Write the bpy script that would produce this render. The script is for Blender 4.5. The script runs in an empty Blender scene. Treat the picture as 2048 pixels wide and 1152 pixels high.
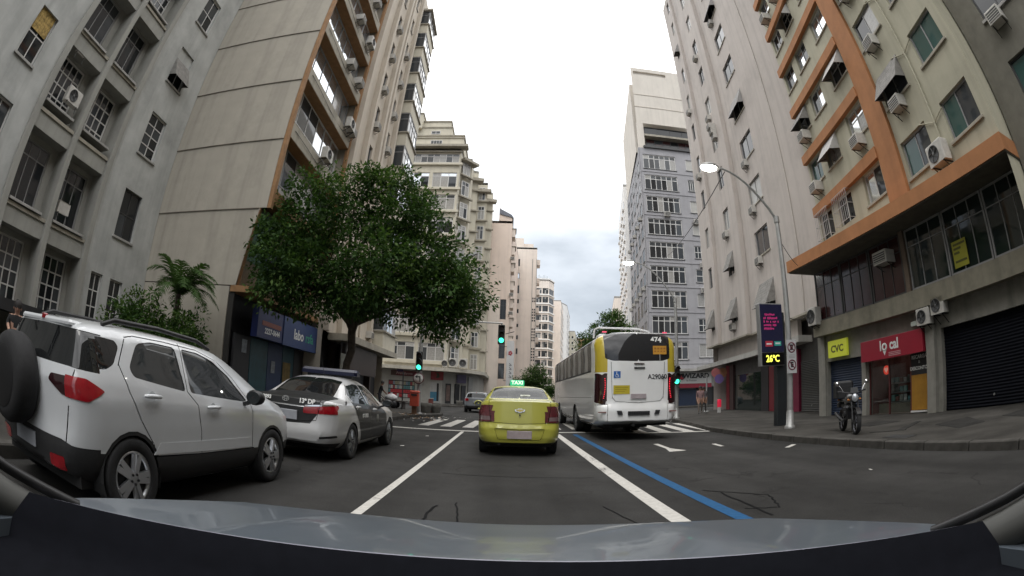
import bpy, bmesh, math, random
import numpy as np
from mathutils import Matrix, Vector
S = bpy.context.scene
COL = S.collection
rnd = random.Random(7)
R = math.radians

# ---------------------------------------------------------------- camera
def make_camera():
    cd = bpy.data.cameras.new('camera'); co = bpy.data.objects.new('camera', cd); COL.objects.link(co)
    cd.type = 'PANO'; cd.panorama_type = 'FISHEYE_LENS_POLYNOMIAL'
    cd.sensor_width = 36; cd.sensor_fit = 'HORIZONTAL'; cd.fisheye_fov = R(175)
    cd.fisheye_polynomial_k0 = 0
    cd.fisheye_polynomial_k1 = -6.02421748e-02; cd.fisheye_polynomial_k2 = -1.20685236e-04
    cd.fisheye_polynomial_k3 = 4.22004152e-06; cd.fisheye_polynomial_k4 = -5.37536428e-07
    cd.shift_x = -25.09 / 2048
    M = Matrix.Rotation(-0.0319418959, 3, 'Z') @ Matrix.Rotation(0.231650856, 3, 'X') @ Matrix.Rotation(-0.0273772614, 3, 'Y')
    co.matrix_world = Matrix.Translation((0, 0, 1.3)) @ (M @ Matrix(((1, 0, 0), (0, 0, -1), (0, 1, 0)))).to_4x4()
    cd.clip_start = .02; cd.clip_end = 3000
    S.camera = co
make_camera()

# ---------------------------------------------------------------- sky, sun, exposure
SUN_EL, SUN_ROT = R(62), R(200)
W = bpy.data.worlds.new('World'); S.world = W; W.use_nodes = True
def make_world():
    nt = W.node_tree; N = nt.nodes; L = nt.links; N.clear()
    def n(t, **k):
        x = N.new(t)
        for a, b in k.items(): setattr(x, a, b)
        return x
    out = n('ShaderNodeOutputWorld'); bg = n('ShaderNodeBackground'); L.new(bg.outputs[0], out.inputs[0])
    bg.inputs[1].default_value = .1
    sky = n('ShaderNodeTexSky', sky_type='NISHITA'); sky.sun_disc = False
    sky.sun_elevation = SUN_EL; sky.sun_rotation = SUN_ROT
    tc = n('ShaderNodeTexCoord'); sep = n('ShaderNodeSeparateXYZ'); L.new(tc.outputs['Generated'], sep.inputs[0])
    mr = n('ShaderNodeMapRange'); mr.interpolation_type = 'SMOOTHSTEP'
    mr.inputs[1].default_value = .16; mr.inputs[2].default_value = .78; mr.inputs[3].default_value = .27; mr.inputs[4].default_value = 1.0
    L.new(sep.outputs[2], mr.inputs[0])
    mp = n('ShaderNodeMapping'); mp.inputs['Scale'].default_value = (1, 1, 2.4); L.new(tc.outputs['Generated'], mp.inputs[0])
    nz = n('ShaderNodeTexNoise'); nz.inputs['Scale'].default_value = 3.3; nz.inputs['Detail'].default_value = 5; nz.inputs['Roughness'].default_value = .5
    L.new(mp.outputs[0], nz.inputs[0])
    mr2 = n('ShaderNodeMapRange'); mr2.inputs[1].default_value = .35; mr2.inputs[2].default_value = .68; mr2.inputs[3].default_value = .88; mr2.inputs[4].default_value = 1.5
    L.new(nz.outputs[0], mr2.inputs[0])
    mul = n('ShaderNodeMath', operation='MULTIPLY'); L.new(mr.outputs[0], mul.inputs[0]); L.new(mr2.outputs[0], mul.inputs[1])
    lev = n('ShaderNodeMath', operation='MULTIPLY'); L.new(mul.outputs[0], lev.inputs[0]); lev.inputs[1].default_value = 27.0
    ramp = n('ShaderNodeValToRGB'); L.new(mul.outputs[0], ramp.inputs[0])
    e = ramp.color_ramp.elements; e[0].position = .15; e[0].color = (.76, .87, 1, 1); e[1].position = .75; e[1].color = (1, 1, 1, 1)
    vm = n('ShaderNodeVectorMath', operation='SCALE'); L.new(ramp.outputs[0], vm.inputs[0]); L.new(lev.outputs[0], vm.inputs['Scale'])
    mix = n('ShaderNodeMix', data_type='RGBA'); mix.inputs[0].default_value = .9
    L.new(sky.outputs[0], mix.inputs[6]); L.new(vm.outputs[0], mix.inputs[7]); L.new(mix.outputs[2], bg.inputs[0])
make_world()
def make_sun():
    ld = bpy.data.lights.new('sun', 'SUN'); ld.energy = .7; ld.angle = R(25); ld.color = (1, .97, .92)
    o = bpy.data.objects.new('sun', ld); COL.objects.link(o)
    d = Vector((math.sin(SUN_ROT) * math.cos(SUN_EL), math.cos(SUN_ROT) * math.cos(SUN_EL), math.sin(SUN_EL)))
    o.rotation_euler = d.to_track_quat('Z', 'Y').to_euler()
make_sun()
S.view_settings.view_transform = 'Standard'; S.view_settings.look = 'None'
S.view_settings.exposure = -.05; S.view_settings.gamma = 1
S.view_settings.use_curve_mapping = False
try:
    S.cycles.max_bounces = 6; S.cycles.diffuse_bounces = 3; S.cycles.glossy_bounces = 3
    S.cycles.transparent_max_bounces = 16; S.cycles.use_denoising = True
    S.cycles.caustics_reflective = False; S.cycles.caustics_refractive = False
except Exception: pass

# ---------------------------------------------------------------- materials
MATS = {}
def mat(name, col=(.5, .5, .5), rough=.7, metal=0, var=.12, scale=3.0, bump=.0, streak=0.0, coat=0.0, emit=None, estr=1.0, spec=.5, detail=5, bscale=None):
    if name in MATS: return MATS[name]
    m = bpy.data.materials.new(name); m.use_nodes = True
    nt = m.node_tree; N = nt.nodes; L = nt.links
    p = N['Principled BSDF']
    p.inputs['Roughness'].default_value = rough; p.inputs['Metallic'].default_value = metal
    p.inputs['Specular IOR Level'].default_value = spec
    p.inputs['Coat Weight'].default_value = coat; p.inputs['Coat Roughness'].default_value = .04
    c4 = (*col, 1)
    p.inputs['Base Color'].default_value = c4
    if var > 0 or streak > 0 or bump > 0:
        tc = N.new('ShaderNodeTexCoord')
        nz = N.new('ShaderNodeTexNoise'); nz.inputs['Scale'].default_value = scale; nz.inputs['Detail'].default_value = detail; nz.inputs['Roughness'].default_value = .6
        L.new(tc.outputs['Object'], nz.inputs['Vector'])
        mr = N.new('ShaderNodeMapRange'); mr.inputs[1].default_value = .3; mr.inputs[2].default_value = .7
        mr.inputs[3].default_value = 1 - var; mr.inputs[4].default_value = 1 + var
        L.new(nz.outputs[0], mr.inputs[0]); fac = mr.outputs[0]
        if streak > 0:
            mp = N.new('ShaderNodeMapping'); mp.inputs['Scale'].default_value = (1.5, 1.5, .09)
            L.new(tc.outputs['Object'], mp.inputs[0])
            n2 = N.new('ShaderNodeTexNoise'); n2.inputs['Scale'].default_value = 1.6; n2.inputs['Detail'].default_value = 4; n2.inputs['Roughness'].default_value = .5
            L.new(mp.outputs[0], n2.inputs['Vector'])
            r2 = N.new('ShaderNodeMapRange'); r2.inputs[1].default_value = .48; r2.inputs[2].default_value = .78
            r2.inputs[3].default_value = 1; r2.inputs[4].default_value = 1 - streak
            L.new(n2.outputs[0], r2.inputs[0])
            ml = N.new('ShaderNodeMath'); ml.operation = 'MULTIPLY'; L.new(fac, ml.inputs[0]); L.new(r2.outputs[0], ml.inputs[1]); fac = ml.outputs[0]
            n3 = N.new('ShaderNodeTexNoise'); n3.inputs['Scale'].default_value = .45; n3.inputs['Detail'].default_value = 9; n3.inputs['Roughness'].default_value = .68
            L.new(tc.outputs['Object'], n3.inputs['Vector']); r3 = N.new('ShaderNodeMapRange'); r3.inputs[1].default_value = .5; r3.inputs[2].default_value = .62; r3.inputs[3].default_value = 1; r3.inputs[4].default_value = 1 - streak * .55
            L.new(n3.outputs[0], r3.inputs[0]); m3 = N.new('ShaderNodeMath'); m3.operation = 'MULTIPLY'; L.new(fac, m3.inputs[0]); L.new(r3.outputs[0], m3.inputs[1]); fac = m3.outputs[0]
        sc = N.new('ShaderNodeVectorMath'); sc.operation = 'SCALE'; sc.inputs[0].default_value = col
        L.new(fac, sc.inputs['Scale']); L.new(sc.outputs[0], p.inputs['Base Color'])
        if bump > 0:
            nb = nz
            if bscale:
                nb = N.new('ShaderNodeTexNoise'); nb.inputs['Scale'].default_value = bscale; nb.inputs['Detail'].default_value = 4
                L.new(tc.outputs['Object'], nb.inputs['Vector'])
            b = N.new('ShaderNodeBump'); b.inputs['Strength'].default_value = bump; b.inputs['Distance'].default_value = .02
            L.new(nb.outputs[0], b.inputs['Height']); L.new(b.outputs[0], p.inputs['Normal'])
    if emit is not None:
        p.inputs['Emission Color'].default_value = (*emit, 1); p.inputs['Emission Strength'].default_value = estr
    MATS[name] = m
    return m

def glass(name, col, tr=.0, rough=.03, var=.0):
    """window glass: opaque tinted pane (tr=0) or see-through pane"""
    if name in MATS: return MATS[name]
    if tr == 0:
        m = mat(name, col, rough, var=var, scale=1.3, spec=.6)
        return m
    m = bpy.data.materials.new(name); m.use_nodes = True; nt = m.node_tree; N = nt.nodes; L = nt.links; N.clear()
    o = N.new('ShaderNodeOutputMaterial'); t = N.new('ShaderNodeBsdfTransparent'); t.inputs[0].default_value = (*[c * tr for c in col], 1)
    g = N.new('ShaderNodeBsdfGlossy'); g.inputs['Roughness'].default_value = .02
    lw = N.new('ShaderNodeLayerWeight'); pw = N.new('ShaderNodeMath'); pw.operation = 'POWER'; pw.inputs[1].default_value = 5; L.new(lw.outputs['Facing'], pw.inputs[0])
    f = N.new('ShaderNodeMapRange'); f.inputs[3].default_value = .06; f.inputs[4].default_value = 1; L.new(pw.outputs[0], f.inputs[0])
    mx = N.new('ShaderNodeMixShader'); L.new(f.outputs[0], mx.inputs[0]); L.new(t.outputs[0], mx.inputs[1]); L.new(g.outputs[0], mx.inputs[2]); L.new(mx.outputs[0], o.inputs[0])
    MATS[name] = m
    return m

def asphalt():
    m = bpy.data.materials.new('asphalt'); m.use_nodes = True; nt = m.node_tree; N = nt.nodes; L = nt.links; p = N['Principled BSDF']
    tc = N.new('ShaderNodeTexCoord')
    def noise(sc, det=4, ro=.6, mp=None):
        x = N.new('ShaderNodeTexNoise'); x.inputs['Scale'].default_value = sc; x.inputs['Detail'].default_value = det; x.inputs['Roughness'].default_value = ro
        if mp:
            q = N.new('ShaderNodeMapping'); q.inputs['Scale'].default_value = mp; L.new(tc.outputs['Object'], q.inputs[0]); L.new(q.outputs[0], x.inputs[0])
        else: L.new(tc.outputs['Object'], x.inputs[0])
        return x.outputs[0]
    def mr(v, a, b, c, d):
        x = N.new('ShaderNodeMapRange'); x.inputs[1].default_value = a; x.inputs[2].default_value = b; x.inputs[3].default_value = c; x.inputs[4].default_value = d
        L.new(v, x.inputs[0]); return x.outputs[0]
    def mul(a, b):
        x = N.new('ShaderNodeMath'); x.operation = 'MULTIPLY'; L.new(a, x.inputs[0]); L.new(b, x.inputs[1]); return x.outputs[0]
    big = mr(noise(.35, 6, .7), .3, .7, .70, 1.32)
    lanes = mr(noise(1.1, 3, .5, (1.0, .06, 1)), .35, .65, .78, 1.2)
    fine = mr(noise(55, 3, .7), .3, .7, .72, 1.3)
    # cracks: thin cell borders kept only in a few patches
    vo = N.new('ShaderNodeTexVoronoi'); vo.feature = 'DISTANCE_TO_EDGE'; vo.inputs['Scale'].default_value = .55
    nd = N.new('ShaderNodeTexNoise'); nd.inputs['Scale'].default_value = 2.2; nd.inputs['Detail'].default_value = 5; L.new(tc.outputs['Object'], nd.inputs[0])
    va = N.new('ShaderNodeVectorMath'); va.operation = 'SCALE'; va.inputs['Scale'].default_value = .7; L.new(nd.outputs['Color'], va.inputs[0])
    vb = N.new('ShaderNodeVectorMath'); vb.operation = 'ADD'; L.new(tc.outputs['Object'], vb.inputs[0]); L.new(va.outputs[0], vb.inputs[1]); L.new(vb.outputs[0], vo.inputs[0])
    line = mr(vo.outputs['Distance'], .004, .016, 1, 0)
    stain = mr(noise(1.7, 6, .75, (1, .35, 1)), .62, .72, 1, .62)
    mask = mr(noise(.45, 2, .5), .52, .6, 0, .55)
    ck = mr(mul(line, mask), 0, 1, 1, .25)
    f = mul(mul(mul(big, stain), lanes), mul(fine, ck))
    sc = N.new('ShaderNodeVectorMath'); sc.operation = 'SCALE'; sc.inputs[0].default_value = (.034, .033, .0315); L.new(f, sc.inputs['Scale']); L.new(sc.outputs[0], p.inputs['Base Color'])
    p.inputs['Specular IOR Level'].default_value = .12
    L.new(mr(noise(.5, 4, .6), .3, .7, .7, .95), p.inputs['Roughness'])
    b = N.new('ShaderNodeBump'); b.inputs['Strength'].default_value = .35; b.inputs['Distance'].default_value = .01; L.new(noise(70, 2, .6), b.inputs['Height']); L.new(b.outputs[0], p.inputs['Normal'])
    MATS['asphalt'] = m
    return m

def worn_paint(name, col):
    """road paint: alpha holes where the tyres have worn it through"""
    m = bpy.data.materials.new(name); m.use_nodes = True; nt = m.node_tree; N = nt.nodes; L = nt.links; p = N['Principled BSDF']
    tc = N.new('ShaderNodeTexCoord')
    a = N.new('ShaderNodeTexNoise'); a.inputs['Scale'].default_value = 14; a.inputs['Detail'].default_value = 8; a.inputs['Roughness'].default_value = .75; L.new(tc.outputs['Object'], a.inputs[0])
    b = N.new('ShaderNodeTexNoise'); b.inputs['Scale'].default_value = .8; b.inputs['Detail'].default_value = 3; L.new(tc.outputs['Object'], b.inputs[0])
    s = N.new('ShaderNodeMath'); s.operation = 'ADD'; L.new(a.outputs[0], s.inputs[0]); L.new(b.outputs[0], s.inputs[1])
    r = N.new('ShaderNodeMapRange'); r.inputs[1].default_value = .72; r.inputs[2].default_value = .86; r.inputs[3].default_value = 0; r.inputs[4].default_value = 1; L.new(s.outputs[0], r.inputs[0])
    mx = N.new('ShaderNodeMix'); mx.data_type = 'RGBA'; mx.inputs[6].default_value = (.085, .083, .08, 1); mx.inputs[7].default_value = (*col, 1); L.new(r.outputs[0], mx.inputs[0])
    g = N.new('ShaderNodeMapRange'); g.inputs[1].default_value = .3; g.inputs[2].default_value = .7; g.inputs[3].default_value = .75; g.inputs[4].default_value = 1.08; L.new(a.outputs[0], g.inputs[0])
    sc = N.new('ShaderNodeVectorMath'); sc.operation = 'SCALE'; L.new(mx.outputs[2], sc.inputs[0]); L.new(g.outputs[0], sc.inputs['Scale'])
    L.new(sc.outputs[0], p.inputs['Base Color']); p.inputs['Roughness'].default_value = .8; p.inputs['Specular IOR Level'].default_value = .15
    MATS[name] = m
    return m

# ---------------------------------------------------------------- mesh helpers
class B:
    def __init__(s): s.v = []; s.f = []; s.mi = []; s.sm = []
    def add(s, vs, fs, mi=0, sm=False):
        o = len(s.v); s.v += [tuple(v) for v in vs]
        for f in fs: s.f.append(tuple(o + i for i in f)); s.mi.append(mi); s.sm.append(sm)
        return s
    def box(s, x0, x1, y0, y1, z0, z1, mi=0):
        vs = [(x0, y0, z0), (x1, y0, z0), (x1, y1, z0), (x0, y1, z0), (x0, y0, z1), (x1, y0, z1), (x1, y1, z1), (x0, y1, z1)]
        return s.add(vs, [(0, 3, 2, 1), (4, 5, 6, 7), (0, 1, 5, 4), (1, 2, 6, 5), (2, 3, 7, 6), (3, 0, 4, 7)], mi)
    def bbox(s, x0, x1, y0, y1, z0, z1, r, mi=0):
        """box with bevelled vertical and top edges (chamfer r)"""
        def ring(ix, z): 
            a, b, c, d = x0 + ix, x1 - ix, y0 + ix, y1 - ix
            return [(a + r, c, z), (b - r, c, z), (b, c + r, z), (b, d - r, z), (b - r, d, z), (a + r, d, z), (a, d - r, z), (a, c + r, z)]
        rings = [ring(0, z0), ring(0, z1 - r), ring(r * .7, z1)]
        vs = sum(rings, []); fs = []
        for k in range(2):
            for i in range(8): fs.append((k * 8 + i, k * 8 + (i + 1) % 8, k * 8 + 8 + (i + 1) % 8, k * 8 + 8 + i))
        fs.append(tuple(range(7, -1, -1))); fs.append(tuple(range(16, 24)))
        return s.add(vs, fs, mi)
    def obox(s, c, size, M, mi=0):
        h = [x / 2 for x in size]; vs = []
        for z in (-1, 1):
            for x, y in ((-1, -1), (1, -1), (1, 1), (-1, 1)):
                vs.append(Vector(c) + M @ Vector((x * h[0], y * h[1], z * h[2])))
        return s.add(vs, [(0, 3, 2, 1), (4, 5, 6, 7), (0, 1, 5, 4), (1, 2, 6, 5), (2, 3, 7, 6), (3, 0, 4, 7)], mi)
    def bar(s, p0, p1, w, h, mi=0):
        p0, p1 = Vector(p0), Vector(p1); d = p1 - p0
        M = d.to_track_quat('Y', 'Z').to_matrix()
        return s.obox((p0 + p1) / 2, (w, d.length, h), M, mi)
    def cyl(s, p0, p1, r0, r1=None, n=12, mi=0, cap=True, sm=True):
        r1 = r0 if r1 is None else r1
        p0, p1 = Vector(p0), Vector(p1); q = (p1 - p0).to_track_quat('Z', 'Y').to_matrix()
        vs = []
        for p, r in ((p0, r0), (p1, r1)):
            for i in range(n):
                a = 2 * math.pi * i / n; vs.append(p + q @ Vector((math.cos(a) * r, math.sin(a) * r, 0)))
        s.add(vs, [(i, (i + 1) % n, n + (i + 1) % n, n + i) for i in range(n)], mi, sm)
        if cap: s.add(vs, [tuple(range(n - 1, -1, -1)), tuple(range(n, 2 * n))], mi)
        return s
    def tube(s, pts, r, n=8, mi=0):
        pts = [Vector(p) for p in pts]; rr = r if isinstance(r, (list, tuple)) else [r] * len(pts)
        rings = []; up = None
        for i, p in enumerate(pts):
            d = (pts[min(i + 1, len(pts) - 1)] - pts[max(i - 1, 0)]).normalized()
            if up is None: up = d.orthogonal().normalized()
            up = (up - d * up.dot(d)).normalized(); sd = d.cross(up)
            rings.append([p + (up * math.cos(2 * math.pi * k / n) + sd * math.sin(2 * math.pi * k / n)) * rr[i] for k in range(n)])
        vs = sum(rings, []); fs = []
        for i in range(len(pts) - 1):
            for k in range(n): fs.append((i * n + k, i * n + (k + 1) % n, (i + 1) * n + (k + 1) % n, (i + 1) * n + k))
        s.add(vs, fs, mi, True)
        s.add(rings[0], [tuple(range(n - 1, -1, -1))], mi); s.add(rings[-1], [tuple(range(n))], mi)
        return s
    def prism(s, poly, z0, z1, mi=0, skip=(), bottom=True, top=True):
        n = len(poly); vs = [(x, y, z0) for x, y in poly] + [(x, y, z1) for x, y in poly]
        fs = [(i, (i + 1) % n, n + (i + 1) % n, n + i) for i in range(n) if i not in skip]
        if top: fs.append(tuple(range(n, 2 * n)))
        if bottom: fs.append(tuple(range(n - 1, -1, -1)))
        return s.add(vs, fs, mi)
    def xprism(s, poly, x0, x1, mi=0):
        """polygon in (y,z) extruded along x"""
        n = len(poly); vs = [(x0, y, z) for y, z in poly] + [(x1, y, z) for y, z in poly]
        return s.add(vs, [(i, (i + 1) % n, n + (i + 1) % n, n + i) for i in range(n)] + [tuple(range(n, 2 * n)), tuple(range(n - 1, -1, -1))], mi)
    def yprism(s, poly, y0, y1, mi=0):
        n = len(poly); vs = [(x, y0, z) for x, z in poly] + [(x, y1, z) for x, z in poly]
        return s.add(vs, [(i, (i + 1) % n, n + (i + 1) % n, n + i) for i in range(n)] + [tuple(range(n, 2 * n)), tuple(range(n - 1, -1, -1))], mi)
    def lathe(s, prof, n=24, c=(0, 0, 0), M=None, mi=0, sm=True):
        """profile of (r, h) round the local z axis"""
        M = M or Matrix.Identity(3); vs = []
        for r, h in prof:
            for i in range(n):
                a = 2 * math.pi * i / n; vs.append(Vector(c) + M @ Vector((r * math.cos(a), r * math.sin(a), h)))
        m = len(prof)
        return s.add(vs, [(k * n + i, k * n + (i + 1) % n, (k + 1) * n + (i + 1) % n, (k + 1) * n + i) for k in range(m - 1) for i in range(n)], mi, sm)
    def mesh(s, name, mats, fix=True):
        me = bpy.data.meshes.new(name); me.from_pydata(s.v, [], s.f)
        for m in (mats if isinstance(mats, (list, tuple)) else [mats]): me.materials.append(m)
        me.polygons.foreach_set('material_index', s.mi); me.polygons.foreach_set('use_smooth', s.sm)
        if fix:
            bm = bmesh.new(); bm.from_mesh(me); bmesh.ops.recalc_face_normals(bm, faces=bm.faces); bm.to_mesh(me); bm.free()
        me.update()
        return me
    def build(s, name, mats, parent=None, loc=(0, 0, 0), rot=(0, 0, 0), kind=None, fix=True):
        return link(name, s.mesh(name, mats, fix), parent, loc, rot, kind)

def link(name, me, parent=None, loc=(0, 0, 0), rot=(0, 0, 0), kind=None):
    o = bpy.data.objects.new(name, me); COL.objects.link(o)
    o.location = loc; o.rotation_euler = rot
    if parent is not None: o.parent = parent
    if kind: o['kind'] = kind
    return o
def tag(o, label, cat, group=None):
    o['label'] = label; o['category'] = cat
    if group: o['group'] = group
    return o
def thing(name, label, cat, loc=(0, 0, 0), rotz=0, group=None):
    o = bpy.data.objects.new(name, None); COL.objects.link(o); o.location = loc; o.rotation_euler = (0, 0, rotz)
    o.empty_display_size = .3
    return tag(o, label, cat, group)
def copy_tree(o, parent=None):
    c = o.copy(); COL.objects.link(c)
    if parent is not None: c.parent = parent
    for ch in list(o.children): copy_tree(ch, c)
    return c

_txt = {}
def text_mesh(s, size, m, bold=0.0, extrude=.003, align='CENTER', wid=1.0):
    k = (s, size, m.name, bold, extrude, align, wid)
    if k in _txt: return _txt[k]
    cu = bpy.data.curves.new('lettering', 'FONT'); cu.body = s; cu.size = size; cu.align_x = align; cu.align_y = 'CENTER'
    cu.extrude = extrude; cu.offset = bold; cu.resolution_u = 3
    o = bpy.data.objects.new('lettering', cu); COL.objects.link(o)
    dg = bpy.context.evaluated_depsgraph_get(); me = bpy.data.meshes.new_from_object(o.evaluated_get(dg))
    bpy.data.objects.remove(o); bpy.data.curves.remove(cu)
    me.name = 'lettering'; me.materials.clear(); me.materials.append(m)
    if wid != 1.0:
        for v in me.vertices: v.co.x *= wid
    _txt[k] = me
    return me
def text(s, size, m, parent, loc, rot=(R(90), 0, 0), name='lettering', **k):
    return link(name, text_mesh(s, size, m, **k), parent, loc, rot)
# ---------------------------------------------------------------- shared materials
M_asph = asphalt()
M_white_line = worn_paint('road_paint_white', (.56, .54, .50))
M_blue_line = worn_paint('road_paint_blue', (.022, .095, .215))
M_pave = mat('pavement', (.052, .049, .044), .9, var=.4, scale=.9, bump=.3, bscale=30, detail=9, spec=.12)
M_kerb = mat('kerb_stone', (.07, .066, .06), .9, var=.3, scale=4, bump=.3, spec=.12)
M_dark = mat('dark_metal', (.02, .02, .022), .5, var=.1)
M_black = mat('black_plastic', (.012, .012, .013), .45, var=.1)
M_white_frame = mat('white_frame', (.62, .61, .59), .5, var=.06)
M_grey_frame = mat('grey_frame', (.28, .28, .28), .45, var=.08)
M_dark_frame = mat('dark_frame', (.05, .05, .05), .45, var=.1)
M_ac = mat('ac_casing', (.50, .48, .44), .55, var=.12, scale=6)
M_acg = mat('ac_grille', (.06, .06, .06), .6, var=.1)
M_conc = mat('concrete', (.33, .32, .30), .85, var=.15, scale=2, bump=.15)
M_galv = mat('galvanised_steel', (.36, .36, .35), .5, .5, var=.15, scale=5)
G_dark = glass('glass_dark', (.018, .02, .022))
G_mid = glass('glass_mid', (.05, .055, .06))
G_sky = mat('glass_sky', (.72, .75, .78), .05, .85, var=.08, scale=1.2)
G_green = glass('glass_green', (.05, .10, .09))
G_curt = mat('glass_curtain', (.33, .32, .30), .12, var=.25, scale=9, spec=.6)
G_blind = mat('glass_blind', (.42, .41, .38), .25, var=.08, spec=.5)
M_awn = mat('roller_blind', (.22, .21, .195), .8, var=.25, scale=5, bump=.1)

# ---------------------------------------------------------------- ground
def sheet(name, poly, z, m, kind='structure'):
    b = B(); b.add([(x, y, z) for x, y in poly], [tuple(range(len(poly)))]); return b.build(name, m, kind=kind, fix=False)
b = B(); b.add([(-900, -200, 0), (900, -200, 0), (900, 2500, 0), (-900, 2500, 0)], [(0, 1, 2, 3)]); b.build('road', M_asph, kind='structure', fix=False)

def pavement(poly, kerb_from, kerb_to):
    """raised slab with a row of kerb stones along poly[kerb_from..kerb_to]"""
    b = B(); b.prism(poly, -.02, .15, bottom=False); p = b.build('pavement', M_pave, kind='structure')
    cache = {}
    for i in range(kerb_from, kerb_to):
        a, c = Vector((*poly[i], 0)), Vector((*poly[i + 1], 0)); d = c - a; n = max(1, round(d.length / 1.1)); l = d.length / n
        ang = math.atan2(d.y, d.x); k = round(l, 2)
        if k not in cache:
            q = B(); q.bbox(.012, l - .012, -.16, .02, -.03, .157, .018); cache[k] = q.mesh('kerb_stone', M_kerb)
        if n > 60: 
            q = B()
            for j in range(n): q.box(j * l + .01, j * l + l - .01, -.16, .02, -.03, .157)
            o = q.build('kerb', M_kerb, p, a, (0, 0, ang)); continue
        for j in range(n):
            link('kerb_stone', cache[k], p, a + d * (j / n) + Vector((0, 0, rnd.uniform(-.006, .006))), (0, 0, ang + rnd.uniform(-.004, .004)))
    return p
# right side, left side, far side of the crossing on both sides (kerb edge listed first, road to the right of travel)
pv_right = pavement([(8.9, 35.0), (10.2, 34.0), (9.9, 31), (8.4, 22), (7.9, 18.6), (7.25, 15.2), (7.1, 12), (7.1, -30), (40, -30), (40, 35)], 0, 7)
pv_left = pavement([(-4.95, -30), (-4.95, 18), (-4.7, 22), (-3.75, 25.2), (-3.7, 26.6), (-4.6, 28.6), (-6.4, 30.6), (-9, 32.6), (-14, 33.6), (-60, 35), (-60, -30)], 0, 9)
pv_fleft = pavement([(-60, 45.5), (-9, 44.6), (-5.5, 44.9), (-4.3, 46.2), (-3.2, 49), (1.2, 78), (9.5, 130), (40, 320), (-60, 320)], 0, 7)
pv_fright = pavement([(60, 320), (55, 320), (22.6, 130), (14.2, 78), (11.6, 51), (11.9, 48.6), (13.8, 47.4), (60, 49)], 1, 6)

def stripe(name, pts, w, m, z=.005):
    """painted line of width w along pts"""
    vs = []; fs = []
    for i, p in enumerate(pts):
        p = Vector(p); d = (Vector(pts[min(i + 1, len(pts) - 1)]) - Vector(pts[max(i - 1, 0)])).normalized(); n = Vector((-d.y, d.x))
        vs += [(*(p + n * w / 2), z), (*(p - n * w / 2), z)]
        if i: fs.append((2 * i - 2, 2 * i - 1, 2 * i + 1, 2 * i))
    b = B(); b.add(vs, fs); return b.build(name, m, kind='structure', fix=False)
stripe('road_marking', [(-1.46, -10), (-1.46, 16.1)], .11, M_white_line)
stripe('road_marking', [(1.76, -10), (1.76, 16.1)], .20, M_white_line)
stripe('road_marking', [(2.38, -10), (2.38, 16.1)], .17, M_blue_line)
stripe('road_marking', [(-4.7, 15.9), (2.6, 17.0), (7.2, 15.4)], .32, M_white_line, .009)
for i in range(13):
    x = -3.15 + .86 * i
    ya = 18.0 + .09 * i if i < 9 else 15.9
    stripe('road_marking', [(x - .03 + (.25 if i > 8 else 0), ya), (x + .12 + (.7 if i > 8 else 0), ya + 5.2)], .43, M_white_line)
for i in range(12):
    x = -2.0 + 1.02 * i
    stripe('road_marking', [(x, 41.0), (x + .3, 44.2)], .45, M_white_line)
# worn arrow and dashes of the right-hand lane
b = B(); b.add([(3.75, 10.3, .005), (4.2, 10.35, .005), (4.02, 11.0, .005), (4.1, 12.2, .005), (3.95, 12.2, .005), (3.9, 11.0, .005)], [(0, 1, 2, 3, 4, 5)]); b.build('road_marking', M_white_line, kind='structure', fix=False)
stripe('road_marking', [(5.28, 10.6), (5.36, 11.3)], .12, M_white_line)
stripe('road_marking', [(6.2, 9.0), (6.65, 9.35)], .12, M_white_line)
stripe('road_marking', [(5.22, 5.1), (5.25, 5.2)], .035, M_white_line)
# dark tar seams where the asphalt was cut open
M_tar = mat('tar', (.010, .010, .0105), .85, var=.3, scale=8, spec=.08)
def tar(pts, w=.022):
    q = []
    for i in range(len(pts) - 1):
        a, c = Vector(pts[i]), Vector(pts[i + 1])
        for k in range(8): 
            t = a.lerp(c, k / 8); q.append((t.x + rnd.uniform(-.02, .02), t.y + rnd.uniform(-.02, .02)))
    q.append(pts[-1]); stripe('road_strip', q, w, M_tar, .006)
tar([(2.62, 5.8), (3.2, 5.0), (2.95, 4.35), (2.6, 4.55)]); tar([(2.75, 5.5), (2.7, 4.1)], .03); tar([(-.75, 5.2), (-.82, 4.2)], .03); tar([(-.55, 5.4), (-.45, 4.5)], .02); tar([(1.15, 5.3), (1.35, 4.2)], .015)
tar([(-1.0, 7.4), (1.4, 7.3)], .02)

# utility covers and dark repairs in the right pavement
def cover(name, label, poly, col, z=.156):
    b = B(); b.prism(poly, z - .01, z); return tag(b.build(name, mat(name + '_mat', col, .7, var=.3, scale=6, bump=.2)), label, 'cover')
cover('utility_cover', 'dark rectangular utility cover in the pavement right of the motorcycle', [(7.35, 6.2), (7.75, 6.2), (7.8, 6.95), (7.4, 6.95)], (.025, .025, .025))
for k, q in enumerate([[(8.6, 5.6), (9.4, 5.3), (10.6, 6.6), (9.4, 6.9)], [(9.6, 4.2), (10.8, 4.0), (11.4, 4.8), (10.2, 5.2)], [(9.2, 9.2), (10.4, 9.0), (10.6, 10.2), (9.4, 10.1)], [(8.0, 8.0), (8.5, 7.2), (8.62, 7.25), (8.15, 8.1)], [(8.6, 7.3), (10.2, 8.0), (10.2, 8.2), (8.5, 7.5)]]):
    b = B(); b.prism(q, .14, .1545 + .0008 * k); b.build('pavement_piece', mat('repair', (.032, .031, .029), .9, spec=.1, var=.35, scale=3, bump=.3), kind='structure')

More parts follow.
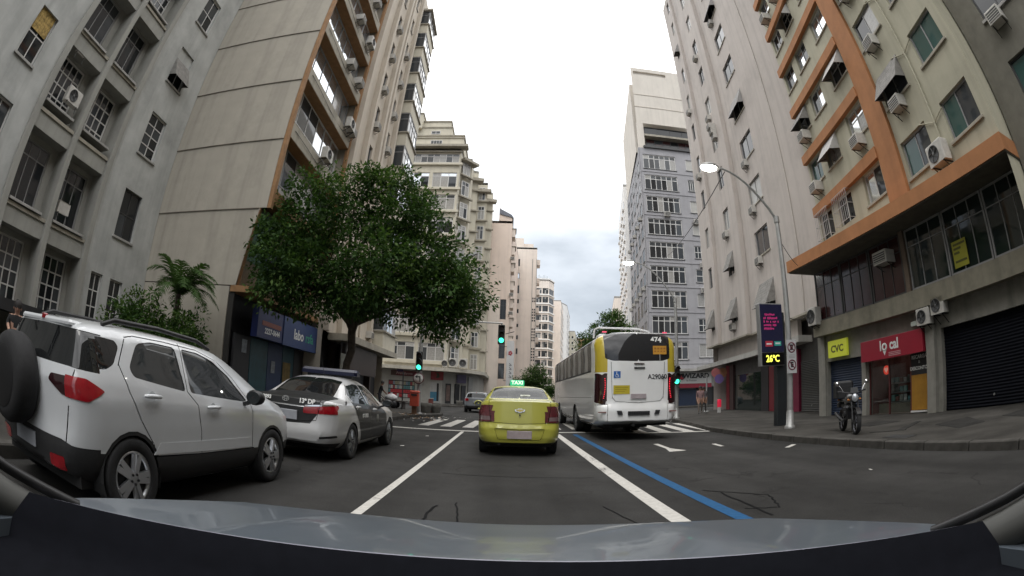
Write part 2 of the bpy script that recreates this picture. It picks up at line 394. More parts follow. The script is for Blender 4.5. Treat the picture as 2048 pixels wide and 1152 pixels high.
# ---------------------------------------------------------------- facades
class Fac:
    """local x runs from P0 to P1 (left to right as seen from the street), local -y points out of the wall"""
    def __init__(s, root, P0, P1):
        s.root = root; s.P0 = Vector((*P0, 0)) - root.location; d = Vector((*P1, 0)) - Vector((*P0, 0)); s.L = d.length
        s.a = math.atan2(d.y, d.x); s.rot = Matrix.Rotation(s.a, 3, 'Z')
    def loc(s, u, z, dep=0): return s.P0 + s.rot @ Vector((u, dep, 0)) + Vector((0, 0, z))
    def put(s, name, me, u, z, dep=0, parent=None, tilt=0):
        if parent is not None: return link(name, me, parent, (u, dep, z), (tilt, 0, 0))
        return link(name, me, s.root, s.loc(u, z, dep), (tilt, 0, s.a))
    def wall(s, u0, u1, z0, z1, holes, m, reveal=.2, name='wall', dep=0, mrev=None):
        us = sorted({u0, u1, *[h[0] for h in holes], *[h[2] for h in holes]}); zs = sorted({z0, z1, *[h[1] for h in holes], *[h[3] for h in holes]})
        us = [u for u in us if u0 - 1e-6 <= u <= u1 + 1e-6]; zs = [z for z in zs if z0 - 1e-6 <= z <= z1 + 1e-6]
        b = B(); idx = {}
        def V(u, z):
            k = (round(u, 4), round(z, 4))
            if k not in idx: idx[k] = len(b.v); b.v.append((u, 0, z))
            return idx[k]
        for i in range(len(us) - 1):
            for j in range(len(zs) - 1):
                cu, cz = (us[i] + us[i + 1]) / 2, (zs[j] + zs[j + 1]) / 2
                if any(h[0] < cu < h[2] and h[1] < cz < h[3] for h in holes): continue
                b.f.append((V(us[i], zs[j]), V(us[i + 1], zs[j]), V(us[i + 1], zs[j + 1]), V(us[i], zs[j + 1]))); b.mi.append(0); b.sm.append(False)
        for h in holes:
            a, c, d, e = h[:4]
            vs = [(a, 0, c), (d, 0, c), (d, 0, e), (a, 0, e), (a, reveal, c), (d, reveal, c), (d, reveal, e), (a, reveal, e)]
            b.add(vs, [(0, 1, 5, 4), (1, 2, 6, 5), (2, 3, 7, 6), (3, 0, 4, 7)] + ([(4, 5, 6, 7)] if len(h) == 4 else []), 1)
        return s.put(name, b.mesh(name, [m, mrev or m], fix=False), 0, 0, dep)
    def box(s, name, u0, u1, d0, d1, z0, z1, m, parent=None):
        b = B(); b.box(0, u1 - u0, 0, d1 - d0, 0, z1 - z0); return s.put(name, b.mesh(name, m), u0, z0, d0, parent)

_cache = {}
def cached(key, fn):
    if key not in _cache: _cache[key] = fn()
    return _cache[key]
def window(F, u, z, w, h, cols=2, trans=(), fm=None, gl=None, dep=.1, fw=.06, mw=.04, sill=.07, sillm=None, rows=1, colw=None, one=False, open_=None):
    """window: frame with mullions and transoms; each glass cell a pane; a projecting sill. trans: heights (fraction) of full-width transoms"""
    fm = fm or M_white_frame; gl = gl or [G_dark]
    us = [fw + (w - 2 * fw) * i / cols for i in range(cols + 1)]
    zs = [fw] + [fw + (h - 2 * fw) * t for t in trans] + [h - fw]
    if rows > 1: zs = [fw + (h - 2 * fw) * i / rows for i in range(rows + 1)]
    def mk():
        b = B(); b.box(0, fw, 0, .07, 0, h); b.box(w - fw, w, 0, .07, 0, h); b.box(fw, w - fw, 0, .07, 0, fw); b.box(fw, w - fw, 0, .07, h - fw, h)
        for x in us[1:-1]: b.box(x - mw / 2, x + mw / 2, .006, .06, fw, h - fw)
        for q in zs[1:-1]:
            for i in range(cols): b.box(us[i] + (mw / 2 if i else 0), us[i + 1] - (mw / 2 if i < cols - 1 else 0), .01, .055, q - mw / 2, q + mw / 2)
        return b.mesh('window', fm)
    W_ = F.put('window', cached(('w', round(w, 2), round(h, 2), cols, tuple(trans), rows, fm.name, fw, mw), mk), u, z, dep)
    cells = [(0, cols, 0, len(zs) - 1)] if one else [(i, i + 1, j, j + 1) for i in range(cols) for j in range(len(zs) - 1)]
    for i, i2, j, j2 in cells:
        x0, x1, z0, z1 = us[i] + .004, us[i2] - .004, zs[j] + .004, zs[j2] - .004
        g = gl[0] if len(gl) == 1 else rnd.choice(gl)
        def mp():
            b = B(); b.box(0, x1 - x0, 0, .012, 0, z1 - z0); return b.mesh('pane', g)
        o = link('pane', cached(('p', round(x1 - x0, 2), round(z1 - z0, 2), g.name), mp), W_, (x0, .032 + .003 * (i % 2), z0), (rnd.uniform(-.006, .006), 0, rnd.uniform(-.008, .008)))
    if sill:
        def ms():
            b = B(); b.bbox(-.08, w + .08, -.01, dep + sill + .0, -.085, -.003, .01); return b.mesh('sill', sillm or M_conc)
        link('sill', cached(('s', round(w, 2), dep, sill, (sillm or M_conc).name), ms), W_, (0, -dep - sill, 0))
    return W_
def ac_window(F, u, z, out=.38, w=.62, h=.42):
    """window air conditioner on a steel bracket"""
    def mk():
        b = B(); b.bbox(0, w, -out, .12, 0, h, .02)
        for x in (.06, w - .06): b.bar((x, -out * .9, -.01), (x, .05, -.01), .025, .025, 1); b.bar((x, -out * .85, -.01), (x, .05, -.3), .02, .02, 1)
        return b.mesh('air_conditioner', [M_ac, M_dark])
    o = F.put('air_conditioner', cached(('ac', out, w, h), mk), u, z)
    def mg():
        b = B(); b.box(.05, w - .05, -out - .012, -out - .002, .05, h - .06)
        for i in range(5): b.box(.04, w - .04, -out - .022, -out - .012, .06 + i * (h - .14) / 4, .08 + i * (h - .14) / 4, 1)
        return b.mesh('grille', [M_acg, M_ac])
    link('grille', cached(('acg', out, w, h), mg), o)
    return o
def ac_split(F, u, z, w=.82, h=.58, d=.32, out=.1):
    """outdoor unit with round fan on a bracket"""
    def mk():
        b = B(); b.bbox(0, w, -d - out, -out, 0, h, .025)
        for x in (.12, w - .12): b.bar((x, -d - out, -.015), (x, 0, -.015), .03, .03, 1); b.bar((x, -d - out + .03, -.015), (x, 0, -.28), .02, .02, 1)
        return b.mesh('air_conditioner', [M_ac, M_dark])
    o = F.put('air_conditioner', cached(('sp', w, h, d, out), mk), u, z)
    def mg():
        b = B(); Rm = Matrix.Rotation(R(90), 3, 'X'); c = (w * .42, -d - out - .004, h * .5); r = h * .4
        b.lathe([(r, 0), (r, .014), (r * .9, .014), (r * .88, .002), (.0, .002)], 20, c, Rm)
        b.lathe([(r * .25, .004), (r * .2, .016), (0, .016)], 12, c, Rm, 1)
        for i in range(5):
            a = i * 2 * math.pi / 5; b.bar((c[0] + math.cos(a) * r * .2, c[1] - .01, c[2] + math.sin(a) * r * .2), (c[0] + math.cos(a + .5) * r * .85, c[1] - .006, c[2] + math.sin(a + .5) * r * .85), .05, .006, 1)
        return b.mesh('fan_grille', [M_acg, mat('ac_fan', (.13, .13, .13), .5)])
    link('fan_grille', cached(('spg', w, h, d, out), mg), o)
    return o
def blind_out(F, u, z, w, h, out=.55, drop=.85, m=None):
    """roller blind pushed out at the foot like an awning, on two arms"""
    m = m or M_awn
    def mk():
        b = B(); n = 9; t = .02
        top = h; 
        for i in range(n):
            f0, f1 = i / n, (i + 1) / n; g = .94
            p = lambda f: (-out * f, top - h * drop * f)
            (y0, z0), (y1, z1) = p(f0), p(f0 + (f1 - f0) * g)
            b.add([(0, y0, z0), (w, y0, z0), (w, y1, z1), (0, y1, z1), (0, y0 + t, z0), (w, y0 + t, z0), (w, y1 + t, z1), (0, y1 + t, z1)], [(0, 1, 2, 3), (4, 7, 6, 5), (0, 4, 5, 1), (1, 5, 6, 2), (2, 6, 7, 3), (3, 7, 4, 0)])
        for x in (.0, w): b.bar((x, -out, top - h * drop), (x, 0, top - h * drop * .75), .02, .02, 1)
        for x in (-.012, w + .002): b.add([(x, 0, top), (x, -out, top - h * drop), (x, 0, top - h * drop * .9), (x + .01, 0, top), (x + .01, -out, top - h * drop), (x + .01, 0, top - h * drop * .9)], [(0, 1, 2), (3, 5, 4), (0, 3, 4, 1), (1, 4, 5, 2), (2, 5, 3, 0)])
        return b.mesh('blind', [m, M_dark])
    return F.put('blind', cached(('bl', w, h, out, drop, m.name), mk), u, z)
def grid_mass(root, poly, z0, z1, m, skip=(), roof=None):
    """remaining walls of a building (street sides in skip are built as facades) and its roof"""
    l = root.location; P = [(x - l.x, y - l.y) for x, y in poly]
    b = B(); b.prism(P, z0, z1, skip=skip, bottom=False, top=False); b.build('wall', m, root)
    b = B(); b.prism(P, z1 - .25, z1 + .12); b.build('roof', roof or M_conc, root)
# ================================================================ BUILDINGS, left side
W_wht = mat('plaster_offwhite', (.45, .455, .435), .9, var=.15, scale=.8, streak=.24, bump=.12, bscale=40)
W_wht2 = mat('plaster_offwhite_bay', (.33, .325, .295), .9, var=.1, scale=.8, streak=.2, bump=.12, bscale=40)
W_bei = mat('plaster_beige', (.42, .385, .325), .9, var=.10, scale=.5, streak=.2, bump=.1, bscale=40)
W_ora = mat('paint_ochre', (.30, .165, .075), .8, var=.18, scale=3, streak=.2)
W_crm = mat('plaster_cream', (.54, .48, .40), .9, var=.06, scale=.6, streak=.14)
W_crm2 = mat('plaster_pale_cream', (.58, .54, .44), .9, var=.06, scale=.6, streak=.14)
W_pnk = mat('plaster_pinkish', (.80, .67, .58), .9, var=.05, scale=.4, streak=.12)
W_pal = mat('plaster_pale_pink', (.80, .71, .63), .9, var=.06, scale=.4, streak=.12)
W_far = mat('plaster_far_white', (.82, .80, .77), .9, var=.05, scale=.3, streak=.1)
W_gry = mat('plaster_grey', (.36, .355, .37), .9, var=.07, scale=.5, streak=.16)
W_b1 = mat('plaster_sand', (.52, .47, .43), .9, var=.06, scale=.5, streak=.18)
W_b0 = mat('plaster_straw', (.45, .425, .325), .9, var=.06, scale=.6, streak=.2)
W_or2 = mat('paint_orange', (.40, .175, .07), .8, var=.1, scale=2, streak=.15)
W_drk = mat('shop_dark', (.02, .02, .022), .6, var=.2)
W_slab = mat('slab_edge', (.36, .33, .27), .85, var=.12, scale=2, streak=.3)

# ---- white building with loggias, set back on the left
rt = thing('apartment_building', 'old off-white apartment building with recessed loggias of french windows, behind the white SUV', 'building', (-15.2, 14.4, 0))
F = Fac(rt, (-15.2, -14), (-15.2, 14.38)); U = lambda y: y + 14
small = [(11.87, 13.05, z, z + 1.95) for z in (5.62, 9.15, 12.72, 16.3, 19.9, 23.4)]
grd = [(11.05, 11.72, 1.5, 4.0), (12.2, 12.98, 1.5, 4.0)]
left = [(y, y + 1.05, z, z + 1.9) for y in (3.75, .6, -2.6, -6) for z in (2.3, 5.6, 8.9, 12.2, 15.5, 18.8)]
F.wall(U(10.5), U(14.38), 0, 27, [(U(a), c, U(b_), d) for a, b_, c, d in small + grd], W_wht, .22)
F.wall(U(-14), U(5.9), 0, 27, [(U(a), c, U(b_), d) for a, b_, c, d in left], W_wht, .22)
for k, (a, b_, c, d) in enumerate(small):
    if k == 2:
        window(F, U(a), c, b_ - a, 1.3, 2, fm=M_white_frame, gl=[G_dark], dep=.12); F.box('blind_box', U(a), U(b_), .1, .2, c + 1.3, d, W_wht); 
        o = blind_out(F, U(a), c + .1, b_ - a, 1.2, .5, .9, M_awn)
    else: window(F, U(a), c, b_ - a, d - c, 2, rows=4 if k == 1 else 2, gl=[G_dark, G_mid] if k != 4 else [G_curt], dep=.12, fm=M_white_frame if k else M_dark_frame)
for a, b_, c, d in grd: window(F, U(a), c, b_ - a, d - c, 2, rows=4, gl=[G_dark], dep=.1)
for k, (a, b_, c, d) in enumerate(left): window(F, U(a), c, b_ - a, d - c, 2, rows=2, gl=[G_dark, G_mid], dep=.14)
bay = [(a, b_, z, z + h) for a, b_ in ((8.52, 10.1), (6.2, 7.75)) for z, h in ((2.0, 2.05), (5.05, 2.2), (8.45, 2.1), (11.4, 2.4), (14.7, 2.2), (17.9, 2.2), (21.1, 2.2))]
F.wall(U(5.9), U(10.5), 0, 27, [(U(a), c, U(b_), d) for a, b_, c, d in bay], W_wht2, .2, dep=.75)
for k, (a, b_, c, d) in enumerate(bay):
    if k in (1, 3, 8, 10): window(F, U(a), c, b_ - a, d - c, 3, (.78,), fm=M_grey_frame, gl=[G_dark, G_dark, G_mid], dep=.82, sill=.05)
    else: window(F, U(a), c, b_ - a, d - c, 4, rows=4, gl=[G_dark, G_mid], dep=.82, fw=.07, mw=.05, sill=.05)
for a, b_ in ((5.75, 6.05), (8.12, 8.38), (10.35, 10.62)): F.box('pier', U(a), U(b_), -.1, .75, 0, 27, W_wht2)
for k in range(8):
    z = 4.25 + 3.2 * k
    for a, b_ in ((6.05, 8.12), (8.38, 10.35)):
        F.box('balcony_slab', U(a), U(b_), .08, .75, z, z + .62, W_wht2); F.box('balcony_rail', U(a), U(b_), .02, .08, z + .56, z + .68, W_slab)
for z, y in ((10.6, 6.4), (5.4, 8.6)): ac_window(F, U(y), z, out=-.2)
ac_split(F, U(7.0), 8.9, d=.3, out=-.35)
# printed cloth hung in a window
b = B(); b.box(0, .9, 0, .02, 0, .9); F.put('curtain', b.mesh('curtain', mat('print_cloth', (.35, .24, .08), .9, var=.7, scale=9)), U(3.8), 9.95, .1)
grid_mass(rt, [(-15.2, -14), (-15.2, 14.38), (-30, 14.38), (-30, -60), (-15.2, -60)], 0, 27, W_wht, skip=(0,))  # runs on unseen behind the camera, added to darken the near street
F.box('canopy', U(-3), U(8.2), -1.9, .0, 1.68, 2.0, W_drk)
F.box('garden_wall', U(-14), U(5.5), -2.1, -1.9, 0, 1.95, mat('dark_stone', (.05, .048, .045), .9, var=.3, scale=4, bump=.3))

# ---- beige party wall with ochre ribbon windows, blue shop at street level
rt = thing('apartment_building', 'beige building with blank panelled side wall and ochre framed ribbon windows, above the blue shop', 'building', (-9, 14.4, 0))
F = Fac(rt, (-15.3, 14.4), (-9, 14.4)); joints = [4.42, 7.4, 10.4, 13.4, 16.4, 19.4, 22.4, 25.4, 28.4, 31.4, 34.4]
for i in range(len(joints) - 1):
    z0, z1 = joints[i] + .02, joints[i + 1] - .02
    b = B(); poly = [(0, 0), (5.37, 0), (5.84, z1 - z0), (0, z1 - z0)] if i == 0 else [(0, 0), (6.14, 0), (6.14, z1 - z0), (0, z1 - z0)]
    b.yprism(poly, 0, .05); F.put('panel', b.mesh('panel', W_bei), 0, z0, 0)
F.box('panel', 0, 5.05, 0, .05, 0, 4.4, W_bei)
F.box('joint_backing', 0, 5.3, .05, .12, 0, 35, mat('joint', (.03, .028, .025), .9))
F.box('joint_backing', 5.3, 6.1, .05, .12, 7.4, 35, MATS['joint'])
for i in range(1, len(joints) - 1): F.box('drip_ledge', 0, 6.14 if i > 1 else 5.8, -.035, .05, joints[i] - .016, joints[i] + .016, mat('ledge', (.16, .14, .11), .9))
F = Fac(rt, (-9, 14.4), (-9, 21.2)); FA2 = F
gls = [G_sky, G_sky, G_sky, G_curt, G_sky]
for k in range(9):
    zb = 7.65 + 2.97 * k; hp = .55 if k == 0 else .68
    b = B(); b.box(0, 6.45, 0, .62, 0, hp); F.put('parapet', b.mesh('parapet', W_slab if k else W_ora), .18, zb, -.0)
    F.box('soffit', .18, 6.63, .02, .66, zb - .03, zb - .003, W_ora)
    zt = zb + 2.97 - .03
    window(F, .2, zb + hp, 6.4, zt - zb - hp, 6 if k != 3 else 7, (.30,) if k in (0, 1, 2) else (), fm=M_white_frame if k in (1, 4) else M_grey_frame, gl=[G_curt, G_mid, G_sky] if k < 2 else gls, dep=.56, sill=0, fw=.05)
for a, b_ in ((0, .18), (6.6, 6.8)): F.box('side_pier', a - .01, b_, -.03, .14, 7.4, 34.4, W_ora)
for k, u, st in ((1, 3.2, 1), (2, 5.2, 1), (3, 5.3, 0), (3, 3.6, 0), (4, 5.1, 1), (4, 3.0, 0), (5, 4.4, 0), (0, 1.0, 0), (5, 2.2, 1), (2, 5.9, 0)):
    z = 7.65 + 2.97 * k + (.62 if k else .5)
    (ac_split if st else ac_window)(F, u, z)
rc = random.Random(3)
for k in range(9):      # brackets, aerial stubs and a sagging cable on the parapets
    b = B(); z0 = 7.65 + 2.97 * k; b.tube([(.5 + 5.6 * t, -.02 - .03 * math.sin(t * 7), .1 - .12 * math.sin(math.pi * t)) for t in [i / 10 for i in range(11)]], .012, 5); F.put('cable', b.mesh('cable', M_black), 0, z0 + .3, 0)
grid_mass(rt, [(-9.66, 14.52), (-9.66, 21.2), (-26, 21.2), (-26, 14.52)], 7.4, 34.4, W_bei, skip=())
grid_mass(rt, [(-10.25, 14.5), (-10.25, 21.2), (-26, 21.2), (-26, 14.5)], 0, 7.4, W_drk)
# slanted mezzanine with painted squares
cols = [(.22, .17, .11), (.06, .16, .05), (.10, .19, .15), (.03, .04, .10), (.20, .17, .13), (.24, .15, .08)]
mez = [0, 1, 4, 0, 4, 4, 2, 3, 4, 0, 4, 5, 2, 0, 4, 4, 0, 4]
for r_ in range(3):
    for c_ in range(6):
        z0, z1 = 4.47 + r_ * .96, 4.47 + r_ * .96 + .945; f = lambda z: -.95 + (z - 4.45) / 2.91 * .47
        b = B(); y0, y1 = .18 + c_ * 1.1, .18 + c_ * 1.1 + 1.085
        b.xprism([(0, 0), (y1 - y0, 0), (y1 - y0, z1 - z0), (0, z1 - z0)], -.03, .03)
        for v in range(len(b.v)): x, y, z = b.v[v]; b.v[v] = (y, -x - (f(z + z0) + .95), z)
        F.put('mural_panel', b.mesh('mural_panel', mat('mural_%d' % mez[r_ * 6 + c_], cols[mez[r_ * 6 + c_]], .7, var=.25, scale=2)), y0, z0, .93)
b = B(); b.add([(0, .96, 4.43), (.2, .96, 4.43), (.2, .46, 7.4), (0, .46, 7.4), (0, 1.0, 4.43), (.2, 1.0, 4.43), (.2, .5, 7.4), (0, .5, 7.4)], [(0, 1, 2, 3), (4, 7, 6, 5), (0, 4, 5, 1), (1, 5, 6, 2), (2, 6, 7, 3), (3, 7, 4, 0)]); F.put('side_pier', b.mesh('side_pier', W_ora), 0, 0, -.03)
F.box('lintel', 0, 6.8, .3, 1.2, 4.2, 4.43, W_ora)
# shop front
blu = mat('shop_blue', (.012, .03, .085), .5, var=.2); teal = mat('shop_teal', (.01, .055, .07), .5, var=.3)
for u0, u1, m in ((.3, 1.5, W_drk), (1.55, 3.0, teal), (3.05, 4.4, blu), (4.45, 5.6, teal), (5.65, 6.7, W_drk)): F.box('shop_panel', u0, u1, .9, 1.0, .15, 2.75, m)
b = B(); b.box(0, .75, 0, .02, 0, 1.5); F.put('poster', b.mesh('poster', mat('poster_gold', (.16, .11, .03), .7, var=.5, scale=4)), 4.5, .55, .87)
b = B(); b.box(0, .35, 0, .02, 0, .5); F.put('poster', b.mesh('poster', mat('poster_grey', (.22, .24, .26), .7, var=.3, scale=8)), .85, 2.1, .87); F.put('poster', b.mesh('poster', MATS['poster_grey']), 3.35, 1.5, .87)

sg = thing('shop_sign', 'dark blue shop fascia with a phone number and half hidden white lettering', 'sign', (-9.35, 15.4, 0)); FS = Fac(sg, (-9.3, 15.35), (-9.3, 21.25))
FS.box('sign_panel', 0, 2.2, 0, .3, 2.75, 3.9, mat('sign_navy', (.010, .018, .09), .45, var=.1)); FS.box('sign_panel', 2.2, 5.9, -.03, .3, 2.72, 3.92, mat('sign_blue', (.018, .045, .15), .45, var=.1))
M_wtxt = mat('lettering_white', (.75, .75, .73), .5, var=0); M_gtxt = mat('lettering_green', (.05, .35, .2), .5, var=0); M_ktxt = mat('lettering_black', (.015, .015, .017), .5, var=0)
FS.put('lettering', text_mesh('2227-0644', .30, M_wtxt, bold=.008), 1.25, 3.05, -.006, tilt=R(90))
FS.put('lettering', text_mesh('labo', .62, M_wtxt, bold=.012), 3.75, 3.28, -.036, tilt=R(90)); FS.put('lettering', text_mesh('rsfa', .62, M_gtxt, bold=.005), 4.95, 3.28, -.036, tilt=R(90))
FS.box('sign_stripe', .35, 2.0, -.012, 0, 3.24, 3.42, mat('sign_red_stripe', (.22, .06, .04), .5)); 

# ---- cream tower with vertical ribs and a column of bay windows
rt = thing('apartment_building', 'tall cream building with vertical ribs, window air conditioners and a column of bay windows', 'building', (-9, 21.2, 0))
F = Fac(rt, (-9, 21.2), (-9, 32.9)); U = lambda y: y - 21.2
wn = [(y, y + w_, 5.55 + 2.95 * k, 5.55 + 2.95 * k + 1.45) for y, w_ in ((24.05, .95), (27.25, .9)) for k in range(10)]
F.wall(0, 11.7, 3.9, 36, [(U(a), c, U(b_), d) for a, b_, c, d in wn], W_crm, .2)
for k, (a, b_, c, d) in enumerate(wn):
    window(F, U(a), c, b_ - a, d - c, 2, gl=[G_dark, G_mid], fm=M_grey_frame, dep=.1)
    if k in (2, 4, 5, 6, 7, 13, 14, 15, 16, 17): ac_window(F, U(a) + .15, c - .32)
for y in (21.25, 23.15, 25.55, 26.3, 28.6): F.box('rib', U(y), U(y) + .38, -.3, 0, 3.9, 36, W_crm)
G = Fac(rt, (-8.1, 29.4), (-8.1, 32.8)); H = Fac(rt, (-9, 29.4), (-8.1, 29.4))
for k in range(10):
    z = 3.95 + 2.95 * k
    b = B(); b.box(0, 3.4, 0, .9, 0, 1.05); G.put('bay', b.mesh('bay', W_crm2), 0, z, 0)
    b = B(); b.box(-.12, 3.5, -.12, .9, 0, .1); G.put('bay_slab', b.mesh('bay_slab', W_slab), 0, z + 1.05, 0)
    window(G, .05, z + 1.15, 3.3, 1.78, 4, (.7,), fm=M_grey_frame if k % 3 else M_white_frame, gl=[G_curt, G_mid, G_sky], dep=.02, sill=0)
    window(H, .02, z + 1.15, .86, 1.78, 1, (.7,), fm=M_grey_frame, gl=[G_mid], dep=.02, sill=0)
G.box('bay_roof', -.15, 3.5, -.15, .9, 33.45, 33.7, W_slab)
grid_mass(rt, [(-9, 21.2), (-9, 32.9), (-26, 32.9), (-26, 21.2)], 0, 34, W_crm, skip=(0,))
F.box('canopy', 1.0, 11.6, -1.1, .1, 3.55, 3.9, W_slab)
F.box('shop_front', 0.1, 11.6, .5, .7, .1, 3.6, W_drk)
for u0, u1 in ((2.2, 2.5), (5.6, 5.9), (9.0, 9.3)): F.box('shop_pillar', u0, u1, .1, .5, .1, 3.55, mat('brown_cladding', (.035, .022, .018), .5, var=.2))
Fac(rt, (-8.3, 23), (-8.3, 29)).box('shop_fascia', 0, 5.9, 0, .35, 2.0, 3.5, mat('fascia_brown', (.03, .018, .014), .5, var=.2))
window(F, 8.4, 4.3, .7, .9, 1, gl=[G_mid], dep=.05); ac_window(F, 7.2, 4.45)
o = thing('information_panel', 'small grey panel hung under the dark shop canopy by the tree trunk', 'sign', (-8.2, 22.3, 1.9)); 
b = B(); b.box(-.02, .02, -.35, .35, 0, 1.0); b.build('sign_panel', mat('panel_grey', (.12, .12, .10), .7, var=.3, scale=5), o); [B().bar((0, q, 1.0), (0, q, 1.65), .02, .02).build('hanger', M_dark, o) for q in (-.3, .3)]

# ---- stepped cream corner building with the pharmacy
rt = thing('apartment_building', 'pale cream corner building with stepped roof terraces and ribbon windows over the pharmacy', 'building', (-6.6, 50, 0))
F = Fac(rt, (-17, 50), (-6.6, 50)); U = lambda x: x + 17
rows = [4.74, 7.72, 10.6, 13.45, 16.3, 19.2, 22.1, 25.0]
holes = []; 
for z in rows: holes += [(U(-13.1), z, U(-10.15), z + 1.95), (U(-9.75), z, U(-6.8), z + 1.95)]
holes.append((U(-13.1), 28.35, U(-6.7), 29.6))
F.wall(0, U(-6.6), 3.9, 30.2, holes, W_crm2, .16)
for h in holes[:-1]: window(F, h[0], h[1], h[2] - h[0], h[3] - h[1], 3, (.78,), gl=[G_curt, G_mid, G_sky, G_curt] if h[1] < 10 else [G_mid, G_dark, G_curt, G_sky], dep=.08, sill=0, fw=.08, mw=.07)
h = holes[-1]; window(F, h[0], h[1], h[2] - h[0], h[3] - h[1], 8, (.7,), gl=[G_mid, G_curt, G_curt, G_dark], dep=.08, sill=0, fw=.08, mw=.07)
for z in rows + [28.3]: F.box('slab', U(-13.5), U(-6.25), -.28, .0, z - .38, z - .1, W_crm2)
F.box('slab', U(-13.5), U(-6.25), -.28, 0, 29.7, 29.9, W_slab); 
F.box('cornice', 0, U(-5.7), -.9, .3, 30.2, 30.5, W_slab)
for x0, x1, d0, z0, z1 in ((-16, -6.4, .3, 30.5, 32.0), (-16, -6.5, .9, 32.0, 32.7), (-16, -8.2, 1.4, 32.7, 34.3), (-16, -8.5, 1.8, 34.3, 35.5), (-16, -12.2, .8, 34.0, 36.2)):
    F.box('penthouse', U(x0), U(x1), d0, 7, z0, z1, W_crm2); F.box('coping', U(x0), U(x1) + .12, d0 - .12, 7, z1, z1 + .14, W_slab)
window(F, U(-10.6), 31.0, 1.5, .7, 4, gl=[G_dark], dep=.25, sill=0); window(F, U(-10.9), 33.3, 1.2, .5, 2, gl=[G_dark], dep=1.36, sill=0)
saw = [(-17, 50), (-6.6, 50), (-6.5, 52.3), (-5.35, 52.6), (-5.4, 55.8), (-4.7, 56.1), (-5.0, 59.5), (-3.6, 59.5), (-3.9, 62.6), (-3.0, 62.9), (-3.0, 66), (-17, 66)]
grid_mass(rt, saw, 3.9, 30.2, W_crm2, skip=(0,))
b = B(); b.prism([(x - (-6.6) , y - 50) for x, y in [(-17, 50.6), (-7, 50.6), (-3.4, 55), (-3.2, 66), (-17, 66)]], 0, 3.9, bottom=False); b.build('wall', mat('shop_wall', (.42, .41, .38), .85, var=.08, streak=.1), rt)
for a, c in (((-6.55, 51.2), (-5.3, 52.6)), ((-5.4, 55.9), (-4.6, 56.1)), ((-5.0, 59.5), (-3.6, 59.5)), ((-3.9, 62.7), (-3.0, 62.9))):
    f = Fac(rt, a, c)
    for k in range(9):
        z = 4.5 + 2.88 * k
        if f.L > 1.3: window(f, f.L * .16, z, f.L * .66, 1.95, 2, (.72,), gl=[G_mid, G_curt], dep=-.05, sill=0, fw=.09, mw=.07)
        f.box('slab', -.1, f.L + .25, -.3, 0, z - .3, z - .12, W_slab)
    f.box('cornice', -.1, f.L + .55, -.7, .3, 28.6 if a[1] > 52 else 29.2, 29.0 if a[1] > 52 else 29.5, W_slab)
f = Fac(rt, (-6.6, 50), (-6.5, 52.3))
for k in range(8): window(f, .8, 5 + 2.88 * k, .5, 1.1, 1, gl=[G_dark], dep=-.03, sill=0); 
for k, u in ((1, .5), (3, 1.2), (5, .6)): ac_window(f, u, 5 + 2.88 * k)
b = B(); b.prism([(x + 6.6, y - 50) for x, y in [(-17, 48.7), (-6.2, 48.7), (-4.0, 50.6), (-2.6, 54), (-2.5, 66), (-6, 66), (-6, 52), (-17, 52)]], 3.62, 3.98); b.build('canopy', mat('canopy_cream', (.50, .47, .40), .85, var=.1, streak=.2), rt)
for x in (-6.2, -5.1): ac_split(F, U(x), 4.15, w=.85, h=.95)
ac_split(F, U(-6.9), 4.1, w=.5, h=.8); 
# pharmacy shop front
F = Fac(rt, (-17, 50.6), (-6.6, 50.6)); U = lambda x: x + 17
F.box('shop_window', U(-13.0), U(-10.0), -.05, .1, .55, 2.42, G_dark)
rs = random.Random(5)
for i in range(12):
    for j in range(4):
        c = rs.choice([(.25, .03, .04), (.45, .45, .42), (.08, .2, .22), (.3, .28, .2), (.2, .25, .3)])
        if j < 2 and rs.random() < .75: c = (.42, .03, .04)
        F.box('shelf_goods', U(-12.95) + i * .245, U(-12.95) + i * .245 + .22, -.09, -.05, .6 + j * .45, .6 + j * .45 + .36, mat('goods_%d' % int(c[0] * 100 + c[2] * 1000), c, .6, var=.3, scale=8))
F.box('shop_door', U(-8.3), U(-7.25), -.06, .1, .2, 2.42, mat('door_white', (.45, .45, .44), .5)); F.box('door_panel', U(-8.25), U(-7.3), -.09, -.06, .4, 1.4, mat('panel_blue', (.06, .2, .3), .5, var=.2)); F.box('door_panel', U(-7.55), U(-7.32), -.1, -.06, .4, 2.35, W_drk)
F.box('shop_door', U(-6.6), U(-6.0), -.06, .1, .2, 2.38, W_drk); F.box('door_panel', U(-6.5), U(-6.1), -.08, -.06, .5, 2.2, mat('panel_brown', (.12, .08, .07), .5, var=.4, scale=4))
f = Fac(rt, (-5.9, 51.9), (-3.6, 54.7))
f.box('shop_door', .2, .9, -.1, .1, .2, 2.4, G_dark); f.box('shop_door', 1.2, 1.9, -.1, .1, .2, 2.3, G_mid); f.box('louvre', 2.3, 3.0, -.1, .1, 1.6, 3.3, M_galv)
F.box('wall_box', U(-9.4), U(-9.0), -.12, 0, 2.0, 2.6, M_conc)

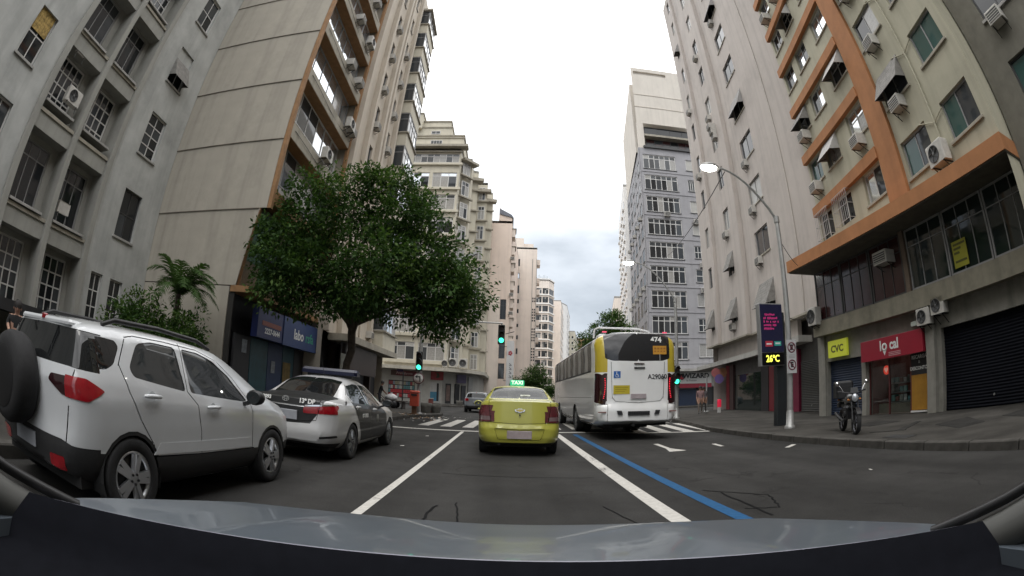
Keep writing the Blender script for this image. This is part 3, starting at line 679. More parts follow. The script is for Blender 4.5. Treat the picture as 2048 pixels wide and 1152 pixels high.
def flat_sign(name, label, P0, P1, z0, z1, m, th=.12, rim=None, group=None):
    d = Vector((*P1, 0)) - Vector((*P0, 0))
    s = thing(name, label, 'sign', (*P0, z0), 0, group); f = Fac(s, P0, P1); f.P0.z = 0
    b = B(); b.bbox(0, f.L, 0, th, 0, z1 - z0, .012); f.put('sign_panel', b.mesh('sign_panel', m), 0, 0, 0)
    if rim:
        b = B(); 
        for q in ((-.03, f.L + .03, -.03, 0), (-.03, f.L + .03, z1 - z0, z1 - z0 + .03)): b.box(q[0], q[1], -.02, th, q[2], q[3])
        f.put('sign_rim', b.mesh('sign_rim', rim), 0, 0, 0)
    return s, f
s, f = flat_sign('shop_sign', 'dark red pharmacy sign with pale lettering beneath the corner canopy', (-12.75, 50.45), (-9.85, 50.45), 2.95, 3.5, mat('sign_darkred', (.13, .02, .03), .5, var=.15))
f.put('lettering', text_mesh('Primafarma', .40, mat('lettering_pink', (.5, .38, .38), .5, var=0), bold=.006), 1.55, .26, -.006, tilt=R(90))
f.box('sign_block', .0, .6, -.02, 0, .0, .5, mat('sign_brown', (.09, .05, .04), .5)); f.box('sign_block', .7, 1.4, -.02, 0, .42, .72, mat('sign_violet', (.07, .05, .14), .5))
s, f = flat_sign('shop_sign', 'square red shop sign with a dark emblem over the white shop door', (-8.25, 50.45), (-6.85, 50.45), 2.7, 3.68, mat('sign_red2', (.26, .03, .04), .5, var=.12))
b = B(); b.add([(.55, -.01, .25), (.85, -.01, .2), (1.0, -.01, .45), (.85, -.01, .75), (.55, -.01, .8), (.7, -.01, .5)], [(0, 1, 2, 3, 4, 5)]); f.put('emblem', b.mesh('emblem', mat('emblem_dark', (.05, .06, .04), .6), fix=False), 0, 0, 0)
s, f = flat_sign('shop_sign', 'small violet shop sign at the bend of the corner canopy', (-5.5, 52.1), (-4.6, 53.2), 2.55, 3.5, mat('sign_violet2', (.13, .11, .2), .5, var=.2))

# ---- pinkish blank wall building
rt = thing('apartment_building', 'tall pinkish building with a blank side wall past the pale corner building', 'building', (-3.9, 66, 0))
F = Fac(rt, (-12, 66), (0, 66)); U = lambda x: x + 12
hs = [(U(-1.3), z, U(-.45), z + h) for z, h in ((12.2, 2.9), (6.6, 2.6), (3.7, 2.2))]
F.wall(0, 12, 0, 27.0, hs, W_pnk, .3)
for h in hs: window(F, h[0], h[1], h[2] - h[0], h[3] - h[1], 2, (.7,), fm=M_dark_frame, gl=[G_dark, G_mid], dep=.1, sill=0)
b = B(); b.yprism([(0, 0), (10.0, 0), (10.0, 2.3), (12, .6), (12, 0)], 0, 6); F.put('wall', b.mesh('wall', W_pnk), 0, 27, .0)
F.box('wall', U(-4.2), U(-1.35), -.35, 0, 0, 15.6, W_pal)
b = B(); b.yprism([(10.05, 1.0), (10.05, 1.9), (11.9, .9), (12.2, .4)], -.15, 5); F.put('roof', b.mesh('roof', mat('slate', (.16, .17, .2), .7, var=.1)), 0, 27.2, 0)
for k in range(9): 
    b = B(); b.box(0, .55, 0, 2.2, 0, 1.2); b.box(-.02, .7, -.1, 2.3, 1.2, 1.32, 1); F.put('balcony', b.mesh('balcony', [W_pal, W_slab]), 12, 3.2 + 2.7 * k, .5 + .3 * (k % 2)); 
for k in (1, 3, 4, 6): ac_window(F, 11.9, 4.8 + 2.7 * k)
grid_mass(rt, [(-12, 66), (0, 66), (1.4, 84), (-12, 84)], 0, 27, W_pnk, skip=(0,))
# ---- building with a ladder of vent blocks
rt = thing('apartment_building', 'pinkish building with small bathroom windows and a ladder of dark vent blocks', 'building', (0, 85, 0))
F = Fac(rt, (-4, 85), (4.95, 85)); U = lambda x: x + 4
els = [(16.8, 15.9, 0), (15.1, 14.4, 2), (13.6, 12.6, 1), (11.9, 11.4, 0), (10.7, 10.2, 0), (8.9, 8.5, 0), (7.5, 7.0, 0), (5.9, 5.2, 0)]
hs = [(U(.62), 1.3 + 85 * math.tan(R(e1)), U(1.75), 1.3 + 85 * math.tan(R(e0))) for e0, e1, _ in els]
F.wall(0, U(4.95), 0, 29.2, hs, W_pal, .25)
for h, e in zip(hs, els): window(F, h[0], h[1], h[2] - h[0], h[3] - h[1], 2, fm=M_grey_frame if e[2] else M_dark_frame, gl=[[G_dark], [G_curt, G_dark], [G_sky]][e[2]], dep=.1, sill=0, fw=.09)
for k in range(30):
    if k % 7 in (5, 6): continue
    for q in (0, 1):
        b = cached('vent', lambda: B().box(0, .22, -.02, .02, 0, .3).mesh('vent_block', W_drk)); F.put('vent_block', b, U(4.2) + q * .36, 4.2 + k * .52, 0)
F.box('pipe', U(4.05), U(4.15), -.1, 0, 4, 27, M_conc); F.box('pipe', U(4.8), U(4.88), -.1, 0, 4, 27, M_conc)
F.box('penthouse', U(.2), U(2.4), .8, 8, 29.2, 31.4, W_pal); F.box('penthouse', U(2.4), U(4.3), 1.5, 8, 29.2, 30.5, W_pal)
f = Fac(rt, (2.2, 84.6), (3.2, 84.6))
grid_mass(rt, [(-4, 85), (4.95, 85), (7.8, 150), (-12, 150)], 0, 29.2, W_pal, skip=(0,))
f = Fac(rt, (4.95, 85), (5.9, 107))
for k in range(9): f.box('balcony', 1 + k % 2 * 3, 3.5 + k % 2 * 3, -.6, 0, 3 + 2.9 * k, 4.0 + 2.9 * k, W_pal)
# ---- pale corner block with grid of windows
rt = thing('apartment_building', 'pale block with rows of paired windows and white sills far down the street', 'building', (8.9, 155, 0))
F = Fac(rt, (8.7, 155), (13.2, 155)); G = Fac(rt, (13.2, 155), (15.4, 159.5))
hs = []
for k in range(11):
    z = 5.6 + 3.05 * k; hs += [(.25, z, 2.1, z + 2.0), (2.4, z, 4.3, z + 2.0)]
F.wall(0, 4.5, 0, 41.0, hs, W_pal, .3); G.wall(0, G.L, 0, 41.0, [(.3, 5.6 + 3.05 * k, G.L - .3, 7.6 + 3.05 * k) for k in range(11)], W_pal, .3)
for k, h in enumerate(hs): window(F, *h[:2], h[2] - h[0], h[3] - h[1], 3, (.7,), gl=[G_dark, G_mid, G_curt], dep=.1, sill=0, fw=.1, mw=.1, fm=M_dark_frame if k % 5 else M_white_frame)
for k in range(11):
    window(G, .3, 5.6 + 3.05 * k, G.L - .6, 2.0, 4, gl=[G_dark, G_mid], dep=.1, sill=0, fw=.1, mw=.1, fm=M_grey_frame)
    for f in (F, G): f.box('slab', -.1, f.L + .1, -.35, 0, 5.1 + 3.05 * k, 5.45 + 3.05 * k, W_far)
for f in (F, G): f.box('cornice', -.1, f.L + .1, -.3, .3, 41, 41.4, W_far)
grid_mass(rt, [(8.7, 155), (13.2, 155), (15.4, 159.5), (17.5, 188), (2, 188), (2, 155)], 0, 41, W_pal, skip=(0, 1))
b = B()
for i in range(9): b.bar((.3 + i * .45, .5, 0), (.3 + i * .45 + .1, .5, .8 + .9 * abs(math.sin(i * 2.3))), .07, .07)
F.put('roof_plants', b.mesh('roof_plants', mat('roof_plants', (.15, .17, .13), .9)), 0, 41.3, .3)
def far_block(label, P, z, m, sidewin=None, frontwin=None):
    rt = thing('apartment_building', label, 'building', (*P[0], 0)); b = B(); b.prism([(x - P[0][0], y - P[0][1]) for x, y in P], 0, z, bottom=False); b.build('wall', m, rt)
    b = B(); b.prism([((x - P[0][0]) * 1.01, (y - P[0][1])) for x, y in P], z, z + .5); b.build('roof', M_conc, rt)
    for e in (sidewin, frontwin):
        if not e: continue
        a, c, n, z0, dz, nz_, w_, h_ = e; f = Fac(rt, a, c)
        for i in range(n):
            for k in range(nz_):
                me = cached(('fw', w_, h_), lambda: B().box(0, w_, -.03, .02, 0, h_).box(-.15, w_ + .15, -.3, 0, -.25, -.05, 1).mesh('window', [G_dark, W_far])); f.put('window', me, (i + .5) * f.L / n - w_ / 2, z0 + k * dz, 0)
    return rt
far_block('pale building with a ribbed side full of balconies beyond the paired-window block', [(18.3, 190), (21.3, 190), (26.5, 222), (18, 222)], 41, W_pal, ((21.3, 190), (26.5, 222), 7, 4, 3, 12, 2.6, 1.6))
far_block('narrow white tower with a dark roof edge behind the ribbed pale building', [(23.3, 208), (27.0, 215), (33, 250), (20, 250)], 44, W_far, ((27.0, 215), (33, 250), 5, 4, 3, 13, 2.4, 1.6))
far_block('lower cream building with a dark roofline beyond the narrow white tower', [(30.0, 240), (34.4, 240), (44, 292), (28, 292)], 35.5, W_crm2, ((34.4, 240), (44, 292), 8, 4, 3, 10, 2.4, 1.4), ((30.2, 240), (34.2, 240), 2, 20, 3, 5, .9, 1.2))
far_block('orange brown building closing the view at the end of the street', [(43, 310), (60, 310), (60, 330), (43, 330)], 41, mat('far_ochre', (.42, .27, .15), .9, var=.1), None, ((43, 310), (60, 310), 6, 26, 3.1, 5, 1.4, 1.2))

# ---- vertical banner sign by the pink building
s = thing('vertical_sign', 'tall narrow white vertical sign with a red emblem beside the pinkish wall', 'sign', (.35, 64, 2.6))
b = B(); b.bbox(-.5, .5, -.12, .12, 0, 6.3, .02); b.build('sign_panel', mat('sign_white', (.62, .62, .62), .5, var=.06), s)
b = B()
for i in range(5): a = i * 2 * math.pi / 5; b.cyl((math.cos(a) * .17, -.125, 4.6 + math.sin(a) * .22), (math.cos(a) * .17, -.135, 4.6 + math.sin(a) * .22), .13, n=8)
b.build('emblem', mat('emblem_red', (.4, .04, .06), .5), s)
b = B()
for i in range(4): b.box(-.14, .2, -.13, -.121, 1.2 + i * .55, 1.28 + i * .55); b.bar((.2, -.126, 1.28 + i * .55), (-.1, -.126, 1.55 + i * .55), .01, .09)
b.build('lettering', mat('sign_grey_txt', (.12, .12, .14), .5), s)
[B().bar((-.9, 0, q), (-.5, 0, q), .06, .06).build('bracket', M_dark, s) for q in (5.5, .8)]
# ================================================================ BUILDINGS, right side
# ---- straw and orange building on the right
rt = thing('apartment_building', 'straw coloured building with orange bands and a dark glazed mezzanine above the shops', 'building', (13, 15.25, 0))
P0, P1 = (13.0, 15.25), (11.02, 4.15); F = Fac(rt, P0, P1); sl = (15.25 - 4.15) / F.L; U = lambda y: (15.25 - y) / sl
holes = []; recs = []
for k in range(9):
    zb = 6.98 + 2.53 * k
    for y0, y1 in ((4.55, 6.0), (6.95, 8.45)): recs.append((k, 'L', U(y1), zb + .08, U(y0), zb + 1.3))
    for y0, y1 in ((9.9, 11.2), (12.2, 13.4), (13.95, 15.1)): recs.append((k, 'S', U(y1), zb + .32, U(y0), zb + 1.47))
F.wall(0, F.L, 5.9, 29, [r[2:] for r in recs], W_b0, .18)
for i, (k, t, a, c, d, e) in enumerate(recs):
    w_, h_ = d - a, e - c; q = random.Random(i * 7 + 3).randrange(10) if i > 14 else (k * 5 + i) % 7
    if t == 'L':
        window(F, a, c, w_, h_, 2, (.62,) if q in (2, 5) else (), fm=M_grey_frame, gl=[G_green, G_green, G_mid] if k < 2 else [G_mid, G_curt, G_dark], dep=.1, sill=.06, sillm=W_slab)
        if q in (1, 4) and k: blind_out(F, a, c, w_, h_, .5, .8)
        if q in (0, 4) and k: ac_window(F, a + w_ * .3, c - .5)
    elif k == 0 and a < U(11.3):
        window(F, a, c, w_, h_, 2, fm=M_white_frame, gl=[G_dark, G_curt], dep=.1, sill=0)
        b = B()
        for j in range(9): b.bar((w_ * j / 8, -.28, 0), (w_ * j / 8, -.28, h_), .015, .015)
        for z in (0, h_ * .5, h_): b.bar((0, -.28, z), (w_, -.28, z), .018, .018); b.bar((0, -.28, z), (0, .02, z), .018, .018); b.bar((w_, -.28, z), (w_, .02, z), .018, .018)
        F.put('window_grille', b.mesh('window_grille', mat('grille_white', (.42, .42, .42), .5)), a, c, 0)
    else:
        window(F, a, c, w_, h_, 2, (.65,) if q % 2 else (), fm=M_white_frame if q % 3 else M_grey_frame, gl=[G_green, G_curt, G_sky] if k == 1 else [G_dark, G_mid, G_sky], dep=.12, sill=.05, sillm=W_slab)
        if q in (1, 3, 6): blind_out(F, a, c, w_, h_, .55, .75, mat('blind_white', (.45, .44, .42), .7, var=.1) if q != 3 else M_awn)
        if q in (0, 3, 5): ac_window(F, a + w_ * .25, c - .52, out=.45)
ya, yb = U(9.72), U(8.62)
F.box('orange_band', ya, yb, -.14, .0, 5.9, 29, W_or2)
for k in range(9):
    z = 8.45 + 2.53 * k; F.box('orange_band', -.06, ya, -.2, .0, z, z + .42, W_or2)
b = B(); b.cyl((0, -.06, 0), (0, -.06, 21), .035, n=8)
for k in range(8): b.tube([(-.75, -.05, 1.9 + 2.53 * k), (0, -.06, 1.55 + 2.53 * k), (.55, -.05, 1.75 + 2.53 * k)], .022, 6)
F.put('drain_pipe', b.mesh('drain_pipe', W_b0), U(6.45), 6.35, 0)
ac_split(F, U(6.95), 6.62, w=.8, h=.62, d=.36)
for u, z in ((U(8.3), 11.9), (U(8.1), 9.2), (U(11.0), 9.5)): ac_window(F, u, z, out=.05, w=.4, h=.45)
D = Fac(rt, (12.4, 15.25), (12.4, 4.1))
D.box('canopy_band', -.05, D.L, -1.55, .6, 5.88, 6.33, W_or2)
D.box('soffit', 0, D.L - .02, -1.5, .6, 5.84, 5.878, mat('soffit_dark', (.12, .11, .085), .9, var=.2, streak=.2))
D.box('fascia', -.05, D.L + 14, -.42, .1, 3.3, 3.88, mat('fascia_straw', (.25, .23, .175), .85, var=.14, streak=.3))
# mezzanine glazing: brownish bays then greenish ones
G_brn = glass('glass_brown', (.05, .018, .018), rough=.15, var=.4); G_dgr = glass('glass_darkgreen', (.018, .026, .024))
for i in range(3): window(D, .15 + i * 1.75, 3.9, 1.7, 1.92, 3, (.72,), fm=M_dark_frame, gl=[G_brn], dep=-.28, sill=0, mw=.03)
D.box('pier', 5.42, 5.62, -.36, .1, 3.88, 5.84, mat('pier_brown', (.16, .12, .09), .8, var=.2))
for i in range(3): window(D, 5.65 + i * 1.8, 3.9, 1.76, 1.92, 3, (.72,), fm=M_grey_frame, gl=[G_dgr], dep=-.28, sill=0, mw=.03)
ac_window(D, 4.3, 5.0, out=.75, w=.7, h=.42)
ac_split(D, -.05, 3.75, w=.55, h=.7, d=.35, out=.35)
b = B(); b.bbox(0, .6, 0, .015, 0, .75, .004); o = D.put('poster', b.mesh('poster', mat('poster_yellow', (.34, .33, .03), .6, var=.1)), 7.65, 4.05, -.31)
b = B()
for i, (z, w_) in enumerate(((.62, .5), (.5, .3), (.38, .22), (.14, .48))): b.box(.06, .06 + w_, -.008, -.001, z, z + .06)
link('lettering', b.mesh('lettering', mat('txt_dim', (.10, .10, .02), .6)), o, (0, 0, 0))
# ground floor: blue shutter, shop, dark shutter
M_shut = mat('shutter_navy', (.012, .024, .055), .55, var=.15); M_shut2 = mat('shutter_dark', (.004, .005, .009), .7, var=.2, spec=.15)
pil = mat('pilaster', (.25, .24, .21), .85, var=.14, streak=.3)
def shutter(f, u0, u1, z0, z1, m, dep):
    def mk():
        b = B(); n = int((z1 - z0) / .085)
        for i in range(n): 
            a = (z1 - z0) * i / n; c = (z1 - z0) * (i + 1) / n
            b.add([(0, 0, a), (u1 - u0, 0, a), (u1 - u0, -.018, (a + c) / 2), (0, -.018, (a + c) / 2), (u1 - u0, 0, c - .006), (0, 0, c - .006)], [(0, 1, 2, 3), (3, 2, 4, 5)])
        b.box(0, u1 - u0, .003, .03, 0, z1 - z0)
        return b.mesh('roller_shutter', m, fix=False)
    o = f.put('roller_shutter', mk(), u0, z0, dep)
    b = B(); b.cyl((0, -.02, 0), (0, -.07, 0), .03, n=10); link('shutter_lock', b.mesh('shutter_lock', M_galv), o, ((u1 - u0) * .45, 0, .32))
D.wall(-.05, D.L, 0, 3.3, [(.28, .0, 2.45, 2.28), (2.78, .0, 5.85, 2.72, 'open'), (6.5, 0, 11.0, 2.6)], pil, .25)
shutter(D, .28, 2.45, .16, 2.28, M_shut, .2); shutter(D, 6.5, 11.0, .16, 2.6, M_shut2, .2)
D.box('pilaster', -.2, .25, -.1, 0, .14, 3.3, pil); D.box('pilaster', 2.5, 2.75, -.08, 0, .14, 2.3, pil); D.box('pilaster', 5.92, 6.3, -.18, 0, .14, 2.75, pil)
# shop interior behind glass
D.box('shop_back', 2.8, 5.84, 1.6, 1.7, .1, 2.72, mat('shop_inside', (.22, .09, .08), .8, var=.3)); D.box('shop_floor', 2.8, 5.84, .25, 1.6, .1, .17, mat('shop_floor', (.16, .12, .1), .5))
for k in range(3):
    for j in range(7): D.box('shelf_goods', 3.35 + j * .22, 3.35 + j * .22 + .17, .75, 1.0, .55 + k * .32, .55 + k * .32 + rnd.uniform(.14, .26), mat('goods_r%d' % ((j * 3 + k) % 5), [(.25, .45, .42), (.5, .48, .45), (.15, .32, .33), (.24, .1, .08), (.35, .34, .33)][(j * 3 + k) % 5], .6))
    D.box('shelf', 3.3, 4.95, .7, 1.1, .5 + k * .32, .54 + k * .32, M_galv)
D.box('shop_ceiling', 2.8, 5.84, .26, 1.6, 2.68, 2.72, mat('shop_ceiling', (.4, .38, .36), .8)); D.box('shop_side', 2.74, 2.79, .26, 1.6, .1, 2.72, mat('shop_inside', (.10, .03, .03))); D.box('shop_side', 5.85, 5.9, .26, 1.6, .1, 2.72, MATS['shop_inside'])
D.box('ceiling_lamp', 3.4, 4.8, .9, 1.05, 2.62, 2.67, mat('shop_lamp', (.9, .9, .85), .4, var=0, emit=(1, .95, .85), estr=2.2))
D.box('counter', 3.0, 4.9, .4, .7, .16, .5, mat('counter', (.2, .16, .12), .6))
D.box('shop_glass', 2.82, 4.95, .1, .115, .2, 2.0, glass('shop_pane', (.9, .95, .95), .9)); 
b = B(); 
for u in (2.8, 3.85, 4.95, 5.8): b.box(u - .03, u + .03, -.03, .03, .15, 2.0)
D.put('shop_frame', b.mesh('shop_frame', mat('frame_red', (.09, .02, .02), .5)), 0, 0, .11)
D.box('door_panel', 4.98, 5.8, .08, .13, .25, 1.35, mat('door_amber', (.34, .17, .02), .5, var=.15)); D.box('door_panel', 4.98, 5.8, .08, .13, 1.35, 2.05, W_drk); D.box('door_sill', 4.98, 5.8, .02, .12, .18, .23, M_white_frame)
D.put('lettering', text_mesh('RECARGA', .16, M_wtxt, bold=.004), 5.38, 1.9, .07, tilt=R(90)); D.put('lettering', text_mesh('&', .13, M_wtxt), 5.38, 1.74, .07, tilt=R(90)); D.put('lettering', text_mesh('DESCONTOS', .15, M_wtxt, bold=.004), 5.38, 1.55, .07, tilt=R(90))
b = B(); b.cyl((.0, 0, 0), (0, -.03, 0), .16, n=20); o = D.put('lamp_disc', b.mesh('lamp_disc', mat('lamp_red', (.4, .03, .02), .4, emit=(.9, .06, .03), estr=.8)), 3.35, 1.66, .5)
b = B(); b.cyl((-.05, -.035, .03), (-.05, -.045, .03), .05, n=12); b.cyl((.05, -.035, .03), (.05, -.045, .03), .05, n=12); b.add([(-.1, -.04, .02), (.1, -.04, .02), (0, -.04, -.1)], [(0, 1, 2)]); link('heart', b.mesh('heart', mat('lamp_pink', (.8, .5, .45), .4, emit=(1, .5, .4), estr=.5)), o)
for u, z in ((5.75, 2.78), (6.42, 2.98)): ac_split(D, u, z, w=.6, h=.5, d=.3, out=.12)
b = B(); b.bbox(0, .3, -.2, 0, 0, .14, .02); D.put('lamp_housing', b.mesh('lamp_housing', mat('lamp_pale', (.5, .55, .5), .4)), 5.3, 2.85, 0)
grid_mass(rt, [(13.0, 15.25), (11.02, 4.15), (14, 4.15), (26, 4.15), (26, 15.25)], 0, 29, W_b0, skip=(0,))
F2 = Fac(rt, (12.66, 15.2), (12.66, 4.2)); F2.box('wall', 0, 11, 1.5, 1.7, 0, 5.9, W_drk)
s, f = flat_sign('shop_sign', 'yellow green lit box sign with dark letters over the blue shutter', (12.2, 14.65), (12.2, 13.45), 2.40, 3.04, mat('sign_lime', (.40, .42, .03), .4, var=.05, emit=(.55, .6, .05), estr=.28))
f.put('lettering', text_mesh('CVC', .36, mat('lettering_olive', (.10, .10, .03), .5, var=0), bold=.012, wid=1.1), .6, .3, -.006, tilt=R(90))
s, f = flat_sign('shop_sign', 'wide red shop fascia with white lower case lettering', (12.12, 12.55), (12.12, 9.4), 2.02, 2.72, mat('sign_crimson', (.30, .012, .03), .45, var=.05), .25)
f.put('lettering', text_mesh('l', .46, M_wtxt, bold=.014, wid=.92), 1.10, .42, -.006, tilt=R(90)); f.put('lettering', text_mesh('cal', .46, M_wtxt, bold=.014, wid=.92), 1.79, .42, -.006, tilt=R(90))
b = B(); Rm = Matrix.Rotation(R(90), 3, 'X'); b.lathe([(.135, 0), (.135, .006), (.06, .006), (.06, 0)], 20, (1.30, -.004, .38), Rm); b.add([(1.19, -.008, .31), (1.41, -.008, .31), (1.30, -.008, .10)], [(0, 1, 2)]); f.put('emblem', b.mesh('emblem', M_wtxt, fix=False), 0, 0, 0)
b = B(); 
for i in range(3): b.box(1.5, 2.1, -.006, -.001, .16 - i * .05, .185 - i * .05)
f.put('lettering', b.mesh('lettering', mat('txt_rose', (.55, .3, .32), .5)), 0, 0, 0)

# ---- cream facade carried on to the right, dimming put into its colour
rt = thing('apartment_building', 'cream facade continued in darkened colour over a shuttered ground floor, beside the straw coloured building', 'building', (11.9, 4.1, 0))
F = Fac(rt, (11.9, 4.1), (11.9, -16)); wd = mat('plaster_dimmed', (.17, .16, .13), .9, var=.12, streak=.25)
recs = [(u, z, u + 1.6, z + 1.3) for u in (1.0, 4.0, 7.0, 10, 13) for z in (6.9, 9.6, 12.3, 15, 17.7, 20.4)]
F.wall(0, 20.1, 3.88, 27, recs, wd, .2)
for r in recs: window(F, r[0], r[1], 1.6, 1.3, 2, fm=M_dark_frame, gl=[G_dark, G_green], dep=.1)
for u, z in ((1.3, 6.3), (4.4, 9.0), (1.2, 9.1)): ac_window(F, u, z)
F.wall(0, 20.1, 0, 3.3, [(.6, 0, 6, 3.0), (7, 0, 13, 3)], W_drk, .3)
shutter(F, .6, 6, .15, 3.0, M_shut2, .25); shutter(F, 7, 13, .15, 3.0, M_shut2, .25)
grid_mass(rt, [(11.9, 4.1), (11.9, -16), (11.9, -60), (26, -60), (26, 4.1)], 0, 27, wd, skip=(0,))  # unseen length behind the camera, added to cut light on the street

# ---- sand coloured tower with grey roller blinds
rt = thing('apartment_building', 'sand coloured tower with stepped bays and grey roller blinds, behind the clock sign', 'building', (15.3, 32.4, 0))
F = Fac(rt, (15.3, 32.4), (13.3, 15.6)); sl = 16.8 / F.L; U = lambda y: (32.4 - y) / sl
zt = 39; zk = [5.88 + 3.1 * k for k in range(11)]
S1 = (U(24.8), F.L + .3, 0, (21.1, 23.05)); S2 = (U(29.6), U(24.8), -.3, (26.2, 27.3)); S3 = (0, U(29.6), -.55, (30.2, 30.95))
rb = random.Random(11)
for si, (u0, u1, dep, (y0, y1)) in enumerate((S1, S2, S3)):
    hs = [(U(y1), z, U(y0), z + 1.52) for z in zk]
    F.wall(u0, u1, 4.85, zt, hs, W_b1, .2, dep=dep)
    F.box('wall', u1 - .012, u1, dep + .001, dep + .6, 4.85, zt, W_b1); F.box('soffit', u0, u1, dep, 1.2, 4.75, 4.85, W_slab)
    for k, h in enumerate(hs):
        w_ = h[2] - h[0]
        ty = {0: 'b', 1: ['g', 'b', 'g'][si], 2: ['c', 'c', 'c'][si]}.get(k) or rb.choice('gcccoogob')
        window(F, h[0], h[1], w_, 1.52, 2 if si < 2 else 1, fm=M_grey_frame, gl={'c': [G_blind], 'g': [G_sky, G_mid], 'b': [G_dark], 'o': [G_mid, G_dark]}[ty], dep=dep + .09, sill=.05, sillm=W_slab)
        if ty == 'b': o = blind_out(F, h[0], h[1], w_, 1.52, .62 if k == 0 else .45, .95 if k == 0 else .8, M_awn if k < 3 else mat('blind_pale', (.30, .29, .28), .8)); o.location += F.rot @ Vector((0, dep, 0))
        if (si, k) in ((0, 1), (0, 2), (1, 0), (1, 2), (0, 3), (1, 5), (0, 7), (2, 4), (2, 6), (1, 7)) : o = ac_window(F, h[0] + w_ * .1, h[1] - .5, out=.3 - dep)
b = B(); b.cyl((0, -.03, 0), (0, -.03, 33), .03, n=8); F.put('drain_pipe', b.mesh('drain_pipe', W_b1), U(17.9), 4.9, 0)
for k in range(3): ac_window(F, U(26.6), 18.9 + .42 * k, out=.6 + .12 * k)
F.box('roof', 0, F.L, -.55, 3, zt, zt + .3, W_slab)
grid_mass(rt, [(15.3, 32.4), (13.3, 15.6), (26, 15.6), (28, 32.4)], 0, zt, W_b1, skip=(0,))
# canopy and ground-floor shops of the tower
cn = B(); l = rt.location
cn.prism([(x - l.x, y - l.y) for x, y in [(16.0, 37.4), (16.3, 38.0), (17.2, 38.2), (22, 37.6), (22, 33), (15.4, 33), (13.6, 17.5), (12.75, 17.5), (14.0, 24)]], 3.42, 3.72); cn.build('canopy', mat('canopy_grey', (.40, .39, .36), .85, var=.1, streak=.2), rt)
K = Fac(rt, (16.1, 32.4), (14.1, 15.6)); V = U
K.box('wall', 0, K.L, .3, .4, 0, 4.8, mat('shop_grey', (.09, .085, .08), .8, var=.2)); 
b = B(); b.box(0, 13, 0, .25, 0, 1.1); K.put('wall', b.mesh('wall', W_b1), 0.1, 3.72, -.4)
mag = mat('shop_magenta', (.20, .015, .05), .5, var=.15); red = mat('shop_red', (.16, .012, .02), .5, var=.15)
K.box('shop_glass', V(30.3), V(25.6), .2, .3, .15, 2.6, G_dgr); 
for y0, y1, m in ((31.2, 30.4, mat('shop_brown', (.05, .025, .025), .6)), (25.4, 24.3, W_drk), (24.2, 23.0, red), (21.4, 20.4, mag), (31.9, 31.3, red)): K.box('shop_pillar', V(y0), V(y1), .1, .3, .1, 3.4, m)
shutter(K, V(20.3), V(17.6), .15, 2.7, mat('shutter_grey', (.06, .06, .055), .6, var=.15), .22)
b = B()
for q in range(3): a = .5 + q * 2.09; b.cyl((.3 * math.cos(a), -.02 - .004 * q, .3 * math.sin(a)), (.3 * math.cos(a), -.04 - .004 * q, .3 * math.sin(a)), .34, n=20, mi=q)
s = thing('shop_sign', 'round three-colour shop sign under the tower canopy beside the white fascia', 'sign', (15.2, 31.2, 2.75)); b.build('sign_panel', [mat('d_or', (.35, .16, .08), .5), mat('d_pk', (.4, .12, .12), .5), mat('d_vi', (.16, .1, .3), .5)], s, (0, 0, 0), (0, 0, R(-20)))
b = B(); b.bar((0, 0, .55), (0, 0, .75), .03, .03); b.build('hanger', M_dark, s)

# ---- grey corner building across the side street
rt = thing('apartment_building', 'grey corner building with white ribbon windows and a cream upper block, beyond the bus', 'building', (16.25, 52, 0))
F = Fac(rt, (16.25, 52), (25.5, 52)); U = lambda x: x - 16.25
rows = [5.6 + 3.06 * k for k in range(9)]
hs = [(U(16.65), z, U(21.25), z + 2.15) for z in rows] + [(U(22.7), z + .25, U(24.6), z + 1.9) for z in rows]
F.wall(0, 9.25, 4.2, 33.2, hs, W_gry, .2)
for k, h in enumerate(hs):
    if k < 9: window(F, h[0], h[1], h[2] - h[0], h[3] - h[1], 6, (.74,), gl=[G_dark, G_dark, G_mid, G_mid, G_curt] if k % 3 else [G_mid, G_curt, G_dark], dep=.08, sill=.06, fw=.1, mw=.09, sillm=M_dark_frame)
    else:
        kk = k - 9; window(F, h[0], h[1], h[2] - h[0], h[3] - h[1], [2, 3, 2, 2, 4, 2, 1, 6, 1][kk], (.5,) if kk in (1, 3, 4) else (), gl=[[G_curt], [G_dark, G_mid], [G_curt], [G_mid], [G_dark], [G_blind], [G_blind], [G_dark], [G_blind]][kk], dep=.08, fm=M_white_frame, sill=.06, fw=.09, mw=.08, sillm=M_dark_frame)
for k, (x, z) in enumerate(((18.9, 23.35), (22.9, 22.6), (23.3, 16.9), (23.2, 13.7))): ac_window(F, U(x), z, w=.75, h=.6)
for z in rows: F.box('ledge', 0, 9.25, -.06, 0, z - .5, z - .44, W_gry)
F.box('terrace_slab', U(16.9), 9.4, -.25, 3, 33.2, 33.5, M_dark_frame)
window(F, U(17.6), 33.6, 7.2, 1.6, 6, (.6,), fm=M_dark_frame, gl=[G_dark, G_mid, G_brn], dep=.9, sill=0, fw=.09, mw=.08); F.box('terrace_slab', U(17.2), 9.4, .0, 3, 35.2, 35.5, W_slab); window(F, U(17.4), 35.5, 7.6, 1.5, 4, fm=M_dark_frame, gl=[G_dark], dep=.6, sill=0, fw=.09)
W_cup = mat('plaster_upper_cream', (.66, .61, .54), .9, var=.05, scale=.5, streak=.1); F.wall(U(16.25), 9.25, 37.2, 47.4, [(.35, 46.1, 5.4, 46.75)], W_cup, .3); F.box('wall', 0, .9, .0, .3, 33.2, 37.2, W_cup)
for z in (40.0, 42.2): F.box('ledge', 0, 9.25, -.05, 0, z, z + .06, W_crm)
b = B(); b.prism([(x - 16.25, y - 52) for x, y in [(16.25, 52.2), (25.5, 52.2), (27, 68), (19.0, 70)]], 0, 33.2, skip=(0,), bottom=False); b.build('wall', W_gry, rt)
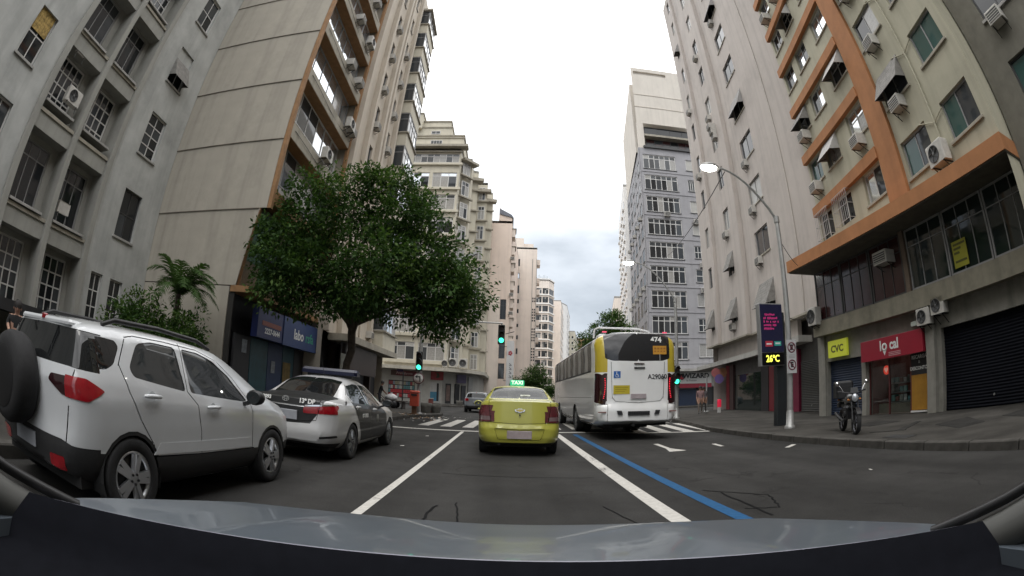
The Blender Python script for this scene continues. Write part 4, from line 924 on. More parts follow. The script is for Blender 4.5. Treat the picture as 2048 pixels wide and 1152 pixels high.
b = B(); b.prism([(x - 16.25, y - 52) for x, y in [(16.25, 53.5), (25.5, 53.5), (27, 68), (19.0, 70)]], 33.2, 45.2, bottom=False); b.build('wall', W_cup, rt)
f = Fac(rt, (19.0, 70), (16.25, 52.05)); wl = [(u, z, u + 1.7, z + 1.7) for u in (1.5, 5.0, 8.5, 12, 15.2) for z in rows]
for j, (u, z, _, _) in enumerate(wl):
    window(f, u, z, 1.7, 1.7, 2, fm=M_dark_frame, gl=[G_dark], dep=-.06, sill=.1, one=True)
    if j % 3 == 0: ac_window(f, u + .4, z - .5, out=.5)
f.box('rib', 17.8, 18.15, -.12, 0, 4, 33.2, W_gry)
F.box('canopy', U(17.0), 9.25, -1.6, .1, 4.15, 4.45, mat('canopy_grey', (.40, .39, .36)))
F.wall(0, 9.25, 0, 4.15, [(1.2, 0, 8.4, 2.4)], mat('shop_pale', (.32, .31, .3), .8, var=.1), .3); F.box('shop_front', 2.9, 6.0, .2, .3, .1, 2.1, M_shut); F.box('shop_front', 1.2, 2.9, .22, .3, .1, 2.3, W_drk); F.box('shop_front', 6.0, 8.4, .22, .3, .1, 2.3, W_drk)
s, f = flat_sign('shop_sign', 'white fascia with bold dark lettering and a round emblem over a red band', (19.85, 51.55), (24.05, 51.55), 2.75, 4.1, mat('sign_white2', (.55, .55, .53), .5, var=.05))
f.put('lettering', text_mesh('WIZARD', .78, M_ktxt, bold=.03, wid=1.12), 2.15, .88, -.006, tilt=R(90)); f.put('lettering', text_mesh('by Pearson', .3, M_ktxt, bold=.0), 1.55, .36, -.006, tilt=R(90))
b = B(); b.lathe([(.36, 0), (.36, .01), (0, .01)], 20, (.3, -.002, .8), Matrix.Rotation(R(90), 3, 'X')); f.put('emblem', b.mesh('emblem', M_ktxt), 0, 0, 0)
b = B(); b.box(.0, .5, -.02, -.013, .5, .72); b.box(.16, .28, -.02, -.013, .72, .95); f.put('emblem', b.mesh('emblem', mat('emb_red', (.4, .02, .03), .5)), 0, 0, 0)
f.box('sign_band', 0, f.L, 0, .12, -.5, -.02, mat('band_red', (.28, .015, .035), .5))
far_block('tall white building with a bumpy side of bays past the grey corner building', [(20.0, 76), (21.6, 76), (30, 98), (24.2, 98)], 39, W_far, ((24.2, 98), (20.0, 76), 6, 5, 3, 11, 1.6, 1.4))
far_block('pale building just beyond the tall white one with bumpy bays', [(25.5, 110), (28, 110), (34, 140), (31.2, 140)], 25.5, W_pal, ((31.2, 140), (25.5, 110), 6, 4, 3, 7, 1.6, 1.4))
far_block('low cream building farthest along the side of the tall white one', [(34.0, 150), (38, 150), (50, 200), (46, 200)], 27, W_crm2, ((46, 200), (34, 150), 6, 4, 3, 7, 1.6, 1.4))
# ================================================================ TREES AND PLANTS
def leaf_mat(name, col, var=.5):
    m = mat(name, col, .6, var=var, scale=1.6, spec=.09); nt = m.node_tree; N = nt.nodes; L = nt.links
    t = N.new('ShaderNodeBsdfTranslucent'); t.inputs[0].default_value = (col[0] * 1.5, col[1] * 1.6, col[2] * .9, 1); mx = N.new('ShaderNodeMixShader'); mx.inputs[0].default_value = .28
    L.new(N['Principled BSDF'].outputs[0], mx.inputs[1]); L.new(t.outputs[0], mx.inputs[2]); L.new(mx.outputs[0], N['Material Output'].inputs[0]); return m
def leaves_mesh(blobs, per_m2, leaf, mats, seed=1, clump=.34, n_leaf=26, flat=0.0):
    """many small leaf faces gathered in clumps over the skins of overlapping lobes"""
    g = np.random.default_rng(seed); C_ = []
    for (x, y, z, r) in blobs:
        n = max(3, int(per_m2 * r * r)); d = g.normal(size=(n, 3)); d /= np.linalg.norm(d, axis=1)[:, None]
        rr = r * (1 - .45 * g.random(n) ** 1.6) * (1 + .10 * g.normal(size=n)); p = d * rr[:, None] + np.array([x, y, z]); p[:, 2] = z + (p[:, 2] - z) * (1 - flat)
        C_.append(np.hstack([p, d]))
    C_ = np.vstack(C_); C_ = C_[g.random(len(C_)) > .06]
    n = len(C_) * n_leaf
    idx = np.repeat(np.arange(len(C_)), n_leaf); cs = clump * (.6 + .8 * g.random(len(C_)))[idx]
    off = g.normal(size=(n, 3)); off /= np.linalg.norm(off, axis=1)[:, None]; off *= (g.random(n) ** .45)[:, None] * cs[:, None]; off[:, 2] *= .75
    P = C_[idx, :3] + off
    ax = off / (np.linalg.norm(off, axis=1)[:, None] + 1e-6) * .8 + C_[idx, 3:] * .5 + g.normal(size=(n, 3)) * .55 + np.array([0, 0, -.25]); ax /= np.linalg.norm(ax, axis=1)[:, None]
    sd = np.cross(ax, g.normal(size=(n, 3)) * .5 + np.array([0, 0, 1.0])); sd /= np.linalg.norm(sd, axis=1)[:, None] + 1e-6
    L_ = leaf * (.65 + .7 * g.random(n))[:, None]; nrm = np.cross(sd, ax)
    V = np.stack([P, P + ax * L_ * .45 + sd * L_ * .24 + nrm * L_ * .05, P + ax * L_ - nrm * L_ * .08, P + ax * L_ * .45 - sd * L_ * .24 + nrm * L_ * .05], 1).reshape(-1, 3)
    me = bpy.data.meshes.new('crown'); me.vertices.add(4 * n); me.vertices.foreach_set('co', V.ravel()); me.loops.add(4 * n); me.loops.foreach_set('vertex_index', np.arange(4 * n, dtype=np.int32))
    me.polygons.add(n); me.polygons.foreach_set('loop_start', np.arange(0, 4 * n, 4, dtype=np.int32)); me.polygons.foreach_set('loop_total', np.full(n, 4, dtype=np.int32))
    for m in mats: me.materials.append(m)
    mi = ((g.random(len(C_)) * len(mats)).astype(np.int32))[idx]; sw = g.random(n) < .25; mi[sw] = (g.random(sw.sum()) * len(mats)).astype(np.int32)
    me.polygons.foreach_set('material_index', mi); me.update(); me.validate()
    return me
def polar(az, el, D, r): a = R(az); return (D * math.sin(a), D * math.cos(a), 1.3 + D * math.tan(R(el)), r)
M_bark = mat('bark', (.055, .042, .032), .9, var=.35, scale=7, bump=.5)
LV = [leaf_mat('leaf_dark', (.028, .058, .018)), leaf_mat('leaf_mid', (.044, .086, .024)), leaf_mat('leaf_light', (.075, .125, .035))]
blobs = [polar(*q) for q in [(-21, 22.6, 17.5, 1.75), (-26.8, 20, 17, 1.6), (-15, 20.3, 17.5, 1.8), (-24.5, 14.5, 17, 1.9), (-17, 14.8, 16.3, 2.0), (-10.8, 17, 17.5, 1.7), (-28.3, 12.6, 16.5, 1.35), (-9.3, 11.6, 17, 1.8), (-5.4, 11.8, 17.5, 1.15), (-13.5, 10.2, 16.8, 1.6), (-19.5, 9.9, 16.5, 1.35), (-25.5, 9.2, 16.5, 1.45), (-30.3, 10.8, 16, .95), (-5.3, 9.0, 17.2, .85), (-9.0, 8.0, 17, .85), (-30, 17, 16.5, .85), (-12.5, 21.5, 18.3, 1.1), (-7.5, 7.3, 17, .5), (-18, 24.5, 17.5, .9), (-7.6, 14.6, 17.6, 1.0)]]
blobs = [(-6.0 + (x + 6.0) * .95, y, z + (.62 if z < 4.8 else -.05), r * .84) for x, y, z, r in blobs]
_g = random.Random(21)
for x, y, z, r in blobs[:20]:
    for _ in range(3):
        d = Vector((_g.gauss(0, 1), _g.gauss(0, .8), _g.gauss(.1, .8))).normalized() * r * _g.uniform(.95, 1.2)
        blobs.append((x + d.x, y + d.y, z + d.z, _g.uniform(.28, .55)))
t = thing('street_tree', 'broad dense dark green street tree on the pavement behind the police car', 'tree', (-6.15, 17.2, .15)); l = t.location
sub = lambda p: tuple(Vector(p[:3]) - l)
b = B(); b.tube([(0, 0, -.1), (.02, .03, .6), (-.05, 0, 1.3), (.02, -.05, 2.0), (.2, -.1, 2.5), (.15, -.1, 3.2), (.25, -.2, 4.0)], [.21, .17, .155, .15, .15, .16, .15], 12)
b.lathe([(.36, -.05), (.26, .08), (.19, .3)], 12); b.build('trunk', M_bark, t)
rb = random.Random(4)
for i, q in enumerate(blobs[:16]):
    e = Vector(sub(q)); s0 = Vector((.2, -.15, 3.0 + .06 * i)); m1 = s0.lerp(e, .4) + Vector((rb.uniform(-.3, .3), rb.uniform(-.3, .3), .35)); m2 = s0.lerp(e, .75) + Vector((rb.uniform(-.3, .3), rb.uniform(-.3, .3), .2))
    b = B(); b.tube([s0, m1, m2, e], [.10, .065, .04, .02], 7)
    for _ in range(7):
        d = Vector((rb.gauss(0, 1), rb.gauss(0, 1), rb.gauss(.2, .8))).normalized(); p = m1.lerp(e, rb.uniform(.2, 1)); b.tube([p, p + d * q[3] * .5 + Vector((0, 0, .1)), p + d * q[3] * .95], [.022, .014, .006], 5)
    b.build('branch', M_bark, t)
me = leaves_mesh([(*sub(q), q[3]) for q in blobs], 17, .17, [LV[0], LV[0], LV[1], LV[1], LV[2]], 2, .52, 62); link('crown', me, t, kind='stuff')
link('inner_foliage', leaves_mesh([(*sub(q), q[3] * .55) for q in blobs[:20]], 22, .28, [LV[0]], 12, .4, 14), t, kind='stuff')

def simple_tree(label, loc, lobes, leaf, seed, h, per=16, nl=20, clump=.5, mats=LV, th=.14):
    t = thing('street_tree', label, 'tree', loc); b = B(); b.tube([(0, 0, -.1), (.05, 0, h * .5), (0, .05, h)], [th, th * .8, th * .6], 9); b.build('trunk', M_bark, t)
    for i, q in enumerate(lobes):
        b = B(); b.tube([(0, .05, h * .8), Vector((0, 0, h)).lerp(Vector(q[:3]), .5) + Vector((0, 0, .2)), q[:3]], [th * .5, th * .3, .03], 6); b.build('branch', M_bark, t)
    link('crown', leaves_mesh(lobes, per, leaf, mats, seed, clump, nl), t, kind='stuff')
simple_tree('rounded dark tree down the street between taxi and pinkish building', (3.4, 62, .15), [(0, 0, 3.6, 1.5), (-1.4, .4, 2.6, 1.3), (1.5, 0, 2.7, 1.4), (.6, -.5, 4.3, 1.0), (-.6, .5, 2.3, 1.3), (2.5, .3, 2.0, .9), (-.2, -.8, 1.6, 1.3), (1.5, -.6, 1.4, 1.2)], .22, 5, 2.4, per=34, nl=32, clump=.5)
simple_tree('rounded tree showing above the roof of the bus', (9.9, 45.5, .15), [(0, 0, 7.9, 1.7), (-1.6, .2, 7.0, 1.3), (1.6, .2, 7.2, 1.5), (.7, 0, 8.7, 1.1), (0, -.5, 6.6, 1.5), (2.4, .4, 6.3, 1.1), (-2.2, .2, 6.2, .9)], .22, 6, 5.6, per=34, nl=32, clump=.5)

# leafy bush and palm in the front garden of the white building
bu = thing('bush', 'leafy green bush in front of the white building, beneath the palm', 'bush', (-11.0, 11.3, .15)); l = bu.location
bl = [polar(*q) for q in [(-46.0, 4.6, 15.4, .8), (-42.2, 3.6, 15.4, .9), (-48.0, 3.4, 15.2, .8), (-44.5, 2.4, 15.3, 1.1), (-40.4, 4.4, 15.4, .6), (-39.8, 3.2, 15.6, .55), (-47.5, 2.2, 15.2, 1.0), (-42, 1.5, 15.2, 1.0)]]
b = B()
for q in bl: b.tube([(0, 0, 0), Vector(sub2 := Vector(q[:3]) - l) * .5 + Vector((0, 0, .2)), sub2], [.05, .03, .01], 6)
b.build('stem', M_bark, bu); link('foliage', leaves_mesh([(*(Vector(q[:3]) - l), q[3]) for q in bl], 60, .14, LV, 8, .28, 32), bu, kind='stuff')
pm = thing('palm', 'small palm with arching fronds against the beige wall on the left', 'palm', (-11.05, 12.3, .15))
b = B(); b.tube([(0, 0, 0), (.05, 0, 1.6), (.0, .03, 3.5)], [.13, .10, .09], 10)
for i in range(16): b.lathe([(.125 - .003 * i, .15 + .2 * i), (.135 - .003 * i, .18 + .2 * i), (.12 - .003 * i, .21 + .2 * i)], 10, (.03, 0, 0))
b.build('trunk', M_bark, pm)
def frond_mesh(L_, lift, droop, seed):
    g = random.Random(seed); b = B(); pts = []
    for i in range(13):
        s = i / 12; pts.append(Vector((L_ * s * (1 - .12 * s), 0, lift * s - droop * s * s)))
    b.tube(pts, [.022 * (1 - .8 * i / 12) for i in range(13)], 5, 1)
    for i in range(1, 46):
        s = i / 46; k = s * 12; a = int(k); p = pts[a].lerp(pts[min(a + 1, 12)], k - a); d = (pts[min(a + 1, 12)] - pts[a]).normalized()
        ll = .42 * math.sin(math.pi * (.12 + .82 * s)) + .06
        for sg in (-1, 1):
            t = (Vector((0, sg, 0)) * .8 + d * .6 + Vector((0, 0, g.uniform(-.25, .15)))).normalized(); e = p + t * ll + Vector((0, 0, -.22 * ll)); m = p.lerp(e, .5) + Vector((0, 0, .03)); w_ = d * .017
            b.add([p - w_, p + w_, m + w_, m - w_, e], [(0, 1, 2, 3), (3, 2, 4)])
    return b.mesh('frond', [LV[1], mat('frond_rib', (.05, .075, .02), .6)], fix=False)
fm_ = [frond_mesh(1.65, 2.3, 1.9, 1), frond_mesh(1.25, 2.2, 1.1, 2), frond_mesh(1.8, 1.6, 1.75, 3)]
for i in range(15):
    a = i * 2.4 + .2; o = link('frond', fm_[i % 3], pm, (0, .03, 3.4), (0, R(rnd.uniform(-14, 10)), a))
for a, k in ((-.35, 0), (.15, 2), (-.75, 2), (.45, 0)): link('frond', fm_[k], pm, (0, .03, 3.45), (0, R(-6), a))

# ================================================================ STREET FURNITURE
def lamp_glow(name='lamp_glass', st=30): return mat(name, (1, 1, 1), .3, var=0, emit=(1, .98, .9), estr=st)
def street_lamp(label, base, h, end, lit=True, r0=.10, r1=.075, group=None, sc=1.0):
    s = thing('street_lamp', label, 'street lamp', base, 0, group); e = Vector(end) - Vector(base)
    b = B(); b.cyl((0, 0, 0), (0, 0, h), r0, r1, 14); b.lathe([(r0 * 1.7, 0), (r0 * 1.7, .08), (r0 * 1.25, .1), (r0 * 1.2, .5), (r0, .55)], 14); b.cyl((0, 0, h - .1), (0, 0, h + .1), r1 * 1.3, n=12); b.build('pole', M_galv, s)
    d = Vector((e.x, e.y, 0)); pts = []
    for i in range(9):
        t = i / 8; pts.append(Vector((d.x * t, d.y * t, h + (e.z - h) * math.sin(t * math.pi / 2) ** .9)))
    b = B(); b.tube(pts, [.045 - .012 * i / 8 for i in range(9)], 8); b.build('arm', M_galv, s)
    q = (pts[-1] - pts[-2]).normalized(); u = Vector((d.x, d.y, 0)).normalized(); Mx = Matrix((u, Vector((-u.y, u.x, 0)), Vector((0, 0, 1)))).transposed()
    hd = B(); hd.lathe([(.0, .13), (.07, .12), (.13, .07), (.16, 0), (.14, -.02), (0, -.02)], 14); 
    for i in range(len(hd.v)): x, y, z = hd.v[i]; hd.v[i] = tuple(pts[-1] + Mx @ Vector((x * 2.0 + .22, y * 1.15, z)))
    H = hd.build('lamp_head', M_galv, s)
    gl = B(); gl.lathe([(.125, -.018), (.11, -.06), (.06, -.09), (0, -.1)], 14)
    for i in range(len(gl.v)): x, y, z = gl.v[i]; gl.v[i] = tuple(pts[-1] + Mx @ Vector((x * 2.3 + .26, y * 1.25, z * 1.7)))
    gl.build('lamp_glass', lamp_glow() if lit else mat('lamp_glass_off', (.35, .36, .36), .2), H)
    return s
L1 = street_lamp('tall grey lamp post with a lit lamp, carrying the two no-parking symbols', (8.35, 12.0, .15), 6.5, (6.3, 12.0, 8.25))
L2 = street_lamp('tall grey lamp post with a lit lamp standing behind the bus', (8.55, 22.6, .15), 6.1, (6.3, 22.6, 8.2))
street_lamp('slim lamp post with a curved arm far off between taxi and bus', (4.9, 82, .15), 5.6, (7.2, 82, 8.2), lit=False)
# no-parking plate with two prohibition discs
s = thing('no_parking_sign', 'white plate with two round no-parking symbols clamped to the lamp post', 'sign', (8.34, 11.86, 1.8)); b = B(); b.bbox(-.185, .185, -.012, .012, 0, 1.0, .006); b.build('sign_panel', mat('plate_white', (.50, .50, .50), .5, var=.06), s)
M_red = mat('ring_darkred', (.12, .02, .035), .5, var=.1); RX = Matrix.Rotation(R(90), 3, 'X')
for z, x_ in ((.77, True), (.25, False)):
    b = B(); b.lathe([(.16, 0), (.16, .006), (.125, .006), (.125, 0)], 26, (0, -.013, z), RX); b.bar((-.1, -.0165, z + .1), (.1, -.0165, z - .1), .008, .026)
    if x_: b.bar((.1, -.018, z + .1), (-.1, -.018, z - .1), .006, .026)
    b.build('prohibition_ring', M_red, s); link('lettering', text_mesh('E', .2, M_ktxt, bold=.012), s, (0, -.014, z), (R(90), 0, 0))
b = B()
for i in range(3): b.box(-.12, .12, -.0145, -.0125, .46 + i * .04, .47 + i * .04)
b.build('lettering', mat('plate_txt', (.2, .2, .2), .6), s)
b = B(); b.box(-.12, .12, .012, .06, .2, .24); b.box(-.12, .12, .012, .06, .76, .8); b.build('bracket', M_dark, s)

# digital street clock
s = thing('street_clock', 'tall dark digital street clock panel reading 26 degrees on a black post', 'clock', (8.45, 13.25, .15))
b = B(); b.bbox(-.47, .47, -.13, .13, 1.98, 4.02, .02); b.build('housing', mat('clock_grey', (.24, .24, .24), .5, .3, var=.08), s)
b = B(); b.box(-.45, .45, -.142, -.131, 2.42, 3.98); scn = b.build('screen', mat('screen_dark', (.006, .006, .016), .25, var=.0, emit=(.02, .02, .05), estr=.4), s)
b = B(); b.box(-.45, .45, -.142, -.131, 2.0, 2.40); led = b.build('led_panel', mat('led_black', (.004, .004, .005), .3), s)
M_pinkled = mat('led_pink', (.3, .02, .1), .4, var=.3, scale=60, emit=(.85, .06, .28), estr=.26)
for i, (w_, t_) in enumerate(((.50, ''), (.62, ''), (.64, ''), (.54, ''), (.46, ''))):
    b = B(); z = 3.60 - i * .115; n = int(w_ / .052)
    for j in range(n):
        if rnd.random() > .13: b.box(-.33 + j * .052, -.33 + j * .052 + .042, -.146, -.143, z + rnd.uniform(0, .02), z + .07 + rnd.uniform(-.01, .015))
    b.build('lettering', M_pinkled, scn)
b = B(); b.bbox(-.30, .0, -.147, -.143, 2.60, 2.78, .004); b.build('screen_logo', mat('led_maroon', (.2, .02, .03), .4, emit=(.35, .03, .05), estr=.45), scn)
b = B(); b.bbox(.06, .34, -.147, -.143, 2.62, 2.77, .004); b.build('screen_logo', mat('led_teal', (.02, .12, .1), .4, emit=(.02, .28, .22), estr=.5), scn)
for z0, x0, x1 in ((2.66, -.26, -.05), (2.675, .1, .3)): b = B(); b.box(x0, x1, -.15, -.1475, z0, z0 + .05); b.build('lettering', mat('led_pale', (.3, .3, .3), .4, emit=(.5, .45, .45), estr=.5), scn)
link('lettering', text_mesh('26ºC', .31, mat('led_yellow', (.5, .5, .05), .4, var=0, emit=(1, 1, .12), estr=1.6), bold=.006, wid=.85), led, (-.02, -.1435, 2.2), (R(90), 0, 0))
b = B(); b.bbox(.22, .62, -.02, .22, -.0, 3.75, .02); b.build('post', mat('post_black', (.018, .022, .024), .5, var=.15), s)

# traffic lights
M_hous = mat('signal_black', (.012, .014, .013), .5, var=.1)
def signal_head(parent, loc, rotz=0, on=2):
    b = B(); b.bbox(-.17, .17, -.1, .12, 0, .98, .03); H = b.build('signal_head', M_hous, parent, loc, (0, 0, rotz))
    for i in range(3):
        z = .82 - i * .32; c = [(.25, .01, .01), (.25, .14, .01), (.0, .35, .2)][i]
        m = mat('signal_green', (.02, .5, .3), .3, var=0, emit=(.06, 1, .55), estr=2.6) if i == on else mat('signal_off_%d' % i, (.03 + c[0] * .1, .03 + c[1] * .1, .03), .25, var=0)
        b = B(); b.lathe([(.125, 0), (.1, .02), (0, .03)], 18, (0, -.1, z), RX); b.build('lens', m, H)
        b = B()
        for k in range(9):
            a0, a1 = R(-10 + 200 * k / 9), R(-10 + 200 * (k + 1) / 9); f = .24
            b.add([(.135 * math.cos(a0), -.1, z + .135 * math.sin(a0)), (.135 * math.cos(a1), -.1, z + .135 * math.sin(a1)), (.135 * math.cos(a1), -.1 - f, z + .135 * math.sin(a1) - .03), (.135 * math.cos(a0), -.1 - f, z + .135 * math.sin(a0) - .03)], [(0, 1, 2, 3)])
        b.build('visor', M_hous, H, fix=False)
    return H
s = thing('traffic_light', 'grey traffic light mast with two green signals, one on a long arm', 'traffic light', (-4.45, 23.7, .15)); TL = s
b = B(); b.cyl((0, 0, 0), (0, 0, 6.4), .11, .075, 14); b.lathe([(.2, 0), (.2, .06), (.14, .08)], 12); b.build('pole', M_galv, s)
b = B(); b.tube([(0, 0, 4.0), (.5, 0, 4.72), (1.4, 0, 4.9), (4.15, 0, 4.86)], [.06, .055, .05, .035], 8); b.tube([(0, 0, 4.35), (.25, 0, 4.72), (.9, 0, 4.95)], .03, 6); b.build('arm', M_galv, s)
signal_head(s, (-.02, -.18, 2.22), R(3)); signal_head(s, (4.1, -.1, 3.78), R(2))
b = B(); b.bar((4.1, 0, 4.86), (4.1, 0, 4.7), .05, .05); b.bar((4.3, -.1, 4.3), (4.75, -.2, 4.42), .03, .03); b.build('bracket', M_dark, s)
b = B(); b.tube([(0, 0, 6.4), (.15, 0, 7.3), (.8, 0, 7.95), (1.75, 0, 8.15)], [.07, .055, .045, .04], 8); b.build('lamp_arm', M_galv, s)
b = B(); b.bar((1.6, 0, 8.12), (2.65, 0, 8.55), .26, .11); b.bar((1.75, 0, 8.1), (2.55, 0, 8.43), .2, .04, 1); b.build('lamp_head', [M_galv, MATS['lamp_glass_off']], s)
s = thing('traffic_sign', 'round white sign with a black left-turn arrow and red rim below the green signal', 'sign', (-4.47, 23.5, 1.98))
b = B(); b.lathe([(.29, 0), (.29, .012), (0, .012)], 26, (0, 0, 0), RX); b.lathe([(.29, 0), (.29, -.01), (0, -.01)], 26, (0, 0, 0), RX); b.build('sign_panel', M_red, s)
b = B(); b.lathe([(.245, .0125), (.245, .016), (0, .016)], 26, (0, 0, 0), RX); b.build('sign_face', mat('sign_face', (.62, .62, .60), .5, var=.05), s)
b = B(); b.box(.05, .11, -.02, -.0165, -.17, .06); b.box(-.06, .11, -.02, -.0165, .05, .11); b.add([(-.06, -.019, .17), (-.06, -.019, -.01), (-.18, -.019, .08)], [(0, 1, 2)]); b.build('arrow', M_ktxt, s)
b = B(); b.box(-.06, .06, .002, .12, -.1, -.05); b.build('bracket', M_dark, s)
s = thing('traffic_light', 'green traffic signal peeping out beside the bus, fixed to a lamp post', 'traffic light', (8.38, 22.35, 2.05)); signal_head(s, (.05, 0, -.18), R(-4))
b = B(); b.bar((.1, .05, .2), (.2, .25, .2), .04, .04); b.build('bracket', M_dark, s)

# litter bin, planters, posts, litter on the left corner
s = thing('litter_bin', 'orange litter bin on a stand beside the traffic light mast', 'litter bin', (-4.55, 23.1, .15)); org = mat('bin_orange', (.42, .055, .025), .5, var=.12)
b = B(); b.bbox(-.22, .22, -.18, .18, .42, 1.08, .05); b.build('bin_body', org, s); b = B(); b.bbox(-.24, .24, -.2, .2, 1.09, 1.2, .06); b.box(-.15, .15, -.205, -.19, .93, 1.02, 1); b.build('lid', [org, M_black], s)
b = B(); b.box(-.12, .12, -.09, .09, .0, .42); b.box(-.2, .2, -.16, .16, 0, .05); b.build('stand', mat('bin_base', (.12, .06, .03), .7, var=.3), s)
def planter(label, loc, r, h):
    s = thing('planter', label, 'planter', loc); b = B(); b.lathe([(r * .82, 0), (r, h * .6), (r * 1.05, h), (r * .9, h), (r * .85, h * .8), (0, h * .8)], 12); b.build('pot', mat('planter_conc', (.10, .095, .085), .9, var=.3, scale=4), s)
    b = B(); b.lathe([(0, h * .8 + .02), (r * .83, h * .8 + .01)], 10); b.build('soil', mat('soil', (.03, .022, .016), .95), s)
planter('dark concrete planter right behind the orange bin', (-4.45, 26.0, .15), .32, .55); planter('dark concrete planter with a reddish post behind it, second from the bin', (-3.95, 26.4, .15), .30, .5)
planter('small far planter on the pavement outside the pharmacy', (-4.6, 46.5, .15), .35, .5)
s = thing('bollard', 'short reddish post between the two dark planters', 'bollard', (-4.35, 27.0, .15)); b = B(); b.bbox(-.13, .13, -.13, .13, 0, .78, .03); b.build('post', mat('post_red', (.20, .06, .05), .7, var=.2), s); b = B(); b.bbox(-.15, .15, -.15, .15, .785, .83, .02); b.build('cap', M_conc, s)
s = thing('sign_post', 'thin dark post standing on the pavement in front of the pharmacy', 'post', (-6.6, 29.4, .15)); b = B(); b.cyl((0, 0, 0), (0, 0, 2.35), .04, n=8); b.lathe([(.1, 0), (.1, .04), (.05, .06)], 8); b.build('post', M_dark, s); b = B(); b.box(-.02, .02, -.06, .06, 2.2, 2.36); b.build('cap', M_dark, s)
s = thing('sign_post', 'slim grey post on the pavement in front of the white fascia shop', 'post', (13.7, 30.2, .1)); b = B(); b.cyl((0, 0, 0), (0, 0, 2.5), .06, n=8); b.lathe([(.2, 0), (.2, .1), (.08, .12)], 8); b.build('post', M_galv, s); b = B(); b.box(-.07, .07, -.07, .07, 2.5, 2.56); b.build('cap', M_galv, s)
s = thing('shop_stand', 'small red and white stand at the shop doorway under the canopy', 'stand', (13.35, 27.4, .15)); b = B(); b.bbox(-.1, .1, -.1, .1, 0, .35, .02); b.build('base', mat('stand_white', (.5, .5, .48), .5), s); b = B(); b.bbox(-.12, .12, -.1, .1, .352, .85, .04); b.build('top', mat('stand_red', (.5, .02, .05), .4, emit=(.9, .03, .08), estr=.35), s)
b = B(); rl = random.Random(9)
for i in range(70):
    x, y = -4.9 + rl.gauss(.5, .75), 22.2 + rl.gauss(0, 1.1); z = .158 if x < -4.0 - max(0, (24 - y)) * .25 else .012; a = rl.uniform(0, 6.3); s_ = rl.uniform(.05, .28); c, n_ = math.cos(a) * s_, math.sin(a) * s_
    t0 = rl.uniform(.0, .05); b.add([(x, y, z + .002), (x + c, y + n_, z + .004 + t0), (x + c - n_ * .6, y + n_ + c * .6, z + .01), (x - n_ * .6, y + c * .6, z + .006 + t0)], [(0, 1, 2, 3)], rl.choice([0, 0, 1, 2]))
for i in range(16):
    x, y = -2.9 + rl.gauss(0, .5), 24.6 + rl.gauss(0, .9); s_ = rl.uniform(.04, .14); b.add([(x, y, .012), (x + s_, y, .016), (x + s_, y + s_ * .7, .02), (x, y + s_ * .7, .012)], [(0, 1, 2, 3)], 2)
for x, y in ((-2.4, 10.6), (-2.3, 13.5)): b.add([(x, y, .012 if x < 7 else .16), (x + .09, y + .02, .016 if x < 7 else .165), (x + .08, y + .1, .02 if x < 7 else .17), (x - .01, y + .07, .014 if x < 7 else .162)], [(0, 1, 2, 3)], 2)
o = b.build('litter', [mat('cardboard', (.30, .20, .12), .9, var=.25), mat('dark_rubbish', (.05, .04, .035), .9), mat('paper', (.55, .53, .5), .9)], fix=False); o['kind'] = 'stuff'; tag(o, 'torn cardboard and paper scattered round the orange litter bin', 'litter')

# overhead wires
def wire(label, a, c, sag=.5, r=.012):
    a, c = Vector(a), Vector(c); b = B(); b.tube([a.lerp(c, i / 16) - Vector((0, 0, sag * 4 * (i / 16) * (1 - i / 16))) for i in range(17)], r, 5); tag(b.build('cable', M_dark), label, 'cable')
wire('thin cable running from the lit lamp above the clock towards the grey corner building', (6.6, 12.0, 8.12), (17.2, 51.6, 17.5), .9, .018)
wire('short black cable from the lamp post to the straw coloured building', (8.4, 12.0, 5.9), (10.95, 14.6, 6.0), .1)
wire('lower black cable from the lamp post to the air conditioner by the mezzanine', (8.4, 12.0, 3.5), (11.7, 15.3, 4.2), .12)

